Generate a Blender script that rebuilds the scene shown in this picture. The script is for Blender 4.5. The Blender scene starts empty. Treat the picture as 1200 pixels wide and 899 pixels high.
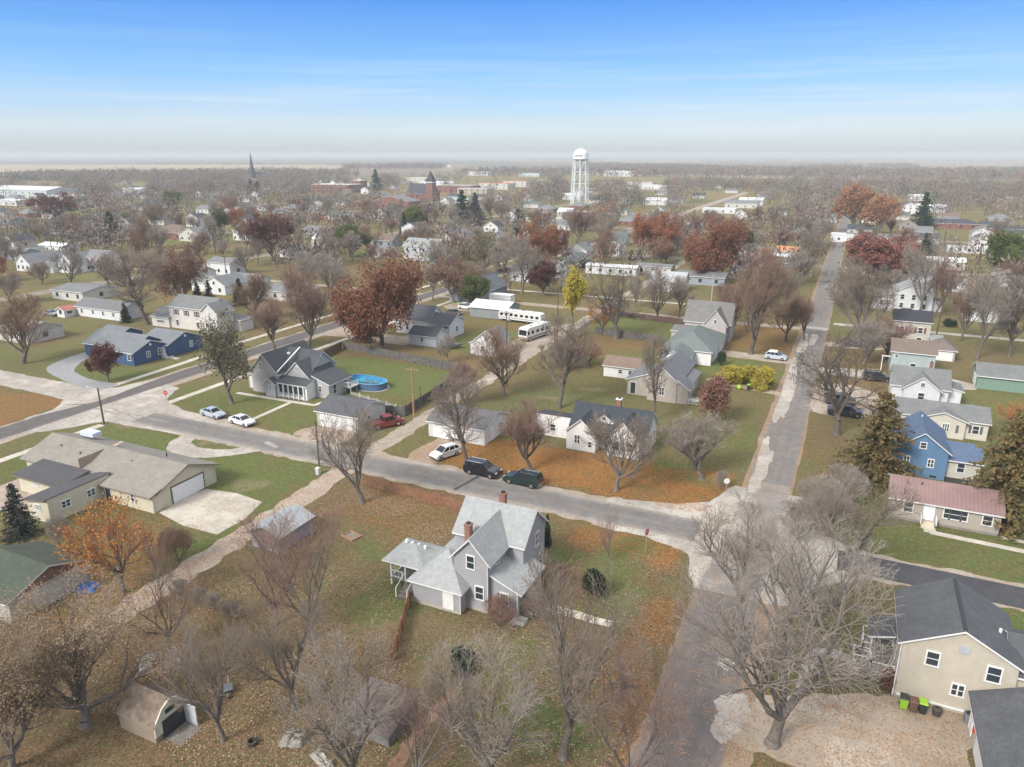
import bpy, math, random
import numpy as np
from mathutils import Vector, Matrix
R=math.radians
random.seed(7)
# ---------------------------------------------------------------- camera maths
F=850.;CX=600.;CY=449.5;CH=42.
P=math.atan((CY-181.)/F); YAW=R(24.8)
def g(px,py,z=0.):
    x=(px-CX)/F; y=-(py-CY)/F
    dy=math.cos(P)+y*math.sin(P); dz=-math.sin(P)+y*math.cos(P)
    t=(z-CH)/dz; X=x*t; Y=dy*t
    c,s=math.cos(YAW),math.sin(YAW)
    return (X*c-Y*s, X*s+Y*c)
def pr(wx,wy,wz=0.):
    c,s=math.cos(YAW),math.sin(YAW)
    X=wx*c+wy*s;Y=-wx*s+wy*c;Z=wz-CH
    d=Y*math.cos(P)-Z*math.sin(P); u=Y*math.sin(P)+Z*math.cos(P)
    if d<=.1: return (-9e3,-9e3,d)
    return (CX+F*X/d, CY-F*u/d, d)
S=bpy.context.scene; COL=S.collection
# ---------------------------------------------------------------- materials
def newmat(name):
    m=bpy.data.materials.new(name); m.use_nodes=True
    nt=m.node_tree; b=nt.nodes['Principled BSDF']
    return m,nt,b
def nd(nt,t,**k):
    n=nt.nodes.new(t)
    for a,v in k.items():
        if a in n.inputs: n.inputs[a].default_value=v
        else: setattr(n,a,v)
    return n
def mixc(nt,fac,a,b,mode='MIX'):
    n=nt.nodes.new('ShaderNodeMix'); n.data_type='RGBA'; n.blend_type=mode
    for i,v in ((0,fac),(6,a),(7,b)):
        if isinstance(v,bpy.types.NodeSocket): nt.links.new(v,n.inputs[i])
        elif i==0: n.inputs[0].default_value=v
        else: n.inputs[i].default_value=(*v,1) if len(v)==3 else v
    return n.outputs[2]
def math_(nt,op,a,b=None,c=None,clamp=False):
    n=nt.nodes.new('ShaderNodeMath'); n.operation=op; n.use_clamp=clamp
    for i,v in enumerate((a,b,c)):
        if v is None: continue
        if isinstance(v,bpy.types.NodeSocket): nt.links.new(v,n.inputs[i])
        else: n.inputs[i].default_value=v
    return n.outputs[0]
def pos(nt,obj=False):
    if obj:
        return nt.nodes.new('ShaderNodeTexCoord').outputs['Object']
    return nt.nodes.new('ShaderNodeNewGeometry').outputs['Position']
def noise(nt,scale,detail=4,rough=.6,vec=None,w=None):
    n=nt.nodes.new('ShaderNodeTexNoise'); n.inputs['Scale'].default_value=scale
    n.inputs['Detail'].default_value=detail; n.inputs['Roughness'].default_value=rough
    nt.links.new(vec if vec is not None else pos(nt),n.inputs['Vector'])
    return n.outputs['Fac']
def ramp(nt,fac,lo,hi):
    n=nt.nodes.new('ShaderNodeMapRange'); n.inputs[1].default_value=lo; n.inputs[2].default_value=hi
    n.clamp=True; nt.links.new(fac,n.inputs[0]); return n.outputs[0]
def scaled(nt,v,s):
    n=nt.nodes.new('ShaderNodeVectorMath'); n.operation='MULTIPLY'
    nt.links.new(v,n.inputs[0]); n.inputs[1].default_value=s; return n.outputs[0]
_mc={}
def plain(col,rough=.75,var=.12,scale=1.2,name='paint'):
    k=('p',col,rough,var,scale)
    if k in _mc: return _mc[k]
    m,nt,b=newmat(name)
    c=tuple(x*(1-var) for x in col); c2=tuple(min(1,x*(1+var)) for x in col)
    f=ramp(nt,noise(nt,scale,5,.65),.3,.7)
    nt.links.new(mixc(nt,f,c,c2),b.inputs['Base Color']); b.inputs['Roughness'].default_value=rough
    _mc[k]=m; return m
def siding(col,period=.2,name='siding'):
    k=('s',col,period)
    if k in _mc: return _mc[k]
    m,nt,b=newmat(name)
    sep=nt.nodes.new('ShaderNodeSeparateXYZ'); nt.links.new(pos(nt),sep.inputs[0])
    fr=math_(nt,'FRACT',math_(nt,'MULTIPLY',sep.outputs[2],1/period))
    line=ramp(nt,fr,.05,.4)
    f=ramp(nt,noise(nt,.9,5,.6),.3,.7)
    base=mixc(nt,f,tuple(x*.9 for x in col),tuple(min(1,x*1.06) for x in col))
    base=mixc(nt,math_(nt,'MULTIPLY_ADD',line,-.36,.36),base,tuple(x*.42 for x in col))
    st=ramp(nt,noise(nt,1,3,.6,scaled(nt,pos(nt),(2.5,2.5,.3))),.52,.8)
    base=mixc(nt,math_(nt,'MULTIPLY',st,.25),base,tuple(x*.6 for x in (col[0],col[1]*.97,col[2]*.9)))
    nt.links.new(base,b.inputs['Base Color']); b.inputs['Roughness'].default_value=.65
    bp=nt.nodes.new('ShaderNodeBump'); bp.inputs['Strength'].default_value=.5; bp.inputs['Distance'].default_value=.02
    nt.links.new(fr,bp.inputs['Height']); nt.links.new(bp.outputs[0],b.inputs['Normal'])
    _mc[k]=m; return m
def shingle(col,name='shingles',var=.25):
    k=('sh',col)
    if k in _mc: return _mc[k]
    m,nt,b=newmat(name)
    sep=nt.nodes.new('ShaderNodeSeparateXYZ'); nt.links.new(pos(nt),sep.inputs[0])
    fr=math_(nt,'FRACT',math_(nt,'MULTIPLY',sep.outputs[2],1/.09))
    line=ramp(nt,fr,0,.4)
    f=ramp(nt,noise(nt,.5,6,.7),.3,.7)
    f2=ramp(nt,noise(nt,5.5,3,.8,scaled(nt,pos(nt),(1,1,3))),.3,.7)
    base=mixc(nt,f,tuple(x*(1-var*.8) for x in col),tuple(x*(1+var*.8) for x in col))
    f3=ramp(nt,noise(nt,2.2,4,.75),.38,.62)
    base=mixc(nt,math_(nt,'MULTIPLY',f3,.5),base,tuple(x*.6 for x in col))
    base=mixc(nt,math_(nt,'MULTIPLY',f2,.6),base,tuple(x*.5 for x in col))
    base=mixc(nt,math_(nt,'MULTIPLY_ADD',line,-.32,.32),base,tuple(x*.5 for x in col))
    st=ramp(nt,noise(nt,1,4,.6,scaled(nt,pos(nt),(.35,.35,1.2))),.55,.75)
    base=mixc(nt,math_(nt,'MULTIPLY',st,.3),base,(col[0]*.62,col[1]*.62,col[2]*.6))
    nt.links.new(base,b.inputs['Base Color']); b.inputs['Roughness'].default_value=.9
    b.inputs['Specular IOR Level'].default_value=.25
    bp=nt.nodes.new('ShaderNodeBump'); bp.inputs['Strength'].default_value=.6; bp.inputs['Distance'].default_value=.03
    nt.links.new(f2,bp.inputs['Height']); nt.links.new(bp.outputs[0],b.inputs['Normal'])
    _mc[k]=m; return m
def ribbed(col,axis=0,period=.45,name='metal_roof',rough=.45):
    k=('rb',col,axis,period)
    if k in _mc: return _mc[k]
    m,nt,b=newmat(name)
    sep=nt.nodes.new('ShaderNodeSeparateXYZ'); nt.links.new(pos(nt),sep.inputs[0])
    fr=math_(nt,'FRACT',math_(nt,'MULTIPLY',sep.outputs[axis],1/period))
    line=ramp(nt,fr,0,.22)
    f=ramp(nt,noise(nt,.6,5,.6),.3,.7)
    base=mixc(nt,f,tuple(x*.85 for x in col),tuple(min(1,x*1.1) for x in col))
    base=mixc(nt,math_(nt,'MULTIPLY_ADD',line,-.4,.4),base,tuple(x*.45 for x in col))
    nt.links.new(base,b.inputs['Base Color']); b.inputs['Roughness'].default_value=rough
    bp=nt.nodes.new('ShaderNodeBump'); bp.inputs['Strength'].default_value=.7; bp.inputs['Distance'].default_value=.04
    nt.links.new(fr,bp.inputs['Height']); nt.links.new(bp.outputs[0],b.inputs['Normal'])
    _mc[k]=m; return m
def brick(col=(.3,.13,.09)):
    k=('br',col)
    if k in _mc: return _mc[k]
    m,nt,b=newmat('brick')
    t=nt.nodes.new('ShaderNodeTexBrick'); t.inputs['Scale'].default_value=1.6
    t.inputs['Color1'].default_value=(*col,1); t.inputs['Color2'].default_value=(*[x*.7 for x in col],1)
    t.inputs['Mortar'].default_value=(.3,.28,.25,1)
    nt.links.new(pos(nt),t.inputs['Vector']); nt.links.new(t.outputs[0],b.inputs['Base Color'])
    b.inputs['Roughness'].default_value=.9
    _mc[k]=m; return m
def gloss(col,rough=.2,metal=0.,name='gloss',coat=0):
    k=('g',col,rough,metal,name)
    if k in _mc: return _mc[k]
    m,nt,b=newmat(name); b.inputs['Base Color'].default_value=(*col,1)
    b.inputs['Roughness'].default_value=rough; b.inputs['Metallic'].default_value=metal
    if coat: b.inputs['Coat Weight'].default_value=coat; b.inputs['Coat Roughness'].default_value=.08
    _mc[k]=m; return m
def leafmat(name,c1,c2,c3=None,sc=.5,rand=.25):
    """leaf colour varies in patches through the crown and a little from tree to tree"""
    m,nt,b=newmat(name)
    f=ramp(nt,noise(nt,sc,3,.6),.35,.65)
    c=mixc(nt,f,c1,c2)
    f2=ramp(nt,noise(nt,sc*7,2,.6),.45,.7)
    c=mixc(nt,math_(nt,'MULTIPLY',f2,.6),c,c3 or tuple(x*1.35 for x in c2))
    oi=nt.nodes.new('ShaderNodeObjectInfo')
    hs=nt.nodes.new('ShaderNodeHueSaturation'); nt.links.new(c,hs.inputs['Color'])
    nt.links.new(math_(nt,'MULTIPLY_ADD',oi.outputs['Random'],rand*2,1-rand),hs.inputs['Value'])
    nt.links.new(hs.outputs[0],b.inputs['Base Color']); b.inputs['Roughness'].default_value=.8
    b.inputs['Specular IOR Level'].default_value=.2
    tr=nt.nodes.new('ShaderNodeBsdfTranslucent'); nt.links.new(hs.outputs[0],tr.inputs[0])
    mx=nt.nodes.new('ShaderNodeMixShader'); mx.inputs[0].default_value=.25
    nt.links.new(b.outputs[0],mx.inputs[1]); nt.links.new(tr.outputs[0],mx.inputs[2])
    nt.links.new(mx.outputs[0],nt.nodes['Material Output'].inputs[0])
    return m
M={}
M['glass']=gloss((.035,.045,.055),.12,name='window_glass')
M['carglass']=gloss((.015,.018,.02),.06,name='car_glass')
M['white']=plain((.72,.72,.70),.5,.06,name='white_trim')
M['dark']=plain((.03,.03,.03),.6,.1)
M['rubber']=gloss((.02,.02,.02),.7,name='rubber')
M['chrome']=gloss((.55,.55,.56),.3,.9,name='rim_metal')
M['conc']=plain((.44,.41,.36),.9,.2,.8,name='concrete')
M['found']=plain((.42,.38,.31),.9,.2,1.5,name='foundation')
M['bark']=plain((.13,.105,.085),.9,.35,3,name='bark')
M['barkgrey']=plain((.165,.14,.118),.9,.3,3,name='bark_grey')
M['wood']=plain((.16,.085,.05),.85,.35,2,name='stained_wood')
M['greywood']=plain((.17,.155,.14),.9,.3,2,name='weathered_wood')
M['polewood']=plain((.10,.075,.055),.9,.2,2,name='pole_wood')
M['newpole']=plain((.36,.2,.11),.9,.2,2,name='new_pole_wood')
M['chim']=brick()
# twigs: colour varies between trees
def twig(name,c1,c2):
    m,nt,b=newmat(name)
    oi=nt.nodes.new('ShaderNodeObjectInfo')
    c=mixc(nt,oi.outputs['Random'],c1,c2)
    f=ramp(nt,noise(nt,.35,2,.5),.35,.65)
    c=mixc(nt,math_(nt,'MULTIPLY',f,.35),c,tuple(x*.6 for x in c1))
    nt.links.new(c,b.inputs['Base Color']); b.inputs['Roughness'].default_value=.85
    b.inputs['Specular IOR Level'].default_value=.2
    return m
M['twig']=twig('twigs',(.29,.235,.19),(.24,.19,.15))
M['twigbrown']=twig('twigs_brown',(.31,.205,.145),(.26,.17,.12))
M['twigred']=twig('twigs_red',(.30,.19,.15),(.26,.165,.13))
M['twigpale']=twig('twigs_pale',(.36,.31,.265),(.31,.265,.225))
# ---------------------------------------------------------------- mesh building
class MB:
    def __init__(s): s.v=[];s.f=[];s.mi=[]
    def poly(s,pts,mi=0):
        n=len(s.v); s.v+= [tuple(p) for p in pts]; s.f.append(tuple(range(n,n+len(pts)))); s.mi.append(mi)
    def box(s,x0,x1,y0,y1,z0,z1,mi=0,top=None):
        n=len(s.v)
        s.v+=[(x0,y0,z0),(x1,y0,z0),(x1,y1,z0),(x0,y1,z0),(x0,y0,z1),(x1,y0,z1),(x1,y1,z1),(x0,y1,z1)]
        fs=[(3,2,1,0),(4,5,6,7),(0,1,5,4),(1,2,6,5),(2,3,7,6),(3,0,4,7)]
        for i,f in enumerate(fs): s.f.append(tuple(n+a for a in f)); s.mi.append(top if (i==1 and top is not None) else mi)
    def prism(s,prof,a0,a1,axis,mi=0,mis=None):
        """prof: closed list of (u,z) extruded along axis ('x' or 'y') from a0 to a1"""
        n=len(s.v);k=len(prof)
        for a in (a0,a1):
            for (u,z) in prof: s.v.append((a,u,z) if axis=='x' else (u,a,z))
        for i in range(k):
            j=(i+1)%k
            f=(n+i,n+j,n+k+j,n+k+i)
            s.f.append(f); s.mi.append(mis[i] if mis else mi)
        s.f.append(tuple(n+i for i in range(k))); s.mi.append(mis[-1] if mis else mi)
        s.f.append(tuple(n+k+i for i in range(k))); s.mi.append(mis[-1] if mis else mi)
    def tube(s,p0,p1,r0,r1,n=6,mi=0,cap=True):
        p0=Vector(p0);p1=Vector(p1);d=(p1-p0)
        if d.length<1e-6: return
        d.normalize(); a=d.orthogonal().normalized(); b=d.cross(a); k=len(s.v)
        for p,r in ((p0,r0),(p1,r1)):
            for i in range(n):
                t=2*math.pi*i/n; q=p+a*(r*math.cos(t))+b*(r*math.sin(t)); s.v.append(tuple(q))
        for i in range(n):
            j=(i+1)%n; s.f.append((k+i,k+j,k+n+j,k+n+i)); s.mi.append(mi)
        if cap:
            s.f.append(tuple(k+i for i in range(n))); s.mi.append(mi)
            s.f.append(tuple(k+n+i for i in range(n))); s.mi.append(mi)
    def lathe(s,prof,cx=0,cy=0,n=24,mi=0):
        k=len(s.v)
        for r,z in prof:
            for i in range(n):
                t=2*math.pi*i/n; s.v.append((cx+r*math.cos(t),cy+r*math.sin(t),z))
        for q in range(len(prof)-1):
            for i in range(n):
                j=(i+1)%n; s.f.append((k+q*n+i,k+q*n+j,k+(q+1)*n+j,k+(q+1)*n+i)); s.mi.append(mi)
    def build(s,name,mats,parent=None,loc=None,smooth=False,link=True,fix=True):
        me=bpy.data.meshes.new(name); me.from_pydata(s.v,[],s.f)
        if not isinstance(mats,(list,tuple)): mats=[mats]
        for m in mats: me.materials.append(m)
        me.polygons.foreach_set('material_index',s.mi)
        if smooth: me.polygons.foreach_set('use_smooth',[True]*len(s.f))
        if fix:
            import bmesh
            bm=bmesh.new(); bm.from_mesh(me); bmesh.ops.recalc_face_normals(bm,faces=bm.faces); bm.to_mesh(me); bm.free()
        me.update()
        if not link: return me
        o=bpy.data.objects.new(name,me); COL.objects.link(o)
        if parent: o.parent=parent
        if loc: o.location=loc
        return o
NOUNS=[]   # landmarks for telling trees apart: (px,py,phrase)
def thing(name,label,cat,loc,rz=0,group=None):
    o=bpy.data.objects.new(name,None); COL.objects.link(o); o.location=loc; o.rotation_euler=(0,0,rz)
    o.empty_display_size=.2
    o['label']=label; o['category']=cat
    if group: o['group']=group
    return o
def tag(o,label=None,cat=None,group=None,kind=None):
    if label: o['label']=label
    if cat: o['category']=cat
    if group: o['group']=group
    if kind: o['kind']=kind
    return o
HOUSES=[]  # occupied rectangles
# ---------------------------------------------------------------- houses
def roof_on(mb,x0,x1,y0,y1,e,r,ty,o=.4,t=.16):
    """adds a roof with thickness; material 0 = covering, 1 = fascia/trim"""
    if ty in 'xy':
        a0,a1,b0,b1=(x0,x1,y0,y1) if ty=='x' else (y0,y1,x0,x1)
        c=(b0+b1)/2; s=(r-e)/((b1-b0)/2); lo=e-o*s
        prof=[(b0-o,lo),(c,r),(b1+o,lo),(b1+o,lo+t),(c,r+t),(b0-o,lo+t)]
        n=len(mb.v)
        for a in (a0-o*.8,a1+o*.8):
            for (u,z) in prof: mb.v.append((a,u,z) if ty=='x' else (u,a,z))
        for i in range(6):
            j=(i+1)%6; mb.f.append((n+i,n+j,n+6+j,n+6+i)); mb.mi.append(0 if i in (3,4) else 1)
        for k in (0,6):
            mb.f.append((n+k,n+k+1,n+k+4,n+k+5)); mb.mi.append(1)
            mb.f.append((n+k+1,n+k+2,n+k+3,n+k+4)); mb.mi.append(1)
    elif ty=='hip':
        w,l=x1-x0+2*o,y1-y0+2*o
        s=(r-e)/(min(x1-x0,y1-y0)/2); lo=e-o*s
        X0,X1,Y0,Y1=x0-o,x1+o,y0-o,y1+o
        if w>=l: ra=(X0+l/2,(Y0+Y1)/2,r+t); rb=(X1-l/2+.001,(Y0+Y1)/2,r+t)
        else: ra=((X0+X1)/2,Y0+w/2,r+t); rb=((X0+X1)/2,Y1-w/2+.001,r+t)
        c=[(X0,Y0,lo+t),(X1,Y0,lo+t),(X1,Y1,lo+t),(X0,Y1,lo+t)]
        if w>=l:
            mb.poly([c[0],c[1],rb,ra]);mb.poly([c[2],c[3],ra,rb]);mb.poly([c[1],c[2],rb]);mb.poly([c[3],c[0],ra])
        else:
            mb.poly([c[0],c[1],ra]);mb.poly([c[1],c[2],rb,ra]);mb.poly([c[2],c[3],rb]);mb.poly([c[3],c[0],ra,rb])
        d=[(a,b,lo) for a,b,_ in c]
        for i in range(4):
            j=(i+1)%4; mb.poly([d[i],d[j],c[j],c[i]],1)
        mb.poly([d[3],d[2],d[1],d[0]],1)
    elif ty in('sN','sS','sE','sW'):   # shed, high side named
        if ty in('sN','sS'):
            s=(r-e)/(y1-y0)
            if ty=='sN': prof=[(y0-o,e-o*s),(y1,r),(y1,r+t),(y0-o,e-o*s+t)]
            else: prof=[(y1+o,e-o*s),(y0,r),(y0,r+t),(y1+o,e-o*s+t)]
            mb.prism(prof,x0-o*.6,x1+o*.6,'x',mis=[1,1,0,1,1])
        else:
            s=(r-e)/(x1-x0)
            if ty=='sE': prof=[(x0-o,e-o*s),(x1,r),(x1,r+t),(x0-o,e-o*s+t)]
            else: prof=[(x1+o,e-o*s),(x0,r),(x0,r+t),(x1+o,e-o*s+t)]
            mb.prism(prof,y0-o*.6,y1+o*.6,'y',mis=[1,1,0,1,1])
    else: # flat
        mb.box(x0-o*.3,x1+o*.3,y0-o*.3,y1+o*.3,e,e+t,1,top=0)
def walls_on(mb,x0,x1,y0,y1,e,r,ty,z0=0):
    if ty=='x':
        c=(y0+y1)/2; mb.prism([(y0,z0),(y1,z0),(y1,e),(c,r-.03),(y0,e)],x0,x1,'x')
    elif ty=='y':
        c=(x0+x1)/2; mb.prism([(x0,z0),(x1,z0),(x1,e),(c,r-.03),(x0,e)],y0,y1,'y')
    elif ty=='sN': mb.prism([(y0,z0),(y1,z0),(y1,r),(y0,e)],x0,x1,'x')
    elif ty=='sS': mb.prism([(y0,z0),(y1,z0),(y1,e),(y0,r)],x0,x1,'x')
    elif ty=='sE': mb.prism([(x0,z0),(x1,z0),(x1,r),(x0,e)],y0,y1,'y')
    elif ty=='sW': mb.prism([(x0,z0),(x1,z0),(x1,e),(x0,r)],y0,y1,'y')
    else: mb.box(x0,x1,y0,y1,z0,e-.02)
def face_box(mb,side,B,c,z0,z1,w,d0,d1,mi=0):
    """box lying on wall `side` of block B, centred at c along the wall, from d0 to d1 proud of it"""
    x0,x1,y0,y1=B[:4]
    if side=='S': mb.box(c-w/2,c+w/2,y0-d1,y0-d0,z0,z1,mi)
    if side=='N': mb.box(c-w/2,c+w/2,y1+d0,y1+d1,z0,z1,mi)
    if side=='E': mb.box(x1+d0,x1+d1,c-w/2,c+w/2,z0,z1,mi)
    if side=='W': mb.box(x0-d1,x0-d0,c-w/2,c+w/2,z0,z1,mi)
def window(par,side,B,c,z,w=.9,h=1.3,detail=True,trim=None,n=1):
    """z = centre height. n sashes side by side. frame mesh > pane"""
    fr=MB(); pn=MB(); t=.11
    face_box(fr,side,B,c,z+h/2,z+h/2+t*1.2,w+2*t,.004,.07); face_box(fr,side,B,c,z-h/2-t,z-h/2,w+2.6*t,.004,.09)
    for i in range(n+1):
        face_box(fr,side,B,c-w/2-t/2+i*(w+t)/n,z-h/2,z+h/2,t,.004,.07)
    if detail: face_box(fr,side,B,c,z-.03,z+.03,w,.03,.055)
    face_box(pn,side,B,c,z-h/2,z+h/2,w,.008,.032)
    f=fr.build('window',trim or M['white'],par); pn.build('pane',M['glass'],f)
    return f
def door(par,side,B,c,w=.95,h=2.05,z0=.25,mat=None,trim=None,name='door'):
    d=MB(); face_box(d,side,B,c,z0,z0+h,w,.004,.05)
    for k in (.25,.62): face_box(d,side,B,c,z0+h*k,z0+h*(k+.25),w*.6,.05,.065)
    o=d.build(name,mat or M['white'],par)
    f=MB(); t=.1
    face_box(f,side,B,c-w/2-t/2,z0,z0+h+t,t,.004,.07);face_box(f,side,B,c+w/2+t/2,z0,z0+h+t,t,.004,.07);face_box(f,side,B,c,z0+h,z0+h+t,w,.004,.07)
    f.build('door_frame',trim or M['white'],o)
    return o
def garage_door(par,side,B,c,w=4.8,h=2.1,mat=None,z0=.02):
    d=MB(); n=4
    for i in range(n):
        face_box(d,side,B,c,z0+h*i/n+.02,z0+h*(i+1)/n-.01,w,.004,.06)
    face_box(d,side,B,c,z0,z0+h,w-.04,.004,.03)
    return d.build('garage_door',mat or plain((.78,.78,.76),.45,.05),par)
def chimney(roof,x,y,z0,z1,w=.6,mat=None):
    m=MB(); m.box(x-w/2,x+w/2,y-w/2,y+w/2,z0,z1,0); m.box(x-w/2-.06,x+w/2+.06,y-w/2-.06,y+w/2+.06,z1,z1+.12,0)
    m.box(x-w*.28,x+w*.28,y-w*.28,y+w*.28,z1+.12,z1+.3,1)
    return m.build('chimney',[mat or M['chim'],M['dark']],roof)
def house(name,label,cat,blocks,wall,roofm,trim=None,fnd=None,group=None,over=.4,noun=None,rot=0):
    """blocks: (x0,x1,y0,y1,eave,ridge,type[,wall[,roof]]) in world metres"""
    trim=trim or M['white']
    bx=(min(b[0] for b in blocks)+max(b[1] for b in blocks))/2; by=min(b[2] for b in blocks)
    root=thing(name,label,cat,(bx,by,0),0,group)
    loc=[]
    fm=MB()
    rf=None; wl=None
    byw={}; byr={}
    for b in blocks:
        c=(b[0]-bx,b[1]-bx,b[2]-by,b[3]-by)+tuple(b[4:]); loc.append(c)
        w=b[7] if len(b)>7 and b[7] else wall; r=b[8] if len(b)>8 and b[8] else roofm
        walls_on(byw.setdefault(w.name,(MB(),w))[0],*c[:7],z0=.3 if fnd else 0)
        roof_on(byr.setdefault(r.name,(MB(),r))[0],*c[:7],o=over)
        if fnd: fm.box(c[0]+.02,c[1]-.02,c[2]+.02,c[3]-.02,-.02,.3)
        HOUSES.append((b[0]-1,b[1]+1,b[2]-1,b[3]+1))
    for mb,w in byw.values():
        x=mb.build('wall',w,root); wl=wl or x
    for mb,r in byr.values():
        x=mb.build('roof',[r,trim],root); rf=rf or x
    if fnd: fm.build('foundation',fnd,root)
    root2=(root,rf,loc,bx,by)
    if noun:
        q=pr(bx,by,2); NOUNS.append((q[0],q[1],noun))
    return root2
def mh(px,py,w,d,e,r,ty,wall,roofm,label,cat='house',name='house',noun=None,nw=3,extra=None,z2=False,trim=None,group=None):
    """mid-distance house anchored at the foot of its south wall"""
    x,y=g(px,py)
    bl=[(x-w/2,x+w/2,y,y+d,e,r,ty)]
    if extra: # wing: dx0,dx1,dy0,dy1,e,r,ty
        for q in extra: bl.append((x+q[0],x+q[1],y+q[2],y+q[3])+tuple(q[4:]))
    H=house(name,label,cat,bl,wall,roofm,trim,None,group,noun=noun)
    B=H[2][0]
    for i in range(nw):
        c=B[0]+(i+.5)*w/nw
        mb=MB(); face_box(mb,'S',B,c,.9,2.1,1.0,.004,.05); o=mb.build('window',M['glass'],H[0])
        if z2 or (e>4.5):
            mb=MB(); face_box(mb,'S',B,c,3.5,4.7,1.0,.004,.05); mb.build('window',M['glass'],H[0])
    mb=MB(); face_box(mb,'E',B,(B[2]+B[3])/2,.9,2.1,1.2,.004,.05); mb.build('window',M['glass'],H[0])
    if ty=='y' and r-e>1.8:
        mb=MB(); face_box(mb,'S',B,(B[0]+B[1])/2,e+.1,e+1,.8,.004,.05); mb.build('window',M['glass'],H[0])
    return H
# ---------------------------------------------------------------- ground
def vnoise(X,Y,s,seed=0):
    rs=np.random.RandomState(seed); G=rs.rand(256,256)
    x=X/s+1000.;y=Y/s+1000.
    xi=np.floor(x).astype(int);yi=np.floor(y).astype(int);fx=x-xi;fy=y-yi
    fx=fx*fx*(3-2*fx);fy=fy*fy*(3-2*fy)
    a=G[xi%256,yi%256];b=G[(xi+1)%256,yi%256];c=G[xi%256,(yi+1)%256];d=G[(xi+1)%256,(yi+1)%256]
    return (a*(1-fx)+b*fx)*(1-fy)+(c*(1-fx)+d*fx)*fy
def fbm(X,Y,s,seed=0):
    return (vnoise(X,Y,s,seed)*.5+vnoise(X,Y,s/2.1,seed+1)*.28+vnoise(X,Y,s/4.3,seed+2)*.15+vnoise(X,Y,s/9,seed+3)*.07)
def axis_pts(a,b,step,lo,hi,gr=1.035):
    c=list(np.arange(a,b+.01,step)); s=step; x=a
    left=[]
    while x>lo: s*=gr; x-=s; left.append(x)
    s=step; x=c[-1]; right=[]
    while x<hi: s*=gr; x+=s; right.append(x)
    return np.array(left[::-1]+c+right)
def ground():
    xs=axis_pts(-165,45,.65,-16000,16000,1.03); ys=axis_pts(22,240,.65,-400,18000,1.03)
    X,Y=np.meshgrid(xs,ys); n=X.size
    nx,ny=len(xs),len(ys)
    co=np.zeros((n,3),np.float32); co[:,0]=X.ravel(); co[:,1]=Y.ravel()
    me=bpy.data.meshes.new('ground'); nf=(nx-1)*(ny-1)
    me.vertices.add(n); me.loops.add(nf*4); me.polygons.add(nf)
    me.vertices.foreach_set('co',co.ravel())
    i=np.arange(nx-1);j=np.arange(ny-1); I,J=np.meshgrid(i,j); a=(J*nx+I).ravel()
    q=np.stack([a,a+1,a+1+nx,a+nx],1).astype(np.int32)
    me.loops.foreach_set('vertex_index',q.ravel()); me.polygons.foreach_set('loop_start',np.arange(nf)*4)
    me.polygons.foreach_set('loop_total',np.full(nf,4))
    me.update()
    # fields: green, leaf, orange, soil
    wx=X+ (fbm(X,Y,6,11)-.5)*7; wy=Y+(fbm(X,Y,6,21)-.5)*7
    green=.46+ (fbm(X,Y,22,31)-.5)*1.0; leaf=.34+(fbm(X,Y,18,41)-.5)*.8; orange=.22+(fbm(X,Y,30,51)-.5)*.9; soil=np.zeros_like(X)
    Fd={'g':green,'l':leaf,'o':orange,'s':soil}
    def rect(k,x0,x1,y0,y1,v,soft=2.,amt=1.):
        w=np.clip((wx-x0)/soft+.5,0,1)*np.clip((x1-wx)/soft+.5,0,1)*np.clip((wy-y0)/soft+.5,0,1)*np.clip((y1-wy)/soft+.5,0,1)*amt
        Fd[k]=Fd[k]*(1-w)+v*w
    def ell(k,px,py,rx,ry,v,amt=1.,world=False):
        cx,cy=(px,py) if world else g(px,py)
        d=np.sqrt(((wx-cx)/rx)**2+((wy-cy)/ry)**2); w=np.clip((1.25-d)/.5,0,1)*amt
        Fd[k]=Fd[k]*(1-w)+v*w
    # block south of the cross street, west of main road (foreground yard)
    rect('l',-60,-9,20,74,.56,4); rect('g',-60,-9,20,74,.4,4); rect('o',-60,-9,20,74,.08,5)
    rect('l',-60,-30,18,48,.8,5)
    for px,py,rx,ry in ((480,610,5,3.5),(465,690,3.5,5),(720,690,3,6),(665,650,3,3),(600,760,2.5,4),(640,850,3,3),(440,650,3,2),(575,600,2,2)):
        ell('g',px,py,rx,ry,.85,.8); ell('l',px,py,rx,ry,.12,.85)
    ell('l',560,770,6,4,.35,.8); ell('g',560,770,7,4,.5,.6)
    rect('o',-55,-38,62,73,.3,3); rect('l',-58,-38,62,74,.85,3)
    rect('l',-25,-12,68,74.2,.95,1.5); rect('o',-25,-12,68,74.5,.75,1.5)
    ell('g',735,650,3,4,.8,.8); ell('l',735,650,3,4,.2,.7)
    rect('l',-13,-9.5,35,62,.95,1.5); rect('o',-13,-9.5,35,62,.62,1.5)
    # orange lawn north of the cross street
    rect('l',-50,-10,81.5,95,.9,2.5); rect('o',-50,-10,81.5,95,.95,2.5); rect('g',-52,-9,81,185,.55,3)
    ell('l',840,520,5,9,.18); ell('g',850,500,5,12,.8); ell('l',795,555,4,3,.3,.8); ell('g',800,550,4,3,.8,.8)
    rect('o',-24,-10,82,88,.7,2); rect('l',-26,-10,82,88,.85,2)
    rect('l',-59,-12,97,120,.38,5); rect('l',-54,-35,104,120,.12,3); ell('g',700,455,7,6,.95,.9); ell('g',590,470,8,7,.7,.6)
    rect('g',-58,-42,95,101,.6,2)
    rect('l',-58,-36,120,135,.5,3); rect('g',-40,-15,140,160,.85,4); rect('l',-40,-15,140,160,.15,4)
    ell('g',890,440,5,5,1.);ell('l',890,440,5,5,.08)
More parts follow.
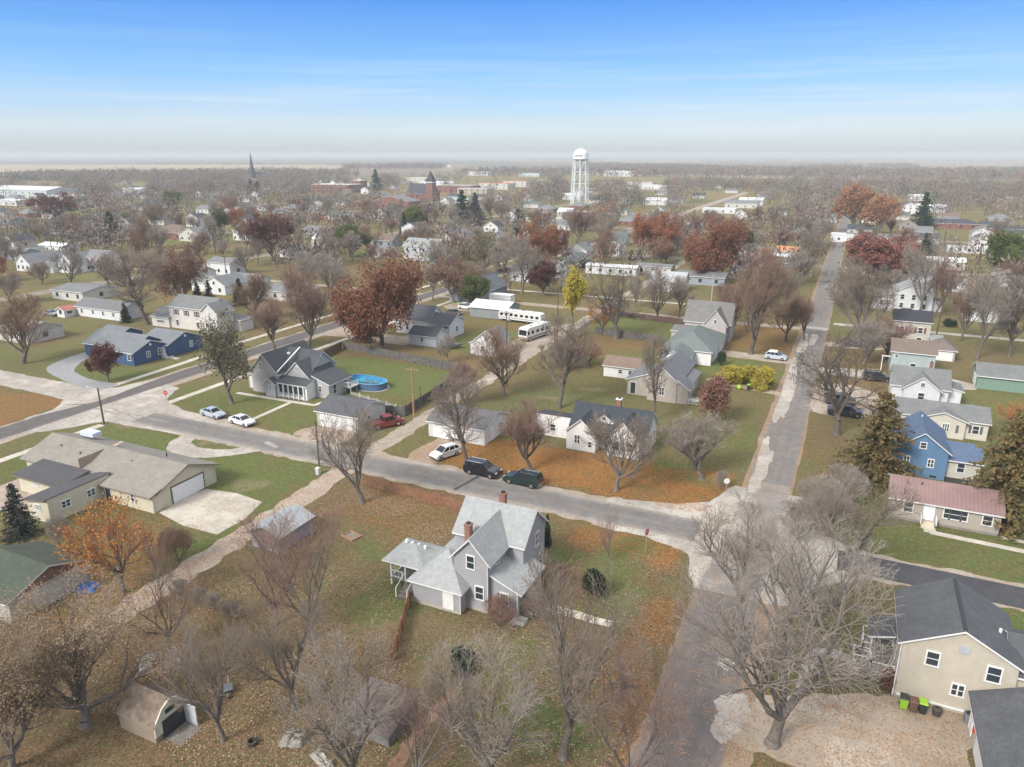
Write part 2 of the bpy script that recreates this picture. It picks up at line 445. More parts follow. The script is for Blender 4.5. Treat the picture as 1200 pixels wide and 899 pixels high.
    rect('l',-55,-36,155,166,.8,3); rect('g',-58,-25,168,188,.9,3); rect('l',-58,-25,168,188,.15,3)
    rect('l',-24,-9,165,195,.75,4); rect('o',-24,-9,165,195,.5,4)
    # between left street and alley, north of cross street
    rect('l',-112,-64,83,130,.15,3); rect('g',-112,-64,83,95,.72,3); rect('g',-98,-65,97,125,1.0,2); rect('l',-96,-66,97,124,.05,2)
    rect('l',-80,-64,94,104,.45,3); rect('l',-102,-66,124,136,.5,3); rect('g',-82,-66,138,160,.95,3); rect('l',-82,-66,138,160,.1,3)
    ell('g',350,490,7,4,.75)
    # ranch block
    rect('g',-106,-62,30,74,.95,2); rect('l',-106,-62,30,74,.08,2); rect('l',-78,-61,38,54,.7,3)
    ell('l',150,500,5,2,.6,.9); ell('l',60,560,6,5,.25,.7); rect('l',-100,-70,30,46,.4,3); rect('g',-106,-78,35,52,.6,3)
    ell('g',270,560,7,4,1.); ell('g',240,640,3,5,.9);ell('l',240,640,3,5,.1)
    rect('l',-76,-59,20,44,.75,3);rect('o',-76,-59,20,44,.5,3)
    # left of left street
    rect('l',-160,-121,20,78,.85,2.5); rect('o',-160,-121,20,78,.62,3); rect('g',-165,-121,86,120,.5,3); rect('l',-165,-121,86,120,.12,3)
    rect('s',-160,-124,30,66,.35,6)
    rect('g',-140,-124,90,98,.85,3)
    # right block
    rect('g',0,40,79,104,.75,3); rect('l',0,40,79,104,.15,3); rect('l',-2,3,80,128,.6,3)
    rect('g',0,40,46,75,.45,3); rect('l',-1,9,50,76,.4,3); rect('g',14,60,60,75,1.,2); rect('l',14,60,60,75,.05,2)
    rect('g',18,60,104,160,.65,4); rect('l',18,60,104,200,.2,4); rect('o',18,60,160,200,.25,4); rect('l',20,60,160,198,.4,4)
    rect('l',0,10,130,180,.6,3); rect('l',0,60,205,260,.3,4); rect('g',0,60,205,260,.5,4)
    ell('g',860,880,3,2,.6); ell('l',870,885,5,3,.8,.7)
    rect('l',-160,-62,170,240,.45,8); rect('l',-160,-122,130,170,.5,6)
    # bare trampled spots
    for px,py,r in ((148,498,2.3),(300,610,1.5),(235,515,1),(690,455,1.5),(470,720,1.2),(1085,435,2),(640,470,1.2),(290,575,1.5),(250,760,2)):
        ell('s',px,py,r*1.3,r,.8,.8)
    rect('s',-35,-23,46,53,.25,2)
    for px,py,rx,ry,k,v in ((830,236,45,22,'g',1.),(850,228,50,16,'o',.9),(850,228,50,16,'l',.7),(860,268,18,10,'s',.6),(800,262,20,14,'s',.7)):
        ell(k,px,py,rx,ry,v)
    green,leaf,orange,soil=(np.clip(Fd[k],0,1) for k in 'glos')
    # farmland beyond the town
    d=np.sqrt(X*X+Y*Y); az=np.arctan2(X,Y)+YAW
    edge=1500+400*(vnoise(X,Y,700,71)-.5)+np.where(az<-.1,-150,0)
    fw=np.clip((d-edge)/60,0,1)
    u=np.floor((X+fbm(X,Y,900,81)*200)/620);v=np.floor((Y+fbm(X,Y,900,85)*90)/480)
    h=(np.sin(u*12.9898+v*78.233)*43758.5453)%1
    pal=np.array([(.40,.33,.23),(.30,.235,.17),(.22,.17,.13),(.36,.31,.20),(.19,.175,.12),(.43,.36,.25),(.26,.21,.17)])
    fc=pal[(h*6.999).astype(int)]
    fwd=-X*math.sin(YAW)*1.0+Y*math.cos(YAW); lat=X*math.cos(YAW)+Y*math.sin(YAW); wob=(fbm(X,Y,1500,91)-.5)
    for f0,f1,l0,l1,cc in ((1900,3300,-9000,-.27,(.44,.36,.23)),(3300,6500,-9000,-.05,(.10,.115,.095)),(1500,2600,-.10,.06,(.27,.235,.17)),(2600,4200,-.05,.5,(.13,.13,.11)),(4200,7000,-.05,.9,(.30,.25,.19)),(1700,2600,.12,.45,(.20,.17,.13)),(2300,4000,.5,.9,(.33,.26,.19)),(6500,9000,-.9,.9,(.2,.19,.15)),(9000,16000,-.9,.9,(.30,.27,.22))):
        mk=((fwd*(1+.12*wob)>f0)&(fwd*(1+.12*wob)<f1)&(lat/np.maximum(fwd,1)>l0+.2*wob)&(lat/np.maximum(fwd,1)<l1+.2*wob))
        fc[mk]=cc*1 if False else np.array(cc)*.85+fc[mk]*.15
    c1=np.ones((n,4),np.float32); c1[:,0]=green.ravel();c1[:,1]=leaf.ravel();c1[:,2]=orange.ravel();c1[:,3]=soil.ravel()
    c2=np.ones((n,4),np.float32); c2[:,:3]=fc.reshape(-1,3); c2[:,3]=fw.ravel()
    for nm,c in (('cover',c1),('field',c2)):
        at=me.color_attributes.new(nm,'FLOAT_COLOR','POINT'); at.data.foreach_set('color',c.ravel())
    o=bpy.data.objects.new('ground',me); COL.objects.link(o); tag(o,'lawns and leaf-covered ground of the town running out to farmland','ground',kind='structure')
    m,nt,b=newmat('ground_cover'); L=nt.links
    at=nt.nodes.new('ShaderNodeAttribute'); at.attribute_name='cover'
    sep=nt.nodes.new('ShaderNodeSeparateColor'); L.new(at.outputs['Color'],sep.inputs[0])
    gN=math_(nt,'ADD',sep.outputs[0],math_(nt,'MULTIPLY_ADD',noise(nt,.8,5,.7),.9,-.45),clamp=True)
    lawn=mixc(nt,ramp(nt,gN,.2,.8),(.27,.235,.12),(.14,.24,.05))
    big=ramp(nt,noise(nt,.33,6,.75),.42,.62)
    lawn=mixc(nt,math_(nt,'MULTIPLY',big,.5),lawn,(.19,.145,.08))
    med=ramp(nt,noise(nt,1.4,5,.8),.44,.6)
    lawn=mixc(nt,math_(nt,'MULTIPLY',med,.55),lawn,(.33,.285,.145))
    fine=ramp(nt,noise(nt,9,3,.7),.3,.7)
    lawn=mixc(nt,math_(nt,'MULTIPLY',fine,.6),lawn,(.085,.085,.035))
    fl=ramp(nt,noise(nt,2.3,4,.7),.56,.74)
    lawn=mixc(nt,math_(nt,'MULTIPLY',fl,.85),lawn,(.40,.34,.20))
    # leaves: voronoi cells, some of them leaf
    vo=nt.nodes.new('ShaderNodeTexVoronoi'); vo.inputs['Scale'].default_value=7; L.new(pos(nt),vo.inputs['Vector'])
    sc=nt.nodes.new('ShaderNodeSeparateColor'); L.new(vo.outputs['Color'],sc.inputs[0])
    dens=math_(nt,'ADD',sep.outputs[1],math_(nt,'MULTIPLY_ADD',noise(nt,.55,5,.75),1.5,-.75))
    mask=ramp(nt,math_(nt,'SUBTRACT',dens,sc.outputs[0]),-.08,.12)
    shade=sc.outputs[1]
    brown=mixc(nt,shade,(.13,.078,.045),(.40,.262,.16))
    oran=mixc(nt,shade,(.33,.125,.04),(.60,.30,.10))
    on=math_(nt,'ADD',sep.outputs[2],math_(nt,'MULTIPLY_ADD',noise(nt,.35,3,.6),.5,-.25),clamp=True)
    leafc=mixc(nt,on,brown,oran)
    gaps=ramp(nt,noise(nt,4.5,3,.8),.5,.64)
    leafc=mixc(nt,math_(nt,'MULTIPLY',gaps,.5),leafc,(.09,.07,.04))
    c=mixc(nt,math_(nt,'MULTIPLY',mask,.88),lawn,leafc)
    soilc=mixc(nt,noise(nt,3,4,.6),(.30,.22,.14),(.45,.35,.24))
    c=mixc(nt,math_(nt,'MULTIPLY',at.outputs['Alpha'],ramp(nt,noise(nt,1.1,4,.7),.3,.6)),c,soilc)
    a2=nt.nodes.new('ShaderNodeAttribute'); a2.attribute_name='field'
    fn=mixc(nt,ramp(nt,noise(nt,.01,4,.6,scaled(nt,pos(nt),(.3,1,1))),.35,.65),a2.outputs['Color'],(.24,.2,.14))
    fn=mixc(nt,.55,a2.outputs['Color'],fn)
    c=mixc(nt,a2.outputs['Alpha'],c,fn)
    L.new(c,b.inputs['Base Color']); b.inputs['Roughness'].default_value=.95; b.inputs['Specular IOR Level'].default_value=.1
    bp=nt.nodes.new('ShaderNodeBump'); bp.inputs['Strength'].default_value=1.; bp.inputs['Distance'].default_value=.12
    L.new(math_(nt,'ADD',math_(nt,'MULTIPLY',mask,shade),fine),bp.inputs['Height']); L.new(bp.outputs[0],b.inputs['Normal'])
    me.materials.append(m)
ground()
# ---------------------------------------------------------------- roads
def roadmat(name,base,pale,patch=.55,litter=0.,psize=.12,crack=True,edge=None):
    m,nt,b=newmat(name); L=nt.links
    n1=noise(nt,psize,5,.65); f=ramp(nt,n1,patch,patch+.07)
    c=mixc(nt,ramp(nt,noise(nt,.6,5,.7),.3,.7),tuple(x*.78 for x in base),tuple(x*1.2 for x in base))
    c=mixc(nt,f,c,pale)
    if edge:
        sx=nt.nodes.new('ShaderNodeSeparateXYZ'); L.new(pos(nt),sx.inputs[0])
        dd=math_(nt,'ABSOLUTE',math_(nt,'SUBTRACT',sx.outputs[edge[0]],edge[1]))
        dd=math_(nt,'ADD',dd,math_(nt,'MULTIPLY_ADD',noise(nt,.5,5,.7),1.6,-.8))
        c=mixc(nt,math_(nt,'MULTIPLY',ramp(nt,dd,edge[2],edge[2]+1.1),.9),c,edge[3])
        tr_=math_(nt,'ABSOLUTE',math_(nt,'SUBTRACT',math_(nt,'ABSOLUTE',math_(nt,'SUBTRACT',sx.outputs[edge[0]],edge[1])),.85))
        c=mixc(nt,math_(nt,'MULTIPLY_ADD',ramp(nt,tr_,.1,.5),-.25,.25),c,tuple(x*.62 for x in base))
    c=mixc(nt,math_(nt,'MULTIPLY',ramp(nt,noise(nt,7,3,.8),.3,.7),.35),c,tuple(x*.55 for x in base))
    st=ramp(nt,noise(nt,.22,3,.5),.5,.75)
    c=mixc(nt,math_(nt,'MULTIPLY',st,.35),c,tuple(x*.6 for x in base))
    if crack:
        vo=nt.nodes.new('ShaderNodeTexVoronoi'); vo.feature='DISTANCE_TO_EDGE'; vo.inputs['Scale'].default_value=.24
        dv=nt.nodes.new('ShaderNodeVectorMath'); dv.operation='ADD'
        nn=nt.nodes.new('ShaderNodeTexNoise'); nn.inputs['Scale'].default_value=.8; L.new(pos(nt),nn.inputs['Vector'])
        L.new(pos(nt),dv.inputs[0]); L.new(nn.outputs['Color'],dv.inputs[1]); L.new(dv.outputs[0],vo.inputs['Vector'])
        cr=ramp(nt,vo.outputs['Distance'],.004,.014)
        c=mixc(nt,math_(nt,'MULTIPLY_ADD',cr,-.35,.35),c,tuple(x*.4 for x in base))
    if litter:
        vo=nt.nodes.new('ShaderNodeTexVoronoi'); vo.inputs['Scale'].default_value=10; L.new(pos(nt),vo.inputs['Vector'])
        s2=nt.nodes.new('ShaderNodeSeparateColor'); L.new(vo.outputs['Color'],s2.inputs[0])
        de=math_(nt,'MULTIPLY_ADD',noise(nt,.4,4,.7),1.6,-.8+litter)
        mk=ramp(nt,math_(nt,'SUBTRACT',de,s2.outputs[0]),-.05,.1)
        c=mixc(nt,math_(nt,'MULTIPLY',mk,.85),c,mixc(nt,s2.outputs[1],(.18,.11,.065),(.42,.27,.16)))
    L.new(c,b.inputs['Base Color']); b.inputs['Roughness'].default_value=.9; b.inputs['Specular IOR Level'].default_value=.25
    return m
A_main=roadmat('asphalt_main',(.205,.193,.182),(.37,.345,.31),.64,.08,edge=(0,-5.7,2.2,(.29,.24,.19)))
A_near=roadmat('asphalt_near',(.175,.155,.148),(.28,.25,.22),.70,.14,edge=(0,-6.6,2.3,(.24,.185,.14)))
A_cross=roadmat('asphalt_cross',(.205,.195,.186),(.36,.33,.30),.68,.05,edge=(1,77.8,1.75,(.40,.365,.32)))
A_east=roadmat('asphalt_east',(.075,.075,.082),(.13,.13,.13),.75,0,crack=False)
A_left=roadmat('asphalt_left',(.14,.128,.122),(.33,.30,.27),.7,0,edge=(0,-118,2.1,(.34,.31,.27)))
G_pale=roadmat('gravel_concrete',(.37,.325,.27),(.50,.46,.40),.55,.25)
G_edge=roadmat('verge_gravel',(.27,.21,.16),(.40,.35,.29),.58,.55)
G_leafy=roadmat('gravel_leafy',(.43,.37,.31),(.52,.47,.41),.55,.48)
G_clean=roadmat('concrete_pale',(.40,.365,.325),(.52,.485,.435),.5,.12)
C_walk=roadmat('walk_concrete',(.52,.48,.41),(.60,.56,.49),.5,.02,crack=False)
G_drive=roadmat('gravel_drive',(.38,.33,.28),(.47,.42,.36),.5,.35)
def jag(rng,n,a):
    v=[rng.uniform(-a,a) for _ in range(n)]
    return [v[i]*.6+v[(i+1)%n]*.4 for i in range(n)]
def strip(name,pts,w,z,mat,label=None,rag=.0,step=1.2,kind='structure',cat='road'):
    """pts: centreline; w: width (or list of widths per point)"""
    rng=random.Random(len(pts)+int(abs(pts[0][0])*7)+int(w[0] if isinstance(w,(list,tuple)) else w*3))
    ws=w if isinstance(w,(list,tuple)) else [w]*len(pts)
    P2=[];W=[]
    for i in range(len(pts)-1):
        a,b=Vector(pts[i]),Vector(pts[i+1]); L=(b-a).length; k=max(1,int(L/step)) if rag or len(pts)>2 else 1
        k=min(k,400)
        for q in range(k):
            t=q/k; P2.append(a.lerp(b,t)); W.append(ws[i]*(1-t)+ws[i+1]*t)
    P2.append(Vector(pts[-1])); W.append(ws[-1])
    mb=MB(); l=[];r=[]
    for i,p in enumerate(P2):
        d=(P2[min(i+1,len(P2)-1)]-P2[max(i-1,0)]).normalized(); nn=Vector((-d.y,d.x))
        l.append(p+nn*(W[i]/2+rng.uniform(-rag,rag))); r.append(p-nn*(W[i]/2+rng.uniform(-rag,rag)))
    for i in range(len(P2)-1):
        mb.poly([(r[i].x,r[i].y,z),(r[i+1].x,r[i+1].y,z),(l[i+1].x,l[i+1].y,z),(l[i].x,l[i].y,z)])
    o=mb.build(name,mat,fix=False); tag(o,label,cat,kind=kind); return o
def blob(name,pts,z,mat,label,rag=.25,cat='road',kind='structure',sub=6):
    """closed outline, corners rounded a little, ragged"""
    rng=random.Random(int(pts[0][0]*13)+len(pts)); n=len(pts); out=[]
    for i in range(n):
        a,b,c,d=(Vector(pts[(i+k)%n]) for k in (-1,0,1,2))
        for q in range(sub):
            t=q/sub
            lin=b.lerp(c,t); cr=.5*((2*b)+(c-a)*t+(2*a-5*b+4*c-d)*t*t+(3*b-a-3*c+d)*t**3)
            p=lin.lerp(cr,.6); out.append((p.x+rng.uniform(-rag,rag),p.y+rng.uniform(-rag,rag)))
    mb=MB(); mb.poly([(x,y,z) for x,y in out]); o=mb.build(name,mat,fix=False); tag(o,label,cat,kind=kind)
    import bmesh
    bm=bmesh.new(); bm.from_mesh(o.data); bmesh.ops.triangulate(bm,faces=bm.faces)
    for f in bm.faces:
        if f.normal.z<0: f.normal_flip()
    bm.to_mesh(o.data); bm.free()
    return o
Z=[.004+.004*i for i in range(12)]
# gravel/concrete margins first, asphalt above
strip('street',[(-5.9,20),(-5.9,66),(-5.9,90),(-5.6,1500)],[8.2,8.2,6.4,6.4],Z[0],G_edge,'pale gravel margins along the street running north',.2)
strip('street',[(-260,81.9),(-122,81.9)],6.6,Z[1],G_clean,'pale concrete side street running off to the left',.25)
strip('street',[(-114,78.2),(-12,78.2),(8,78),(120,77.6)],[7.6,7.2,5.6,5.2],Z[1],G_pale,'pale gravel margins along the cross street',.35)
strip('street',[(-117.3,10),(-117.3,900)],7.8,Z[2],G_pale,'pale concrete margins along the street at the left',.25)
blob('street',[(-12,72),(-10,66),(-2,66),(2,72),(6,75),(6,80.5),(1,83),(-1.5,92),(-10,92),(-12,86),(-20,82.5),(-24,81.8),(-24,74.4),(-17,73.8)],Z[3],G_clean,'pale worn concrete of the street crossing',.3)
blob('street',[(-108,73.5),(-104,73.8),(-96,74.2),(-88,75),(-88,82.5),(-100,83),(-108,86),(-112,92),(-121,92),(-122.5,87),(-127,85.3),(-132,85.1),(-132,78.9),(-125,78.0),(-121.5,74),(-121,68),(-113,66)],Z[4],G_clean,'pale concrete of the street corner at the left',.25)
strip('road',[(-6.6,20),(-6.9,66)],6.2,Z[5],A_near,'worn grey asphalt of the street nearest the camera',.12)
strip('road',[(-6.9,66),(-6.4,78),(-5.7,95)],[5.6,5.2,5.3],Z[5],roadmat('asphalt_worn',(.27,.25,.235),(.42,.385,.34),.5,.15),'asphalt worn pale at the street crossing',.25)
strip('road',[(-5.7,95),(-5.7,130),(-5.2,198),(-5.0,1500)],[5.3,5.3,5.6,5.6],Z[5],A_main,'grey asphalt of the street running north',.15)
strip('road',[(-104,77.6),(-86,77.7),(-12,77.9)],[5.2,5.6,5.4],Z[6],A_cross,'grey asphalt of the cross street past the parked cars',.15)
strip('road',[(3,77.9),(60,77.5),(130,77.2)],4.3,Z[6],A_east,'fresh dark asphalt of the cross street at the right',.05)
strip('road',[(-118.6,10),(-118.0,70),(-117,80),(-118,100),(-119.2,420)],[5.4,5.4,2.8,5.0,5.0],Z[7],A_left,'dark asphalt of the street at the left',.12)
# asphalt feathering and pale patches on the main street
PT=G_clean
for pts in ([(-8.2,92),(-7.0,92),(-6.6,99),(-6.4,106),(-7.2,107),(-7.6,112),(-8.3,111)],[(-8.2,122),(-7.4,119.5),(-7.1,123),(-6.6,120.5),(-6.4,126),(-6.1,134),(-6.3,146),(-6.9,158),(-8.2,163)],
            [(-8.0,169),(-6.4,169),(-6.2,178),(-6.8,188),(-7.8,186)],[(-3.3,52.2),(-4.4,51.8),(-5.4,50.6),(-4.9,49.2),(-5.2,47.6),(-4.1,46.2),(-3.1,47.6),(-2.6,50)],[(-5.0,56.2),(-5.8,55.9),(-5.9,55.1),(-5.1,54.5),(-4.5,55.2)],
            [(-6.0,176),(-4.6,178),(-4.4,187),(-6.0,188)]):
    blob('pale_patch',pts,Z[8],PT,'pale patch worn into the asphalt',.2,'road')
strip('road_patch',[(-2.6,195),(-8.6,195.6)],3.2,Z[9],G_clean,'pale crossing band on the north street',.1)
blob('pale_patch',[(-77.4,77.4),(-74.6,76.6),(-74.4,77.2),(-77.2,78.2)],Z[8],PT,'light painted-looking patch on the cross street',.05,'road')
strip('road_patch',[(-43.2,75.4),(-42.2,80.4)],.5,Z[8],A_east,'dark tar seam across the cross street',.1)
for x0,x1 in ((-116,-109),(-112,-104),(-108,-98),(-122,-118)):
    strip('road_patch',[(x0,78.4+random.uniform(-2,1)),(x1,79.4+random.uniform(-3,1))],.35,Z[8],A_left,'dark tar seam at the street corner',.1)
# alley, cross alleys, walks
strip('alley',[(-58.9,20),(-59.6,60),(-60.2,74.5)],3.4,Z[0],G_leafy,'gravel alley strewn with leaves in the foreground block',.4,cat='alley')
strip('alley',[(-60.6,81.8),(-61.2,115),(-61.7,190),(-61.7,420)],3.2,Z[0],G_pale,'pale gravel alley running north past the motorhome',.35,cat='alley')
strip('street',[(-330,193.2),(-9,193.2)],3.6,Z[1],G_pale,'pale narrow street one block north',.25)
strip('alley',[(-1.5,202.5),(150,201.8)],2.6,Z[0],G_clean,'pale concrete alley crossing the lawns at the right',.2,cat='alley')
strip('street',[(-330,311),(200,311)],7,Z[1],A_main,'second grey street to the north',.2)
for yy in (428,545,662,780,900,1020):
    strip('street',[(-1400,yy),(500,yy)],7,Z[1],A_main,'far grey street crossing the town',.2,step=6)
for xx in (-232,-350,-468,110):
    strip('street',[(xx,100 if xx<0 else 20),(xx,1400)],7,Z[3],A_main,'far grey street running north',.2,step=6)
strip('pavement',[(-124.0,82.9),(-124.8,105),(-127,124),(-127,300)],1.5,Z[3],C_walk,'pale sidewalk in front of the navy house',0,cat='sidewalk')
strip('pavement',[(-107.2,30),(-107.0,72.4)],1.5,Z[3],C_walk,'pale sidewalk behind the long ranch house',0,cat='sidewalk')
strip('pavement',[(-106.3,84),(-106.5,122),(-107,190)],1.5,Z[3],C_walk,'pale sidewalk beside the grey gabled house',0,cat='sidewalk')
strip('path',[(-86.6,83),(-86.8,94.5)],.9,Z[3],C_walk,'narrow walk from the street to the grey gabled house',0,cat='path')
strip('path',[(-99.5,94.2),(-82,94.6),(-81.5,97)],1.0,Z[4],C_walk,'narrow walk along the front of the grey gabled house',0,cat='path')
strip('pavement',[(-130,212.5),(-42,212.5)],1.6,Z[2],C_walk,'pale sidewalk north of the fenced yards',0,cat='sidewalk')
strip('path',[(-24.2,56.6),(-15.9,56.6)],1.1,Z[3],C_walk,'cracked concrete walk leading away from the grey farmhouse',.12,step=.8,cat='path')
strip('path',[(12.6,88.9),(60,86.2)],1.0,Z[3],C_walk,'concrete walk from the steps of the red-roofed house',0,cat='path')
strip('path',[(12.6,88.7),(12.6,90.2)],1.3,Z[4],C_walk,'concrete landing at the red-roofed house',0,cat='path')
strip('path',[(5.6,59.3),(4.6,60.6),(3.2,60.9),(1.8,60.2),(1.2,58.4),(1.1,54.8)],1.2,Z[3],G_clean,'curved concrete walk beside the deck of the tan house',.08,step=.6,cat='path')
blob('driveway',[(-4.0,46.6),(-3.8,49.5),(-2.8,51.6),(0,53.6),(4,55.6),(7.6,57),(13,56.9),(12.6,52),(12.9,44),(8,43),(2,46)],Z[2],roadmat('gravel_yard',(.35,.30,.245),(.45,.40,.335),.5,.42),'broad leaf-strewn gravel driveway of the tan house',.3,'driveway')
blob('driveway',[(-97.5,76.8),(-93.5,76),(-91.4,74),(-90.8,71.5),(-88.5,69.2),(-84,68.4),(-80,70.2),(-77,73.2),(-75,75.8),(-78.4,76.1),(-80,73.8),(-82.5,72.4),(-85.5,72),(-87.8,73),(-88.4,74.6),(-87.4,76.2)],Z[2],G_clean,'pale half-circle driveway of the long ranch house',.12,'driveway')
blob('driveway',[(-73.0,54.6),(-73.0,62.0),(-63.6,62.2),(-62.4,53.6)],Z[2],roadmat('slab',(.47,.43,.36),(.56,.52,.45),.5,.12),'stained concrete slab in front of the white garage door',.03,'driveway',sub=2)
blob('driveway',[(-124,88.5),(-132,88.5),(-140,91),(-145,96),(-147.6,101),(-151.5,102),(-150.8,97),(-148,90.5),(-142,87.4),(-130,84.6),(-124,84.6)],Z[5],plain((.27,.27,.27),.9,.15),'curving grey driveway up to the navy house',.1,'driveway')
blob('driveway',[(-75.8,82),(-67,82),(-67.4,87),(-75,86.6)],Z[2],G_leafy,'gravel apron in front of the grey-roofed garage',.3,'driveway')
blob('driveway',[(-49.8,81.8),(-54.6,81.8),(-54.4,90.4),(-49.6,90.6)],Z[2],roadmat('drive_dirt',(.34,.26,.2),(.46,.4,.33),.5,.6),'leafy gravel driveway beneath the white crossover',.3,'driveway')
blob('driveway',[(-115,137),(-106,138),(-91,136.6),(-90.5,145.5),(-100,144),(-114,146)],Z[5],G_drive,'gravel parking pad beside the great rust-red tree',.3,'driveway')
blob('driveway',[(-63,128),(-62,128),(-62,172),(-66,171),(-70,158),(-69,146),(-66,140),(-64.6,133)],Z[2],G_pale,'pale gravel lot where the motorhome stands',.4,'driveway')
blob('driveway',[(-104,178),(-90,176),(-78,178),(-88,190),(-104,186)],Z[2],G_drive,'gravel yard between the slate-blue house and metal shed',.4,'driveway')
blob('driveway',[(-8,136.4),(-20.5,140.2),(-22,138.4),(-8,134.2)],Z[2],G_leafy,'leafy driveway by the yellow bushes',.2,'driveway')
blob('driveway',[(-8,157.5),(-24,158.5),(-24,163.5),(-8,161.8)],Z[2],G_drive,'gravel driveway beneath the silver crossover',.2,'driveway')
blob('driveway',[(-2.5,128),(-2.4,146),(3.8,146.5),(9.2,142),(9,130),(3,127)],Z[2],G_drive,'gravel parking area beneath the dark bare tree',.3,'driveway')
blob('driveway',[(-2,158),(8,159.5),(10,157.4),(10,153.4),(-2,153)],Z[2],G_clean,'pale concrete driveway in front of the grey-gabled house',.1,'driveway')
blob('driveway',[(20.5,153.2),(24.6,153.4),(24.8,157.2),(19.8,160)],Z[2],G_clean,'pale slab before the green garage',.1,'driveway')
blob('driveway',[(-2,177),(9,178),(9,183),(-2,181)],Z[2],G_leafy,'leafy drive by the beige two-story house',.3,'driveway')
strip('path',[(19.9,91),(25,90.6)],.8,Z[4],C_walk,'stepping slabs east of the red-roofed house',.2,step=.8,cat='path')
# ---------------------------------------------------------------- near houses
def lc(H,side,c): return c-(H[3] if side in 'SN' else H[4])
def win(H,bi,side,c,z,w=.9,h=1.3,n=1,trim=None): return window(H[0],side,H[2][bi],lc(H,side,c),z,w,h,n=n,trim=trim)
def dr(H,bi,side,c,**k): return door(H[0],side,H[2][bi],lc(H,side,c),**k)
def gd(H,bi,side,c,**k): return garage_door(H[0],side,H[2][bi],lc(H,side,c),**k)
def chim(H,x,y,z0,z1,w=.6,mat=None): return chimney(H[1],x-H[3],y-H[4],z0,z1,w,mat)
def part(H,name,mb_world,mat,parent=None):
    """mesh drawn in world metres, hung on house H"""
    mb_world.v=[(a-H[3],b-H[4],c) for a,b,c in mb_world.v]
    return mb_world.build(name,mat,parent or H[0])
def vents(H,pts,name='roof_vent',r=.09,h=.45,mat=None):
    for x,y,z in pts:
        m=MB(); m.tube((x,y,z-.1),(x,y,z+h),r,r,8); part(H,name,m,mat or M['dark'],H[1])
def railing(H,pts,z0,z1,name='railing',mat=None,step=.35,post=.09):
    m=MB()
    for a,b in zip(pts[:-1],pts[1:]):
        a=Vector(a);b=Vector(b);L=(b-a).length;n=max(1,int(L/step))
        za=z1 if not isinstance(z1,(list,tuple)) else z1[0]
        m.tube((a.x,a.y,za),(b.x,b.y,za),.045,.045,4); m.tube((a.x,a.y,z0+.12),(b.x,b.y,z0+.12),.035,.035,4)
        for i in range(n+1):
            p=a.lerp(b,i/n); q=post if i in(0,n) else .03; m.box(p.x-q/2,p.x+q/2,p.y-q/2,p.y+q/2,z0,za+(.08 if i in (0,n) else 0))
    return part(H,name,m,mat or M['white'])
def posts(H,pts,z0,z1,w=.14,mat=None):
    for x,y in pts:
        m=MB(); m.box(x-w/2,x+w/2,y-w/2,y+w/2,z0,z1); part(H,'post',m,mat or M['white'])
def steps(H,x0,x1,y0,y1,z1,n,axis='y',mat=None,name='steps'):
    """descends from y1/x1 (top) to y0/x0"""
    m=MB()
    for i in range(n):
        t0=i/n;zt=z1*(i+1)/(n+1)
        if axis=='y': m.box(x0,x1,y0+(y1-y0)*t0,y1,-.01 if i==0 else z1*i/(n+1),zt)
        else: m.box(min(x0+(x1-x0)*t0,x1),max(x0+(x1-x0)*t0,x1),y0,y1,-.01 if i==0 else z1*i/(n+1),zt)
    return part(H,name,m,mat or M['conc'])
# central grey farmhouse
sg=shingle((.42,.435,.43),'pale_grey_shingles',.16); wg=siding((.375,.37,.385),.2,'lavender_grey_siding')
H=house('house','large lavender-grey farmhouse with pale shingles and two brick chimneys in the centre foreground','house',[
 (-32.8,-25.35,57.5,63.0,5.6,8.0,'x'),
 (-30.7,-27.1,53.2,60.1,5.6,7.55,'y'),
 (-34.7,-29.4,51.9,57.4,2.75,5.0,'hip'),
 (-27.09,-24.1,53.7,59.0,2.75,3.95,'sW'),
 (-34.2,-30.8,57.3,60.5,2.9,4.0,'sE')],wg,sg,fnd=M['found'],noun='the lavender-grey farmhouse')
win(H,1,'S',-28.9,5.15,.75,1.3); win(H,1,'S',-28.0,2.05,.8,1.3)
win(H,3,'S',-25.6,1.75,.72,1.15,n=3)
dr(H,2,'S',-30.7,z0=.3,h=2.1,w=1.0)
win(H,0,'E',60.9,4.55,.75,1.4,n=2); win(H,0,'E',61.9,1.7,.8,1.3); win(H,0,'E',60.2,1.6,.7,1.5,n=2)
win(H,1,'E',55.2,5.0,.6,.95); win(H,3,'E',55.4,1.8,.9,1.1); win(H,3,'E',57.6,1.8,.9,1.1)
win(H,2,'W',54.0,1.7,.7,1.0); win(H,0,'W',60.2,4.7,.8,1.2)
chim(H,-29.0,60.6,7.0,9.0,.6); chim(H,-30.9,56.6,4.9,7.0,.62)
m=MB(); roof_on(m,-38.6,-34.3,53.3,57.4,3.05,4.0,'hip',o=.35); pr_=part(H,'porch_roof',m,[sg,M['white']])
m=MB(); m.box(-38.4,-34.72,53.5,57.3,.75,.9); part(H,'porch_floor',m,M['greywood'])
posts(H,[(-38.3,53.6),(-38.3,55.4),(-38.3,57.2),(-36.6,53.6)],.0,2.85,.15)
railing(H,[(-38.3,53.6),(-38.3,57.2)],.9,1.7); railing(H,[(-38.3,53.6),(-37.0,53.6)],.9,1.7)
steps(H,-36.6,-35.4,51.9,53.5,.85,4,'y',M['greywood']); 
m=MB()
for x in (-36.65,-35.35): m=MB(); m.tube((x,51.8,1.0),(x,53.5,1.8),.04,.04,4); m.box(x-.05,x+.05,51.8,51.9,0,1.05); part(H,'stair_rail',m,M['white'])
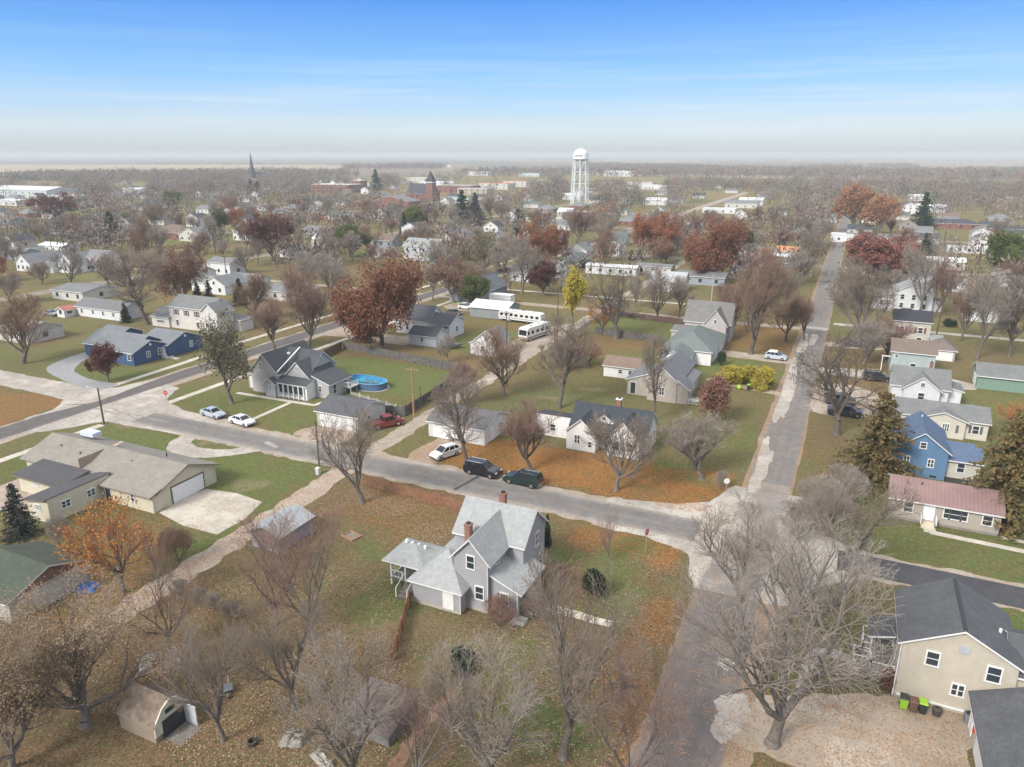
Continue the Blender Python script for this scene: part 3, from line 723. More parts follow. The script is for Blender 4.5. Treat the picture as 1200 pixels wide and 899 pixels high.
for x,y in ((-37.8,55.9),(-37.0,55.75),(-36.2,55.65),(-35.4,55.6)): m=MB(); m.box(x-.12,x+.12,y-.12,y+.12,3.72,4.08); part(H,'roof_vent',m,M['white'],H[1])
railing(H,[(-24.0,54.0),(-22.7,54.0),(-22.7,58.2)],.4,1.3,mat=M['wood']); m=MB(); m.box(-24.08,-22.6,54,58.2,.3,.42); part(H,'porch_floor',m,M['greywood'])
steps(H,-24.6,-23.2,52.7,53.9,.4,2,'y')
for x,y,z in ((-27.05,53.05,5.4),(-29.35,51.8,2.7),(-24.2,53.6,2.7)): m=MB(); m.tube((x,y,.2),(x,y,z),.05,.05,6); part(H,'downspout',m,M['white'])
# tan house lower right
tan=siding((.53,.475,.38),.22,'cream_siding'); dk=shingle((.125,.13,.14),'charcoal_shingles',.3)
H=house('house','big cream-sided house with charcoal roof, white-railed deck and attached garage in the lower right corner','house',[
 (7.75,15.5,57.1,64.6,5.3,7.4,'y'),(15.4,27,57.7,63.8,4.4,5.9,'x'),(12.9,19.0,44.5,56.2,2.7,4.1,'y')],tan,dk,fnd=M['found'],noun='the cream house in the lower right corner')
win(H,0,'S',9.9,4.35,.8,1.15); win(H,0,'S',14.0,4.25,.85,1.25); win(H,0,'S',11.95,2.1,.78,.95,n=2); win(H,0,'W',60,4.2,.8,1.2); win(H,0,'W',63,1.8,.8,1.2)
m=MB(); m.box(11.5,12.2,57.0,57.09,5.5,6.1); part(H,'gable_vent',m,plain((.42,.43,.45),.6))
m=MB(); m.box(7.9,12.8,56.93,57.04,.35,.5); part(H,'base_pipe',m,M['white']); m=MB(); m.tube((7.65,57.0,.2),(7.65,57.0,5.1),.06,.06,6); part(H,'downspout',m,M['white'])
m=MB(); m.box(11.5,11.75,57.0,64.7,7.5,7.6); part(H,'ridge_cap',m,M['dark'],H[1])
dr(H,2,'W',55.2,w=.95,z0=.1); 
m=MB(); B=H[2][2]; face_box(m,'W',B,lc(H,'W',51.6),.1,2.2,3.0,.004,.05); m.build('garage_door',M['white'],H[0])
m=MB(); face_box(m,'W',B,lc(H,'W',53.9),1.1,1.5,.22,.01,.16); m.build('wall_sign',plain((.5,.05,.03)),H[0])
m=MB(); roof_on(m,5.8,7.6,60.6,63.6,2.7,3.2,'sE',o=.2); part(H,'porch_roof',m,[dk,M['white']])
m=MB(); m.box(5.2,7.7,58.2,63.4,.75,.9); part(H,'deck',m,M['greywood'])
railing(H,[(7.6,58.3),(5.9,58.3),(5.9,59.6)],.9,1.9,step=.5,post=.12); railing(H,[(5.9,60.9),(5.3,60.9),(5.3,63.3),(7.6,63.4)],.9,1.9,step=.5,post=.12)
railing(H,[(5.9,59.6),(4.7,59.6)],.3,[1.3],step=.5,post=.12);railing(H,[(5.9,60.9),(4.7,60.9)],.3,[1.3],step=.5,post=.12)
posts(H,[(5.9,60.8),(5.9,63.4)],.0,2.7,.12); steps(H,4.6,5.8,59.7,60.8,.85,4,'x',M['greywood'])
vents(H,[(14.6,60.5,5.75)],'roof_vent',.12,.5,M['white'])
# red metal roof ranch
rm=ribbed((.24,.15,.14),0,.42,'red_metal_roof')
H=house('house','tan ranch house under a faded red ribbed metal roof with white front door','house',[(8.3,19.6,91.0,97.6,2.75,4.2,'x')],siding((.42,.37,.31),.2,'tan_siding'),rm,fnd=plain((.25,.22,.2),.9,.2),noun='the red-metal-roofed ranch house')
dr(H,0,'S',12.4,w=1.0,z0=.55); win(H,0,'S',10.2,1.75,.9,1.1); win(H,0,'S',14.2,1.8,.55,1.15); win(H,0,'S',15.1,1.8,1.05,1.15);win(H,0,'S',16.0,1.8,.55,1.15); win(H,0,'S',18.3,1.75,.9,1.1); win(H,0,'E',94.5,1.75,.9,1.1)
steps(H,11.7,13.1,89.6,90.98,.55,3,'y',plain((.55,.48,.38),.8,.15)); 
for x in (11.55,13.15): m=MB(); m.box(x,x+.1,89.7,90.9,.5,1.35); part(H,'stair_rail',m,M['white'])
vents(H,[(16.2,94.7,4.2),(11.5,93.4,3.7)],h=.5)
# bright blue house
bl=siding((.12,.225,.37),.2,'bright_blue_siding'); br=shingle((.125,.18,.275),'blue_shingles',.2)
H=house('house','bright blue gabled house with blue shingles and a cream side wing','house',[(9.2,15.4,105.6,115.0,4.0,6.3,'y'),(15.41,19.4,106.6,113.4,2.8,4.1,'x',siding((.55,.52,.45),.2,'cream_siding_b'))],bl,br,noun='the bright blue house',fnd=None)
win(H,0,'S',12.3,4.6,.65,.75); win(H,0,'S',10.6,2.2,.62,1.05,n=2); win(H,0,'S',13.5,2.2,.62,1.05,n=2); win(H,1,'S',17.2,1.8,.8,1.2)
for c in (10.4,14.0): m=MB(); m.box(c-.4,c+.4,105.5,105.59,.25,.5); part(H,'basement_window',m,M['glass'])
m=MB(); m.box(15.5,19.5,104.5,106.5,-.01,.28); part(H,'stoop',m,M['dark']); vents(H,[(12.3,112.5,6.3)],h=.4,mat=M['white'])
# cream ranch
cr=siding((.62,.57,.48),.22,'cream_ranch_siding'); gr=shingle((.23,.235,.235),'grey_shingles',.25)
H=house('house','cream ranch house with grey low-pitched roof and wide picture window behind the blue house','house',[(10.0,22.6,124.4,131.5,2.9,4.3,'x'),(13.3,19.5,123.6,127.5,2.85,4.0,'y')],cr,gr,noun='the cream ranch house')
win(H,1,'S',16.9,1.65,.8,1.2,n=3); win(H,0,'S',21.0,1.6,.8,1.2,n=1); 
for bi,c in ((0,20.25),(0,21.75),(1,15.4),(1,18.45)): m=MB(); face_box(m,'S',H[2][bi],lc(H,'S',c),1.0,2.25,.35,.005,.05); m.build('shutter',plain((.12,.12,.12)),H[0])
dr(H,1,'S',14.1,z0=.2,w=1.1,mat=M['dark'])
vents(H,[(20.4,128,4.3),(14,128.4,4.3)],'roof_vent',.2,.15,plain((.3,.3,.32)))
# white/grey gable house
ww=siding((.66,.66,.66),.2,'white_siding'); 
H=house('house','white cottage with grey cross-gabled roof squeezed behind the cream ranch house','house',[(9.8,18.6,139.8,147.6,3.2,5.6,'x'),(11.6,17.2,138.6,144,3.1,5.2,'y'),(18.61,20.8,141.5,146.5,2.6,3.1,'sW')],ww,gr,noun='the white cottage with the cross-gabled roof')
win(H,1,'S',14.4,1.8,.9,1.2); win(H,1,'S',14.4,3.9,.6,.6); win(H,0,'E',145,1.8,.8,1.2); chim(H,15.8,144.5,5,6.5,.5)
m=MB(); m.box(18.7,20.3,139.9,141.2,-.01,.5); part(H,'stoop',m,M['white'])
# pale teal house with brown roof
H=house('house','pale grey-green house with a brown shingle roof','house',[(10.2,17.9,159.0,167.0,4.6,6.3,'x')],siding((.40,.46,.44),.2,'grey_green_siding'),shingle((.235,.185,.155),'brown_shingles',.2),noun='the grey-green house with brown roof')
win(H,0,'S',11.1,3.7,.5,.6); win(H,0,'S',14.2,1.8,.9,1.2)
m=MB(); m.box(8.5,10.1,159.5,159.7,3.2,3.4); m.box(8.6,8.75,159.5,159.65,0,3.3); part(H,'carport_beam',m,M['white'])
# beige two-story black roof
H=house('house','beige two-story house with a black roof and dark red shutters','house',[(11.2,18.9,186.0,193.6,5.6,7.4,'x')],siding((.52,.49,.42),.2,'beige_siding'),shingle((.06,.062,.075),'black_shingles',.2),noun='the beige house with red shutters')
for c in (13.1,16.9):
    win(H,0,'S',c,3.6,.9,1.2)
    for e_ in (-.95,.95): m=MB(); face_box(m,'S',H[2][0],lc(H,'S',c+e_),2.95,4.25,.4,.005,.05); m.build('shutter',plain((.2,.03,.04)),H[0])
    win(H,0,'S',c,1.4,.9,1.0)
win(H,0,'S',15,5.1,.5,.35)
# hip garage
H=house('garage','small hip-roofed brown garage with a plain white overhead door','garage',[(18.6,23.0,173.8,180.5,2.5,4.0,'hip')],siding((.4,.36,.32)),shingle((.24,.19,.17),'tan_brown_shingles',.2),noun='the hip-roofed garage')
gd(H,0,'S',21.0,w=3.2)
H=house('shed','flat-roofed grey shed between the beige house and hip-roofed garage','shed',[(18.95,21.6,182,188,2.4,2.4,'flat')],siding((.33,.35,.35)),plain((.28,.3,.3)))
# green garage
H=house('garage','long sage-green garage with grey roof at the right edge','garage',[(24.8,37.0,154.6,161.5,2.6,4.2,'x')],siding((.21,.31,.24),.22,'sage_siding'),gr,noun='the sage-green garage')
gd(H,0,'W',158,w=3.0); 
# white two-story upper right
H=house('house','white two-story house with pale grey roof and dark hedge row, upper right','house',[(13.0,22.6,229,240,5.3,7.6,'y'),(8.0,13.0,231,238,3.4,4.9,'x'),(22.6,25.5,231,236,2.6,3.1,'sW',None,shingle((.08,.08,.09),'dark_shed_roof'))],ww,shingle((.36,.37,.38),'light_grey_shingles',.15),noun='the white two-story house with hedge row')
for c in (15.0,17.8,20.6): win(H,0,'S',c,3.9,.9,1.3); win(H,0,'S',c,1.5,.9,1.3)
win(H,1,'S',10,1.7,.9,1.2); railing(H,[(7.6,228.6),(12.6,228.6)],.2,1.1)
H=house('garage','low white garage beside a round dark bush, upper right','garage',[(29.8,37.5,221,228,2.6,4.1,'y')],ww,shingle((.32,.33,.35),'grey_shingles_c',.2),noun='the low white garage, upper right')
gd(H,0,'S',33.6,w=3.4)
# white house dark roof in the middle
navy=shingle((.07,.08,.095),'blue_black_shingles',.25); wh2=siding((.79,.78,.75),.2,'white_siding_b')
H=house('house','white house with steep blue-black roof, small dormers and white-topped chimney behind the orange lawn','house',[
 (-35.0,-23.4,97.2,103.2,3.0,5.7,'x'),(-34.9,-30.4,94.9,100.0,2.9,4.9,'y'),(-28.6,-23.9,95.0,101.0,2.9,5.3,'y'),(-41.5,-35.01,98.5,102.5,2.5,3.3,'sS')],wh2,navy,noun='the white house with blue-black roof')
win(H,1,'S',-33.2,1.75,.75,1.2,n=2); win(H,1,'S',-31.2,1.2,.5,.8); win(H,2,'S',-27.2,1.7,.8,1.2); win(H,2,'S',-25.2,1.7,.8,1.2); win(H,0,'E',99.5,1.7,.8,1.2); win(H,0,'E',101.8,1.7,.8,1.2); win(H,3,'S',-38.5,1.5,.8,1.0)
dr(H,0,'S',-29.5,z0=.3)
for cx in (-30.2,-25.9):
    m=MB(); w=1.5 if cx<-27 else .6; y0=98.1 if cx<-27 else 99.4; z0=4.0 if cx<-27 else 4.9
    m.poly([(cx-w,y0,z0),(cx+w,y0,z0),(cx,y0,z0+w*.75)],0); yb=y0+1.7
    m.poly([(cx-w,y0-.2,z0-.05),(cx,y0-.2,z0+w*.78),(cx,yb,z0+w*.78)],1); m.poly([(cx+w,y0-.2,z0-.05),(cx,yb,z0+w*.78),(cx,y0-.2,z0+w*.78)],1)
    m.box(cx-.22,cx+.22,y0-.05,y0-.01,z0+.2,z0+.6,2); m.box(cx-w*1.05,cx+w*1.05,y0-.25,y0-.02,z0-.2,z0-.02,0)
    part(H,'dormer',m,[M['white'],navy,M['glass']],H[1])
chim(H,-28.8,101.0,5.0,6.7,.7); m=MB(); m.box(-29.25,-28.35,100.55,101.45,6.72,6.86); part(H,'chimney_cap',m,M['white'],H[1])
# tan gable house
tg=siding((.43,.38,.33),.18,'warm_tan_siding'); gs=shingle((.22,.225,.24),'grey_shingles_b',.25)
H=house('house','warm tan gabled house with grey roof in front of the yellow bushes','house',[
 (-29.8,-24.6,122.2,136.0,4.0,6.2,'y'),(-34.0,-29.81,124.0,131.5,2.8,4.3,'sE'),(-24.59,-22.6,122.4,126.0,2.8,4.2,'sW'),(-24.59,-23.0,127.0,134.0,2.8,3.4,'sW')],tg,gs,noun='the warm tan gabled house')
win(H,0,'S',-27.6,4.7,.6,.7,n=2); win(H,0,'S',-27.2,1.9,.8,1.4,n=2); win(H,3,'E',130,1.6,.8,1.2); dr(H,1,'S',-32.9,z0=.3,mat=M['dark']); 
railing(H,[(-22.4,122.6),(-20.6,122.6),(-20.6,124.6)],.1,1.0); steps(H,-22.6,-21.0,124.0,126.5,.4,2,'x')
H=house('shed','long low brown-roofed shed with white walls west of the warm tan house','shed',[(-41.4,-34.3,133.0,138.6,2.3,3.5,'x')],wh2,shingle((.27,.20,.155),'tan_shed_shingles',.2),noun='the brown-roofed shed')
win(H,0,'S',-38,1.3,.7,.7); win(H,0,'S',-36,1.3,.7,.7)
gg=shingle((.20,.235,.225),'green_grey_shingles',.2)
H=house('house','white house under a broad green-grey hip roof behind the yellow bushes','house',[(-33.5,-23.4,149.0,166.0,3.0,5.6,'hip'),(-32.4,-27.0,142.0,149.0,2.8,4.2,'y')],wh2,gg,noun='the green-grey hip-roofed house')
win(H,0,'E',152,1.7,.9,1.2); win(H,0,'E',158,1.7,.9,1.2); win(H,1,'S',-29.7,1.7,.9,1.2)
H=house('house','steep grey-roofed house with a tall pointed front gable beyond the green-grey hip roof','house',[(-33.5,-23.0,170.5,178.5,4.6,8.6,'x'),(-28.6,-23.6,168.2,173,4.6,7.8,'y'),(-35.5,-26.0,165.6,170.4,2.8,3.2,'sN')],siding((.48,.45,.42),.2,'pale_taupe_siding'),shingle((.24,.235,.225),'weathered_shingles',.25),noun='the steep pointed-gable house')
win(H,1,'S',-26.1,5.2,.6,.8); win(H,1,'S',-26.1,2.2,.8,1.2,n=2); win(H,2,'S',-31,1.6,.8,1.0)
# garage with big trees in front of it
wgar=plain((.68,.67,.64),.6,.06)
H=house('garage','white garage with grey roof standing right behind the white crossover','garage',[(-56.2,-46.4,90.6,98.6,2.6,4.1,'x')],siding((.66,.65,.62),.25,'white_siding_c'),shingle((.17,.165,.165),'dark_grey_shingles',.25),noun='the white garage behind the crossover')
gd(H,0,'S',-54.0,w=2.7,h=2.1); gd(H,0,'S',-50.6,w=2.7,h=2.1); dr(H,0,'E',93,z0=.1); win(H,0,'E',96,1.5,.6,.8)
H=house('garage','cream garage with charcoal roof beside the blue swimming pool','garage',[(-75.0,-67.0,87.0,94.6,2.6,4.0,'x')],siding((.60,.58,.52),.22,'cream_siding_c'),dk,noun='the cream garage by the pool')
gd(H,0,'S',-72.3,w=4.2,h=2.1); dr(H,0,'S',-68.4,z0=.1); win(H,0,'E',90,1.5,.6,.8)
# grey gabled house
gv=siding((.44,.42,.41),.18,'pale_grey_siding'); cd=shingle((.095,.105,.115),'charcoal_blue_shingles',.25)
H=house('house','grey house with steep charcoal cross gables and a columned porch west of the pool','house',[
 (-97.6,-91.4,96.4,107.5,4.2,7.4,'y'),(-95,-86.4,99.5,106.5,4.2,7.2,'x'),(-91.0,-85.2,97.9,105.0,3.4,6.2,'y'),(-91.38,-84.6,96.0,98.6,2.7,3.6,'sN',M['white']),(-93.4,-91.2,95.2,98.0,2.6,3.4,'y'),(-85.19,-81.6,98.4,104.8,2.7,3.9,'sW'),(-99.6,-97.61,97.5,102,2.5,3.2,'sE')],gv,cd,noun='the grey cross-gabled house')
HP=H
win(H,0,'S',-95.2,5.1,.65,1.3,n=2); win(H,4,'S',-92.3,1.7,.6,.9,n=2); win(H,2,'S',-88.1,5.0,.55,.7,n=2); win(H,5,'S',-83.5,1.7,.6,1.0); win(H,5,'E',100,1.5,.9,1.6); win(H,5,'E',103.2,1.7,.9,1.2); dr(H,6,'S',-98.6,z0=.2)
m=MB(); m.box(-91.6,-91.1,99.6,100.0,7.0,7.3); m.poly([(-91.6,96.2,4.3),(-91.3,96.2,4.3),(-91.3,103,7.55),(-91.6,103,7.55)]); part(H,'valley_trim',m,M['white'],H[1])
# dark open porch front: columns with windows between
for i in range(6):
    x=-90.9+i*1.15
    m=MB(); m.box(x-.1,x+.1,95.7,95.9,0,2.75); part(H,'column',m,M['white'])
m=MB(); m.box(-90.8,-85.2,95.94,95.99,.6,2.4); part(H,'pane',m,M['glass'])
railing(H,[(-90.9,95.8),(-85.1,95.8)],.1,.9)
# white house with dark roof + garage, beyond fence
H=house('house','white house with dark grey gable roof, right of the great rust-red tree','house',[(-99.5,-90.0,147.0,154.5,3.6,6.6,'x'),(-90.01,-84.0,146.4,153.5,3.4,5.2,'x'),(-88.5,-84.5,143.6,147,2.6,3.6,'y')],siding((.70,.70,.69),.2,'bright_white_siding'),shingle((.11,.115,.13),'slate_shingles',.2),noun='the white house by the rust-red tree')
for c in (-98.2,-96.2): win(H,0,'S',c,1.9,.7,1.5)
win(H,0,'S',-93.3,1.9,1.6,.8); win(H,1,'E',150,1.8,.8,1.2); win(H,1,'E',152.4,4.0,.6,.6)
H=house('garage','small white garage with dark slate roof south of the fence-side white house','garage',[(-90.0,-83.0,138.2,143.4,2.5,3.9,'x')],siding((.70,.70,.69),.2,'bright_white_siding'),shingle((.11,.115,.13),'slate_shingles',.2),noun='the small white slate-roofed garage')
win(H,0,'S',-86.6,1.5,.6,.9); gd(H,0,'E',140.8,w=2.6)
H=house('house','small white one-and-a-half-story cottage beside the motorhome lot','house',[(-71.6,-66.3,136.2,142.2,3.7,5.7,'y'),(-73.4,-71.61,137,140.6,2.5,3.1,'sE')],siding((.70,.70,.69),.2,'bright_white_siding'),shingle((.20,.225,.25),'slate_blue_shingles',.2),noun='the white cottage by the motorhome')
win(H,0,'S',-69.2,3.8,.5,.9); win(H,0,'S',-70,1.6,.8,1.1); win(H,0,'E',139.5,2.9,.5,1.6)
# slate blue house, metal shed
sb=siding((.24,.265,.30),.2,'slate_blue_siding')
H=house('house','slate-blue gabled house north of the long metal shed','house',[(-104.5,-95.5,192,203,3.6,6.6,'y'),(-108.0,-101.5,188.6,195,2.9,4.7,'y'),(-95.49,-88.5,190.5,193.5,2.4,2.6,'flat',M['white'],M['white'])],sb,shingle((.17,.19,.215),'slate_blue_shingles_b',.2),noun='the slate-blue house')
win(H,0,'S',-98.5,1.8,.9,1.2); win(H,1,'S',-105,1.8,.7,1.1); win(H,0,'E',198,3.8,.8,1.2)
H=house('shed','long grey metal shed with a white ribbed roof and the camper parked at its end','shed',[(-91.6,-80.6,171.0,179.5,2.7,4.0,'x')],ribbed((.26,.28,.29),0,.3,'grey_ribbed_wall'),ribbed((.66,.67,.66),0,.5,'white_ribbed_roof'),noun='the grey metal shed')
gd(H,0,'W',175,w=3.2)
# navy ranch
nv=siding((.045,.095,.20),.2,'navy_siding'); ng=shingle((.225,.24,.255),'mid_grey_shingles',.22)
H=house('house','long navy-blue ranch house with grey roof at the street corner on the left','house',[(-149.5,-134.5,100.5,109.0,2.8,4.9,'x'),(-139.4,-131.9,98.6,107.4,2.8,4.5,'x'),(-139.6,-131.0,106.5,115.8,2.8,4.7,'x')],nv,ng,noun='the navy ranch house')
win(H,1,'E',102.2,1.7,.75,1.1,n=2); win(H,2,'E',112.6,1.7,.75,1.2,n=3); win(H,1,'S',-133.2,1.7,.9,1.1); dr(H,1,'E',106.3,z0=.3); win(H,1,'E',105,1.7,.6,1.2)
win(H,1,'S',-137,1.6,.9,1.0)
m=MB(); m.box(-131.85,-130.2,105.3,107.2,-.01,.28); m.box(-131.8,-128.2,106,107,-.01,.1); part(H,'stoop',m,M['conc']); railing(H,[(-131.7,105.3),(-130.3,105.3)],.28,1.1)
for (x,y,z) in ((-131.85,102.9,3.7),(-130.95,111.2,3.9)): m=MB(); m.box(x,x+.1,y-.25,y+.25,z-.25,z+.25); part(H,'gable_vent',m,M['white'])
H=house('garage','small navy-blue garage behind the navy ranch house','garage',[(-155.5,-148.6,108.0,114.5,2.5,3.9,'x')],nv,ng,noun='the small navy garage')
win(H,0,'S',-152,1.5,.7,.9); win(H,0,'E',111,1.7,.8,1.2,n=2)
# white two-story at left
H=house('house','white two-story house with bay of tall shuttered windows behind the navy ranch house','house',[(-154.5,-141.0,127.5,135.5,5.6,7.8,'x'),(-141.5,-136.5,125.8,131,5.6,7.6,'y'),(-141,-134.6,131.2,135.4,2.8,3.3,'sW'),(-160.6,-154.51,127.0,133.5,2.6,4.2,'x')],siding((.66,.62,.57),.2,'ivory_siding'),gr,noun='the ivory two-story house')
for c in (-152,-148.5,-145): win(H,0,'S',c,4.2,.8,1.3); 
for c in (-152,-145): win(H,0,'S',c,1.5,.8,1.3)
win(H,1,'S',-139,4.2,.7,1.5,n=3); win(H,1,'S',-139,1.6,.7,1.5,n=3); win(H,3,'S',-157.5,1.4,2.6,.5)
for c in (-152.7,-151.3,-149.2,-147.8,-145.7,-144.3): m=MB(); m.box(c-.17,c+.17,127.42,127.49,3.5,4.9); part(H,'shutter',m,plain((.14,.06,.06)))
H=house('garage','long white garage with grey roof under the big dark bare tree on the left','garage',[(-190,-172.0,127,134,2.7,4.4,'x')],siding((.70,.70,.69),.2,'bright_white_siding'),shingle((.22,.22,.225),'grey_shingles_d',.2),noun='the long white garage on the left')
for c in (-187.5,-183,-179,-175): win(H,0,'S',c,1.5,.7,1.0)
# long ranch house left foreground
yw=siding((.62,.57,.43),.3,'cream_yellow_siding'); bg=shingle((.32,.295,.255),'taupe_shingles',.22)
H=house('house','long cream ranch house with taupe roof, rusty-edged dark annex and white garage door','house',[
 (-98.8,-73.4,55.2,64.2,2.55,4.3,'x'),(-94.5,-86.0,51.4,55.19,2.4,2.9,'sN',None,shingle((.115,.11,.115),'annex_shingles',.2)),(-86.02,-82.2,47.2,55.3,2.45,3.1,'sE',None,shingle((.115,.11,.115),'annex_shingles',.2)),(-84.0,-73.3,54.2,55.4,2.4,2.75,'sN')],yw,bg,plain((.20,.16,.13),.7),noun='the long cream ranch house',over=.6)
gd(H,0,'E',59.6,w=4.9,h=2.15)
m=MB(); B=H[2][0]; face_box(m,'E',B,lc(H,'E',62.15),0,2.35,.14,.005,.08); face_box(m,'E',B,lc(H,'E',57.05),0,2.35,.14,.005,.08); face_box(m,'E',B,lc(H,'E',59.6),2.2,2.34,5.0,.005,.08); m.build('garage_door_trim',plain((.12,.09,.07)),H[0])
for c in (-97,-95): win(H,0,'S',c,1.7,.7,.6)
dr(H,3,'S',-81.2,z0=.15,mat=M['dark']); win(H,3,'S',-76.8,1.5,.5,1.1); win(H,2,'E',49.3,1.75,1.0,.8,n=2);win(H,2,'E',52.6,1.75,1.0,.8,n=2); win(H,2,'S',-84.2,1.8,.8,.6,n=3); win(H,1,'S',-91,1.8,.8,.6,n=4)
m=MB(); m.box(-95.6,-92.9,61.2,62.6,4.15,4.7); part(H,'roof_unit',m,plain((.58,.62,.66),.4),H[1])
m=MB(); m.poly([(-88.4,55.3,2.95),(-87.9,55.3,2.95),(-87.0,61.5,4.5),(-87.6,61.5,4.5)]); m.box(-87.9,-87.7,55.3,60.8,2.6,4.25); part(H,'rusty_flashing',m,plain((.36,.27,.2),.7,.3),H[1])
vents(H,[(-95,58,3.6),(-90.5,57.5,3.5),(-81.5,58.3,3.6),(-78,60.8,4.3),(-92.5,58.8,3.7)],h=.4)
m=MB(); m.box(-98.5,-87,46.8,54.2,-.01,.05); part(H,'patio',m,plain((.36,.28,.23),.9,.3))
# green roof garage far left bottom
H=house('garage','garage with a faded green roof and grey concrete-block walls at the left edge','garage',[(-74.5,-66.7,33.0,41.2,2.45,4.0,'x')],plain((.40,.39,.35),.9,.2),shingle((.095,.112,.085),'faded_green_shingles',.35),noun='the green-roofed garage')
m=MB(); m.box(-66.66,-66.6,34.5,40.6,.1,2.2); part(H,'garage_door',m,plain((.45,.46,.44)))
m=MB(); m.prism([(33.3,2.55),(41,2.55),(37.1,3.75)],-66.68,-66.62,'x'); part(H,'gable_board',m,plain((.20,.13,.1),.9,.3))
# small sheds in the yard
H=house('shed','weathered grey tin-roofed shed under the reddish bare tree','shed',[(-56.8,-52.8,53.4,58.8,2.0,2.8,'y')],siding((.30,.29,.32),.2,'grey_lavender_shed'),ribbed((.33,.35,.36),1,.5,'tin_roof'),M['greywood'],noun='the tin-roofed shed')
HB=house('shed','small barn-shaped shed with a white end wall and sagging open door in the leaves','shed',[(-46.2,-42.35,28.4,31.6,1.5,2.9,'x')],siding((.33,.26,.19),.25,'brown_shed_boards'),plain((.20,.15,.115),.9,.4,2),plain((.30,.25,.19),.9,.25),noun='the small barn-shaped shed',over=.12)
m=MB(); m.prism([(28.35,.6),(28.35,1.55),(29.2,2.6),(30,3.0),(30.8,2.6),(31.65,1.55),(31.65,.1),(31.0,.1),(31.0,1.6),(29.0,1.6),(29.0,.6)],-42.34,-42.22,'x'); part(HB,'end_wall',m,plain((.60,.56,.44),.8,.2))
m=MB(); m.poly([(-42.2,29.0,.0),(-42.2,31.0,.0),(-42.2,31.0,1.6),(-42.2,29.0,1.6)]); part(HB,'doorway',m,M['dark'])
m=MB(); m.box(-42.1,-41.0,31.0,31.08,.02,1.75); m.box(-41.9,-41.2,31.1,31.14,.6,1.2); part(HB,'door',m,plain((.45,.47,.45),.8,.3))
m=MB(); m.box(-42.2,-42.14,29.4,30.2,2.0,2.35); part(HB,'wall_emblem',m,M['dark'])
m=MB(); m.poly([(-42.2,29.0,.05),(-40.6,29.0,.01),(-40.6,31.0,.01),(-42.2,31.0,.05)]); part(HB,'ramp',m,M['greywood'])
H=house('shed','low shed with a purplish shingle roof behind the leaning bare trees at the bottom','shed',[(-30.6,-26.4,35.4,39.4,1.1,1.7,'sN')],M['greywood'],shingle((.17,.135,.125),'purplish_shingles'),M['greywood'],noun='the low purplish shed')
xa,ya=g(528,812,0.)
strip('path',[(xa,ya),(xa-.1,ya-6),(xa+.1,ya-14)],[.6,1.1,1.3],Z[1],plain((.30,.165,.10),.95,.35,2,'bare_red_soil'),'strip of bare reddish soil between brush at the bottom edge',.25,step=.6,cat='path')
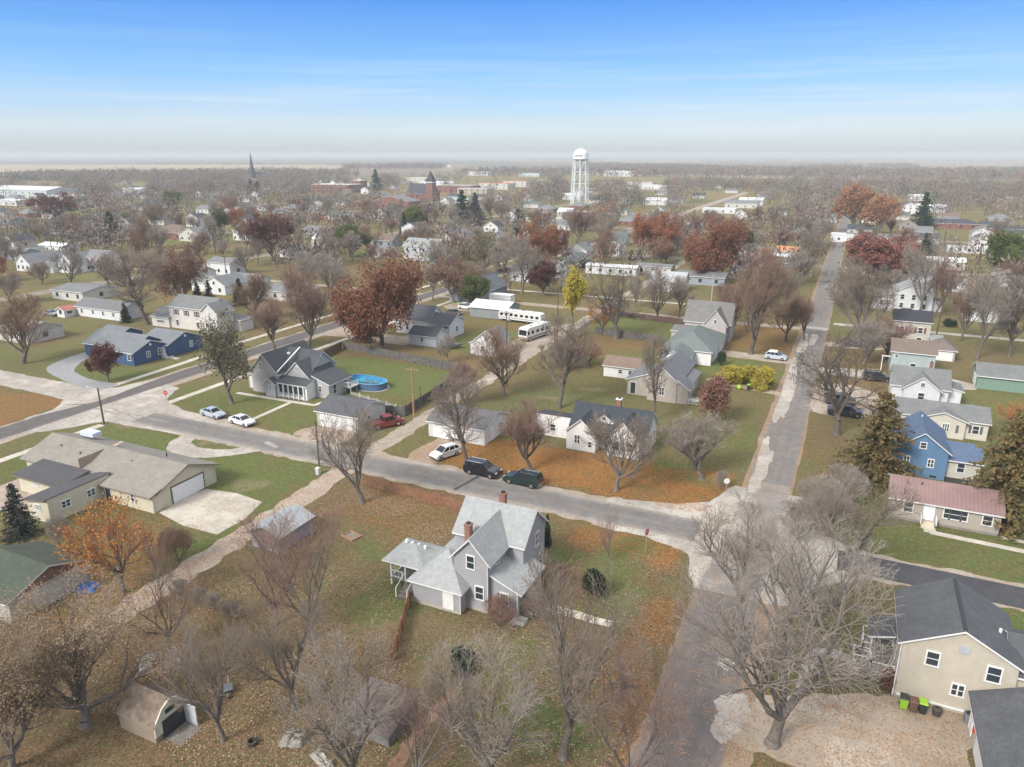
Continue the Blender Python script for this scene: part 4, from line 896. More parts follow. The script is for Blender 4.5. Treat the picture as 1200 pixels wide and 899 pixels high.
# ---------------------------------------------------------------- mid distance
W1=siding((.70,.70,.69),.2,'bright_white_siding'); W2=siding((.58,.56,.50),.2,'cream_siding_d'); WB=siding((.30,.34,.38),.2,'blue_grey_siding'); WR=brick((.26,.11,.08))
RG=shingle((.24,.245,.25),'grey_roof'); RD=shingle((.09,.095,.11),'dark_roof'); RB=shingle((.22,.17,.14),'brown_roof'); RW=ribbed((.66,.67,.67),0,.6,'white_roof'); RT=shingle((.15,.18,.165),'green_grey_roof'); RR=ribbed((.42,.13,.11),0,.6,'red_roof')
MID=[
(28,318,8,12,3.2,6.2,'y',W1,RG,'white gabled house with one small attic window at the left','the white attic-window house',3,[(4,14,2,7,2.6,3.6,'x')]),
(78,320,9,12,3.6,7,'y',W1,RG,'white house with grey front gable left of the branchy white house','the white front-gabled house on the left',3,None),
(110,318,11,9,5.2,7.4,'x',W1,RG,'white two-story house veiled by dark branches on the left','the branch-veiled white house',3,None),
(10,291,9,11,3.4,6.2,'y',W2,RD,'cream gabled house with a very dark roof at the left edge','the cream gabled house at the left edge',2,None),
(14,304,14,8,3,4.4,'x',WB,RG,'low blue-grey house at the left edge below the cream gable','the low blue-grey house',3,None),
(33,303,6,7,2.8,4.4,'y',W1,RG,'tiny white gabled shed between low houses at the left edge',None,1,None),
(50,308,8,9,3,4.6,'x',W1,RB,'white house with a brown roof at the left','the white house with brown roof',2,None),
(60,296,16,8,3,4.0,'x',W1,RW,'long low white building with a white roof at the left','the long white building',4,None),
(80,352,14,12,2.8,3.8,'x',W2,RG,'wide low grey-roofed house behind the long white garage','the wide low grey-roofed house',3,None),
(72,372,3,3,2,2.8,'y',W1,RR,'tiny white playhouse with red front',None,1,None),
(58,274,10,9,3,5,'x',W1,RD,'white house with dark roof in the haze at the left','the hazy white house',2,None),
(102,268,9,9,3,5.6,'y',W1,RG,'white gabled house among dark trees, far left',None,2,None),
(126,268,9,9,3,5.6,'x',W1,RG,'white house behind pale bare branches, far left',None,2,None),
(195,280,22,14,3.4,6.6,'hip',WR,RB,'large brick building with a broad brown hip roof','the brown hip-roofed brick building',4,None),
(222,283,14,11,3.4,6.6,'y',W2,RG,'cream house with a big grey front gable','the cream house with grey front gable',3,None),
(255,259,14,10,4.6,7.0,'y',WB,RW,'house with a bright white metal roof in the middle left distance','the white-metal-roofed house',2,None),
(284,282,12,10,5.4,7.6,'x',W1,RG,'white two-story house with tall pale porch columns left of the maroon tree','the columned white house',4,None),
(257,322,11,8,4.4,5.8,'x',W1,RG,'white house in front of the curving road, middle left','the white roadside house',3,None),
(252,345,9,10,3,5.4,'y',W1,RG,'white gabled house with grey roof behind two dark conifers','the white house behind the conifers',2,[(-12,-4.5,2,9,3,4.6,'x')]),
(284,338,12,7,2.8,4.4,'x',W1,RG,'long white garage with grey roof beside a dark conifer','the long white garage by the conifer',2,None),
(338,302,9,8,3,5.2,'y',W1,RD,'small white gabled house with a dark roof right of the maroon tree','the small white dark-roofed house',2,None),
(370,275,17,9,3,4.4,'x',WB,RG,'long blue-trimmed low house','the long blue-trimmed house',5,None),
(374,288,9,8,3,4.8,'x',W2,RW,'pale flat-looking house right of the maroon tree','the pale flat house',2,None),
(323,352,15,11,2.8,4.6,'hip',W2,RG,'large low grey hip-roofed house left of the rust-red tree','the low grey hip-roofed house',3,None),
(492,305,16,10,5.6,8.4,'x',siding((.52,.54,.54),.2,'pale_grey_two_story'),shingle((.36,.375,.37),'pale_roof',.12),'big pale grey two-story house with a light grey roof and dark porch','the big pale two-story house',4,[(-2,6,-2.5,0,2.6,3.4,'sN'),(7,13,3,9,3,4.6,'y')]),
(445,302,9,8,3,4.6,'x',W1,RG,'white house tucked behind the green tree',None,2,None),
(575,272,9,9,3,5.8,'y',W1,RD,'white house with dark gable and a bright porch, upper middle','the white house with bright porch',2,None),
(580,285,7,8,3,5.2,'y',WB,RG,'little blue-grey gabled house, upper middle','the little blue-grey gabled house',1,None),
(672,312,9,9,2.8,4.6,'y',WB,RT,'small house with green-grey roof and dark front left of the long white mobile home','the small green-grey-roofed house',3,None),
(715,322,19,6,2.9,3.4,'x',W1,RW,'long white mobile home with a white roof','the long white mobile home',5,None),
(765,322,13,7,2.9,3.6,'x',W2,RG,'grey mobile home behind bare branches','the grey mobile home',3,None),
(712,300,10,9,5.2,8.0,'y',W1,RG,'white ornate gabled house veiled by purple branches','the ornate white gabled house',3,None),
(640,325,10,8,3.4,5.4,'x',W1,RG,'white house behind the small maroon tree in the middle','the white house behind the maroon tree',2,None),
(720,288,10,10,3.2,6.0,'x',W2,RT,'cream house with a slate green roof','the slate-green-roofed house',2,None),
(632,257,11,9,3,4.6,'x',W2,ribbed((.42,.24,.24),0,.6,'pink_roof'),'low house with a faded pink roof','the faded-pink-roofed house',2,None),
(661,258,10,9,5.4,7.6,'x',W1,RW,'white two-story house left of the water tower foot','the white house at the water tower foot',3,None),
(683,253,12,6,2.6,3,'x',W1,RW,'low white building at the foot of the water tower',None,3,None),
(745,262,13,10,3.2,5.6,'x',W1,RG,'white house with a blue-grey roof','the white house with blue-grey roof',2,None),
(727,252,10,9,3.2,5.4,'hip',W2,RT,'cream hip-roofed house right of the water tower','the cream hip-roofed house',2,None),
(771,252,8,9,3.4,6.2,'y',W1,RG,'small white-arched gable house above the rust tree','the white-arched gable house',3,None),
(842,250,24,10,3.4,3.6,'flat',W1,RW,'flat white commercial building','the flat white commercial building',4,None),
(868,244,26,12,4,6,'x',W2,RG,'large pale grey shop building','the large pale shop building',4,None),
(780,342,11,9,3,5.8,'x',W2,ribbed((.40,.42,.42),0,1.2,'striped_roof'),'house with a pale striped metal roof','the striped-metal-roofed house',2,None),
(820,334,16,8,2.8,4.0,'x',WB,RG,'long low grey building below the rust tree','the long low grey building',3,None),
(862,327,5,6,2.6,4.0,'y',W1,RG,'tiny white shed beneath the rust tree',None,1,None),
(888,303,15,9,3,4.4,'x',W2,RB,'low house with a brown roof and cream wall','the low brown-roofed house',2,None),
(912,312,13,8,3.8,4.4,'x',plain((.16,.19,.21)),RW,'white-roofed shop with dark blue wall','the dark blue-walled shop',1,None),
(922,303,9,8,3.0,4.6,'x',W1,ribbed((.50,.22,.08),0,.6,'orange_metal_roof'),'white garage with an orange metal roof','the orange-roofed garage',1,None),
(992,284,15,10,3.6,4.2,'flat',W1,RW,'flat white building with a red brick front','the flat white building with red front',2,None),
(1022,285,24,10,3,4.2,'x',W2,RG,'long low grey-roofed house','the long low grey-roofed house',4,None),
(1063,270,9,9,3,5.4,'y',WR,RB,'brick gabled house with brown roof by the far pole','the brick gabled house',2,None),
(1066,251,12,11,5.4,8,'y',W1,RG,'tall white house beyond the big conifer','the tall white house beyond the conifer',3,None),
(1112,268,30,11,3.0,5.2,'hip',WR,RD,'long brick ranch with a dark hip roof','the long brick ranch',5,[(16,28,1,9,2.8,4.6,'x')]),
(1180,275,17,10,3,4.6,'x',WR,RD,'brick house with a black roof','the brick black-roofed house',3,None),
(1189,303,12,10,3.2,5.6,'y',WR,RB,'red-brick gabled house at the right edge','the red-brick gabled house',2,None),
(1195,337,14,10,3,5.2,'x',W1,RG,'white house with a broad grey roof at the right edge','the white house at the right edge',2,None),
(1135,297,17,3.4,2.8,2.9,'flat',W1,RW,'long white trailer home','the long white trailer home',5,None),
(1107,316,13,8,3,4.2,'x',W2,RW,'pale roofed house behind bare branches at the right','the pale-roofed house at the right',3,None),
(1082,334,10,8,3,4.8,'x',W1,RG,'white house crossed by pale trunks','the white house crossed by pale trunks',2,None),
(1118,342,6,5,2.6,3.8,'x',W1,RG,'small white shed behind the pale trunks',None,1,None),
(15,401,11,9,2.8,4.4,'x',W2,shingle((.38,.38,.36),'pale_grey_roof_b',.15),'low cream building with pale roof left of the long white garage','the low cream building at the left edge',1,None),
(222,330,9,8,3,5,'x',W1,RG,'white house hidden behind the brown-leaved tree',None,2,None),
(1045,330,9,8,3,4.8,'x',W1,RG,'white house right of the dark red tree',None,2,None),
(610,330,9,8,3,4.8,'x',W1,RG,'white house behind the tall bare trees in the middle',None,2,None),
]
for (px,py,w,d,e,r,ty,wl,rf,lab,noun,nw,ex) in MID:
    far=py<300
    cat='house'
    for k in ('garage','shed','building','playhouse','shop','trailer','mobile home'):
        if (' '+k) in ' '+lab.split(' with ')[0].split(' below ')[0].split(' of ')[0].split(' at ')[0].split(' behind ')[0].split(' beside ')[0].split(' beneath ')[0].split(' between ')[0]: cat=k
    mh(px,py,w,d,e,r,ty,wl,rf,lab,cat,cat.replace(' ','_'),noun,nw,ex)
# ---------------------------------------------------------------- downtown, church, water tower
def downtown(px,py,w,d,h,wallm,roofm,label,nw=4,noun=None,rt='flat',r=None):
    x,y=g(px,py)
    H=house('building',label,'building',[(x-w/2,x+w/2,y,y+d,h,r or h,rt)],wallm,roofm,M['white'],over=.3,noun=noun)
    for i in range(nw):
        for k in range(max(1,int(h//3.4))):
            mb=MB(); face_box(mb,'S',H[2][0],-w/2+(i+.5)*w/nw,1+3.3*k,2.7+3.3*k,1.3,.004,.06); mb.build('window',M['glass'],H[0])
    return H
FL=plain((.55,.56,.55),.8,.1); FG=plain((.34,.36,.36),.8,.1)
downtown(386,226,52,30,9,WR,FL,'wide brick downtown block with a white flat roof, left of the brick tower',8,'the wide brick downtown block')
downtown(417,224,14,14,12,WR,FL,'square brick tower block with a pale cap',2,'the square brick tower block')
downtown(434,223,20,16,8,W2,FL,'pale downtown building left of the tall dark conifer',3)
downtown(458,245,34,18,6,WR,RG,'brick hall with a long grey gable roof',5,'the brick hall','y',10)
downtown(532,226,44,24,8,WR,FG,'red brick downtown block right of the church',6,'the brick block right of the church')
downtown(553,229,36,18,7,plain((.40,.34,.27)),FG,'tan downtown building with a row of lit-looking pale bays',5,'the tan building with pale bays')
downtown(578,222,40,24,7,W2,plain((.50,.12,.085),.7,.1),'downtown building with a bright red roof',4,'the bright red-roofed building')
downtown(603,219,34,22,7,W2,plain((.47,.13,.10),.7,.1),'second red-roofed downtown building, set farther right',3)
downtown(535,238,24,12,4,W2,plain((.16,.42,.44),.6,.1),'low building with a turquoise roof',3,'the turquoise-roofed building')
downtown(750,219,34,20,6,W2,plain((.45,.16,.13),.7,.1),'wide building with a dull red roof right of the water tower',4)
downtown(20,232,95,34,8,plain((.50,.54,.54),.6,.06),RW,'huge pale metal hall at the far left edge',9,'the huge pale metal hall','x',11)
downtown(70,236,40,22,5,W1,FL,'low white hall behind the dark red tree, far left',5)
downtown(8,241,28,16,4,W1,RW,'bright white low building at the far left edge',3,None,'x',5)
downtown(155,226,30,16,5,W1,FL,'low white and red building, far left',3)
downtown(560,206,46,22,8,W1,FL,'white hall beyond the downtown roofs',5)
downtown(725,207,60,24,8,W1,RW,'long white arched hall right of the water tower tank',6,None,'x',11)
downtown(620,207,44,20,6,plain((.46,.54,.50)),plain((.48,.58,.54),.6),'pale green metal hall behind downtown',5)
downtown(690,205,70,20,6,W2,plain((.35,.46,.42),.6),'long pale green-roofed hall beyond the water tower',5)
downtown(490,214,40,24,7,W2,plain((.46,.55,.53),.6),'pale aqua-roofed building left of the church spire',4)
downtown(765,222,30,20,5,W1,FL,'white warehouse beside the dull red roof',3)
downtown(525,196,22,14,6,W1,RW,'white farmhouse beyond the downtown',2)
# church
x,y=g(500,236)
H=house('church','red brick church with dark grey roof and a dark pointed corner spire','church',[(x-22,x+4,y,y+18,7,15,'x')],WR,RD,M['white'],over=.4,noun='the brick church')
m=MB(); m.box(x+2,x+9,y-4,y+3,0,17); part(H,'tower',m,WR); m=MB(); m.box(x+1.6,x+9.4,y-4.4,y+3.4,17.02,17.8); part(H,'cornice',m,M['white'])
m=MB(); c=(x+5.5,y-.5,28); q=[(x+1.8,y-4.2,17.82),(x+9.2,y-4.2,17.82),(x+9.2,y+3.2,17.82),(x+1.8,y+3.2,17.82)]
for i in range(4): m.poly([q[i],q[(i+1)%4],c])
part(H,'spire',m,RD)
for k in (3,9): 
    for zz in (2.5,): 
        m=MB(); m.box(x-20+k,x-18.4+k,y-.08,y-.004,zz,zz+3.4); part(H,'window',m,M['glass'])
x,y=g(296,212)
H=house('church','distant church with a very slender dark steeple','church',[(x-9,x+9,y+4,y+26,8,14,'y')],WR,RD,M['white'],noun='the slender dark steeple')
m=MB(); m.box(x-3.2,x+3.2,y-2.4,y+4,0,16); part(H,'tower',m,RD); m=MB()
q=[(x-2.6,y-1.8,16.02),(x+2.6,y-1.8,16.02),(x+2.6,y+3.4,16.02),(x-2.6,y+3.4,16.02)]
for i in range(4): m.poly([q[i],q[(i+1)%4],(x,y+.8,47)])
part(H,'steeple',m,plain((.06,.06,.07)))
# water tower
wx_,wy_=g(679,243); D=pr(wx_,wy_,20)[2]
zt=20.
while pr(wx_,wy_,zt)[1]>174.3: zt+=.1
zb=20.
while pr(wx_,wy_,zb)[1]>187.2: zb+=.1
rt=8.7*D/F
T=thing('water_tower','tall white water tower with a domed tank on slender legs rising above the town','water tower',(wx_,wy_,0))
NOUNS.append((680,215,'the water tower'))
wt=plain((.72,.75,.74),.45,.04)
h=zt-zb; m=MB()
m.lathe([(.1,-.18*h),(rt*.55,-.14*h),(rt*.9,-.02*h),(rt,0),(rt*1.02,.02*h),(rt,.04*h),(rt,.42*h),(rt*.96,.58*h),(rt*.82,.76*h),(rt*.55,.91*h),(rt*.25,.985*h),(.05,h)],n=32)
m.v=[(a,b,c+zb) for a,b,c in m.v]; m.build('tank',wt,T,smooth=True)
m=MB(); m.lathe([(rt*1.0,zb+.05*h),(rt*1.12,zb+.05*h),(rt*1.12,zb+.12*h),(rt*1.09,zb+.12*h)],n=32); m.build('balcony',wt,T)
rb=rt*1.22
for i in range(8):
    a=2*math.pi*(i+.35)/8; m=MB(); m.tube((rb*math.cos(a),rb*math.sin(a),0),(rt*.97*math.cos(a),rt*.97*math.sin(a),zb+.05*h),.42,.36,8); m.build('leg',wt,T)
m=MB()
for zf in (.25,.5,.75):
    rr=rb+(rt*.97-rb)*zf
    for i in range(8):
        a=2*math.pi*(i+.35)/8;b2=2*math.pi*(i+1.35)/8
        m.tube((rr*math.cos(a),rr*math.sin(a),zb*zf),(rr*math.cos(b2),rr*math.sin(b2),zb*zf),.16,.16,6)
for zf in (0,.25,.5,.75):
    r0=rb+(rt*.97-rb)*zf; r1=rb+(rt*.97-rb)*(zf+.25)
    for i in range(8):
        a=2*math.pi*(i+.35)/8;b2=2*math.pi*(i+1.35)/8
        m.tube((r0*math.cos(a),r0*math.sin(a),zb*zf),(r1*math.cos(b2),r1*math.sin(b2),zb*(zf+.25)),.07,.07,4)
        m.tube((r0*math.cos(b2),r0*math.sin(b2),zb*zf),(r1*math.cos(a),r1*math.sin(a),zb*(zf+.25)),.07,.07,4)
m.build('bracing',wt,T)
m=MB(); m.tube((0,0,0),(0,0,zb),.85,.85,12); m.build('riser_pipe',wt,T)
m=MB(); m.tube((0,0,zt-.1),(0,0,zt+2),.12,.08,6); m.lathe([(.7,zt-.1),(.7,zt+.5),(.05,zt+.8)],n=12); m.build('vent_cap',wt,T)
# illegible dark lettering round the tank, as marks
m=MB(); rg=random.Random(3)
for i in range(9):
    a=-math.pi/2+YAW-.95+i*.115; da=.075; z0=zb+.27*h; z1=zb+.40*h; r=rt+.06
    def q(a_,z_): return (r*math.cos(a_),r*math.sin(a_),z_)
    m.poly([q(a,z0),q(a+.028,z0),q(a+.028,z1),q(a,z1)])
    zz=z0+(z1-z0)*rg.choice((.1,.5,.9)); m.poly([q(a+.028,zz-.35),q(a+da,zz-.35),q(a+da,zz+.35),q(a+.028,zz+.35)])
    if i%2: m.poly([q(a+da,z0),q(a+da+.024,z0),q(a+da+.024,z1),q(a+da,z1)])
m.build('lettering',plain((.05,.07,.08)),T,fix=False)
# ---------------------------------------------------------------- fences
def fence(label,pts,h,mat,board=.14,gap=.02,name='fence',jitter=.05,post=True,group=None,seed=1):
    rng=random.Random(seed); x0,y0=pts[0]
    T=thing(name,label,'fence',(x0,y0,0),0,group); m=MB(); pm=MB(); rl=MB()
    for a,b in zip(pts[:-1],pts[1:]):
        a=Vector(a)-Vector((x0,y0));b=Vector(b)-Vector((x0,y0)); L=(b-a).length; d=(b-a)/L; nn=Vector((-d.y,d.x))
        n=int(L/(board+gap))
        for i in range(n):
            p=a+d*(i*(board+gap)); q=p+d*board; hh=h+rng.uniform(-jitter,jitter)
            A=p-nn*.012;B=q-nn*.012;C=q+nn*.012;E=p+nn*.012; k=len(m.v)
            m.v+=[(A.x,A.y,.03),(B.x,B.y,.03),(C.x,C.y,.03),(E.x,E.y,.03),(A.x,A.y,hh),(B.x,B.y,hh),(C.x,C.y,hh),(E.x,E.y,hh)]
            for f in ((4,5,6,7),(0,1,5,4),(1,2,6,5),(2,3,7,6),(3,0,4,7)): m.f.append(tuple(k+z for z in f)); m.mi.append(0)
        for i in range(int(L/2.4)+1):
            p=a+d*min(L,i*2.4)+nn*.09; pm=MB(); pm.box(p.x-.06,p.x+.06,p.y-.06,p.y+.06,0,h+.08); pm.build('post',mat,T)
        for z in (.35,h-.3):
            p=a+nn*.045;q=b+nn*.045; rl.tube((p.x,p.y,z),(q.x,q.y,z),.04,.04,4)
    m.build('boards',mat,T); rl.build('rails',mat,T)
    return T
gwf=plain((.13,.12,.11),.9,.45,1.5,'old_fence_boards'); rwf=plain((.30,.145,.085),.85,.35,1.5,'red_fence_boards'); bwf=plain((.24,.165,.11),.9,.35,1.5,'brown_fence_boards')
fence('weathered dark board fence along the north side of the pool lawn',[(-101.5,128.5),(-66.0,122.5)],1.8,gwf,seed=2)
fence('brown board fence closing the west side of the pool lawn',[(-98.3,109.5),(-101.6,128.3)],1.8,bwf,seed=3)
fence('weathered dark board fence along the alley side of the pool lawn',[(-65.8,122.3),(-64.4,96.5),(-68.6,95.4)],1.8,gwf,seed=4)
fence('reddish wood board fence behind the big bare tree north-west of the farmhouse',[(-55.0,71.8),(-39.3,70.3)],1.5,rwf,board=.1,gap=.09,seed=5)
fence('reddish wood board fence running from the farmhouse down to the low shed',[(-34.9,51.6),(-34.2,49.8),(-31.2,42.8)],1.3,rwf,board=.11,gap=.03,jitter=.1,seed=6)
fence('grey board fence behind the brushy yard east of the motorhome lot',[(-54.5,166.5),(-36.5,163.5)],1.7,gwf,seed=7)
fence('dark long fence along the narrow street, middle distance',[(-57,187.8),(-36,184.5)],1.6,plain((.12,.07,.06),.9,.3),seed=8)
fence('white picket fence in front of the white two-story house, upper right',[(7.5,227.5),(12.5,227.3)],1.2,M['white'],seed=9,board=.1,gap=.08)
fence('low grey wire-and-board fence west of the grey gabled house',[(-79.5,101.8),(-66.8,98.6),(-66,95.4)],.9,plain((.5,.5,.48)),board=.06,gap=.5,seed=10,jitter=0)
# leftover thicket line in the foreground yard
# ---------------------------------------------------------------- vehicles
def loft(mb,secs,mi=0,capm=None):
    """secs: list of closed rings (same count); joins them"""
    n=len(secs[0]);k=len(mb.v)
    for s in secs: mb.v+=[tuple(p) for p in s]
    for q in range(len(secs)-1):
        for i in range(n):
            j=(i+1)%n; mb.f.append((k+q*n+i,k+q*n+j,k+(q+1)*n+j,k+(q+1)*n+i)); mb.mi.append(mi)
    mb.f.append(tuple(k+i for i in range(n)));mb.mi.append(mi)
    mb.f.append(tuple(k+(len(secs)-1)*n+i for i in range(n)));mb.mi.append(mi)
def wheel(T,x,y,r=.34,w=.24,rim=None):
    m=MB(); m.tube((x,y-w/2,r),(x,y+w/2,r),r,r,18); o=m.build('wheel',M['rubber'],T)
    m=MB(); s=1 if y>0 else -1
    m.tube((x,y+s*(w/2-.02),r),(x,y+s*(w/2+.015),r),r*.62,r*.55,14); m.build('rim',rim or M['chrome'],o)
CARS=0
def car(px,py,heading,kind,col,label,cat='car',name='parked_car',group=None,noun=None,world=None,trim=None):
    """heading in degrees: nose direction in world (0 = +X east)"""
    x,y=world or g(px,py)
    T=thing(name,label,cat,(x,y,.03),R(heading),group)
    if kind=='sedan': L,W,h1,h2=4.75,1.82,.92,1.44; prof=[(-2.35,.42),(-2.36,.72),(-2.2,.97),(-1.55,1.03),(1.0,.98),(1.9,.86),(2.28,.68),(2.36,.42)]; cab=[(-1.75,1.0),(-.95,1.43),(.35,1.45),(1.2,.97)]
    elif kind=='hatch': L,W=4.5,1.85; prof=[(-2.2,.45),(-2.24,.8),(-2.15,1.08),(1.05,1.05),(1.85,.93),(2.2,.72),(2.27,.45)]; cab=[(-2.12,1.06),(-1.6,1.6),(.3,1.64),(1.25,1.03)]
    elif kind=='suv': L,W=5.2,2.0; prof=[(-2.55,.5),(-2.6,.85),(-2.52,1.18),(1.2,1.16),(2.2,1.06),(2.5,.88),(2.56,.5)]; cab=[(-2.48,1.16),(-2.2,1.82),(.35,1.86),(1.22,1.14)]
    elif kind=='truck': L,W=5.6,2.0; prof=[(-2.8,.55),(-2.82,.9),(-2.78,1.15),(1.4,1.15),(2.35,1.08),(2.7,.9),(2.76,.5)]; cab=[(-.6,1.15),(-.45,1.82),(.9,1.84),(1.55,1.13)]
    hw=W/2
    paint=gloss(col,.28,.0,'car_paint',coat=.7) if isinstance(col,tuple) else col
    # body: rings along width so that the sides curve in at sill and shoulder
    mb=MB(); rings=[]
    for (yy,sx,dz,zz) in ((-hw*.93,.985,-.06,.0),(-hw,1,-.0,0),(-hw*.9,1,.03,0),(0,1.0,.05,0),(hw*.9,1,.03,0),(hw,1,-.0,0),(hw*.93,.985,-.06,0)):
        top=[(a*sx,yy,(z+dz) if z>.8 else z) for a,z in prof]
        rings.append(top+[(prof[-1][0]*.93,yy,.24),(prof[0][0]*.93,yy,.24)])
    loft(mb,rings); body=mb.build('body',paint,T,smooth=False)
    # bevelled glasshouse
    mb=MB(); ci=hw*.93; ct=hw*.74
    c=cab
    def ring(yb,yt,s=1.0): return [(c[0][0],yb,c[0][1]-.02),(c[1][0],yt,c[1][1]),(c[2][0],yt,c[2][1]),(c[3][0],yb,c[3][1]-.02)]
    loft(mb,[ring(-ci,-ct),ring(-ci*.55,-ct*.55),ring(ci*.55,ct*.55),ring(ci,ct)]); mb.build('windows',M['carglass'],T)
    mb=MB(); t=.035
    rz=[c[1],c[2]]; x0,x1=c[1][0]-.08,c[2][0]+.05; z0=c[1][1];z1=c[2][1]
    mb.poly([(x0,-ct-.01,z0-.01),(x1,-ct-.01,z1-.01),(x1,ct+.01,z1-.01),(x0,ct+.01,z0-.01)]); mb.poly([(x0,-ct-.01,z0+t),(x1,-ct-.01,z1+t),(x1,ct+.01,z1+t),(x0,ct+.01,z0+t)])
    for a,b2 in (((x0,-ct-.01),(x1,-ct-.01)),((x1,-ct-.01),(x1,ct+.01)),((x1,ct+.01),(x0,ct+.01)),((x0,ct+.01),(x0,-ct-.01))):
        za=z0 if a[0]==x0 else z1; zb_=z0 if b2[0]==x0 else z1
        mb.poly([(a[0],a[1],za-.01),(b2[0],b2[1],zb_-.01),(b2[0],b2[1],zb_+t),(a[0],a[1],za+t)])
    for s in (-1,1):
        mb.tube((c[0][0],s*ci,c[0][1]),(c[1][0],s*ct,c[1][1]),.06,.05,4); mb.tube((c[3][0],s*ci,c[3][1]),(c[2][0],s*ct,c[2][1]),.05,.045,4)
        for fx in ((.42,) if kind in('sedan','truck') else (.28,.64)):
            xb=c[0][0]+(c[3][0]-c[0][0])*fx; xt=c[1][0]+(c[2][0]-c[1][0])*fx; mb.tube((xb,s*ci,c[0][1]),(xt,s*ct,c[1][1]),.05,.04,4)
    mb.build('roof',paint,T)
    wx=L*.31
    for sx in (-wx,wx*1.02):
        for sy in (-hw+.1,hw-.1): wheel(T,sx,sy,.37 if kind in('suv','truck') else .33)
    fx=prof[-2][0]; fz=prof[-2][1]
    for s in (-1,1):
        m=MB(); m.box(fx-.16,fx+.02,s*hw*.72-.2,s*hw*.72+.2,fz-.06,fz+.08); m.build('headlight',gloss((.75,.77,.78),.15,name='headlight_glass'),T)
        m=MB(); rx=prof[1][0]; m.box(rx-.012,rx+.12,s*hw*.78-.15,s*hw*.78+.15,prof[1][1],prof[1][1]+.22); m.build('tail_light',gloss((.35,.02,.02),.2,name='tail_light'),T)
    m=MB(); m.box(prof[-1][0]-.1,prof[-1][0]+.03,-hw*.85,hw*.85,.3,.5); m.box(prof[0][0]-.03,prof[0][0]+.1,-hw*.85,hw*.85,.32,.52); m.build('bumper',trim or plain((.10,.10,.11),.5,.05),T)
    if kind in('suv','hatch'):
        m=MB()
        for s in (-1,1): m.tube((c[1][0]+.1,s*ct*.92,z0+.09),(c[2][0]-.2,s*ct*.92,z1+.09),.025,.025,5)
        m.build('roof_rack',M['chrome'],T)
    if kind=='truck':
        m=MB(); m.box(-2.72,-.75,-hw*.8,hw*.8,1.16,1.19); m.build('truck_bed',M['dark'],T)
    if noun:
        q=pr(x,y,1); NOUNS.append((q[0],q[1],noun))
    return T
car(250,488,-8,'sedan',(.42,.47,.52),'silver sedan parked on the verge, left of the white sedan',noun='the silver sedan')
car(284,497,-8,'sedan',(.72,.73,.73),'white sedan parked on the verge, right of the silver sedan',noun='the white sedan')
car(522,535,-112,'hatch',(.74,.74,.73),'white crossover parked on a leafy driveway in front of the white garage',noun='the white crossover')
car(566,556,-3,'suv',(.012,.012,.015),'black SUV parked beside the cross street, left of the dark green SUV',noun='the black SUV')
car(613,567,178,'suv',(.008,.025,.027),'dark green SUV with gold lower trim parked beside the orange leaves',noun='the dark green SUV',trim=plain((.42,.38,.28),.5))
car(410,381,-20,'truck',(.03,.09,.16),'blue pickup parked near the great rust-red tree',cat='pickup truck',name='pickup_truck')
car(425,401,0,'sedan',(.02,.03,.03),'black car on the gravel pad under the rust-red tree')
car(909,421,-5,'hatch',(.50,.55,.60),'silver crossover parked on the gravel driveway west of the north street')
car(546,362,-3,'hatch',(.72,.72,.72),'white car between the slate-blue house and metal shed')
car(532,369,-5,'sedan',(.10,.09,.09),'dark car behind the white house by the rust-red tree')
car(1002,406,3,'sedan',(.05,.06,.08),'dark blue car parked right of the north street, nearer the beige house')
car(1016,404,8,'sedan',(.02,.02,.025),'black car parked right of the dark blue car')
car(1028,446,2,'suv',(.03,.035,.03),'dark SUV half hidden by branches near the white cottage')
car(984,473,15,'suv',(.06,.06,.07),'dark grey SUV parked beneath the big dark bare tree',group=None)
car(990,487,5,'truck',(.035,.04,.05),'dark pickup parked beneath the big dark bare tree',cat='pickup truck',name='pickup_truck')
car(440,525,60,'truck',(.2,.025,.025),'red pickup beside the cream garage, behind the bare tree',cat='pickup truck',name='pickup_truck',world=(-64.6,91.2))
car(319,348,0,'truck',(.03,.03,.03),'dark pickup on the curved drive, middle left',cat='pickup truck',name='pickup_truck')
car(922,314,60,'hatch',(.62,.65,.68),'silver car beside the blue-walled shop')
car(936,316,10,'sedan',(.45,.16,.04),'orange-hooded dark car beside the blue-walled shop')
car(911,281,20,'sedan',(.08,.1,.12),'dark car parked on the far road, upper right')
car(917,287,20,'hatch',(.10,.12,.14),'second dark car parked on the far road, nearer than the first')
car(592,319,10,'truck',(.22,.05,.04),'dark red pickup parked under the trees, upper middle',cat='pickup truck',name='pickup_truck')
car(75,372,0,'sedan',(.3,.31,.33),'grey car beside the long white garage',world=(-196,124))
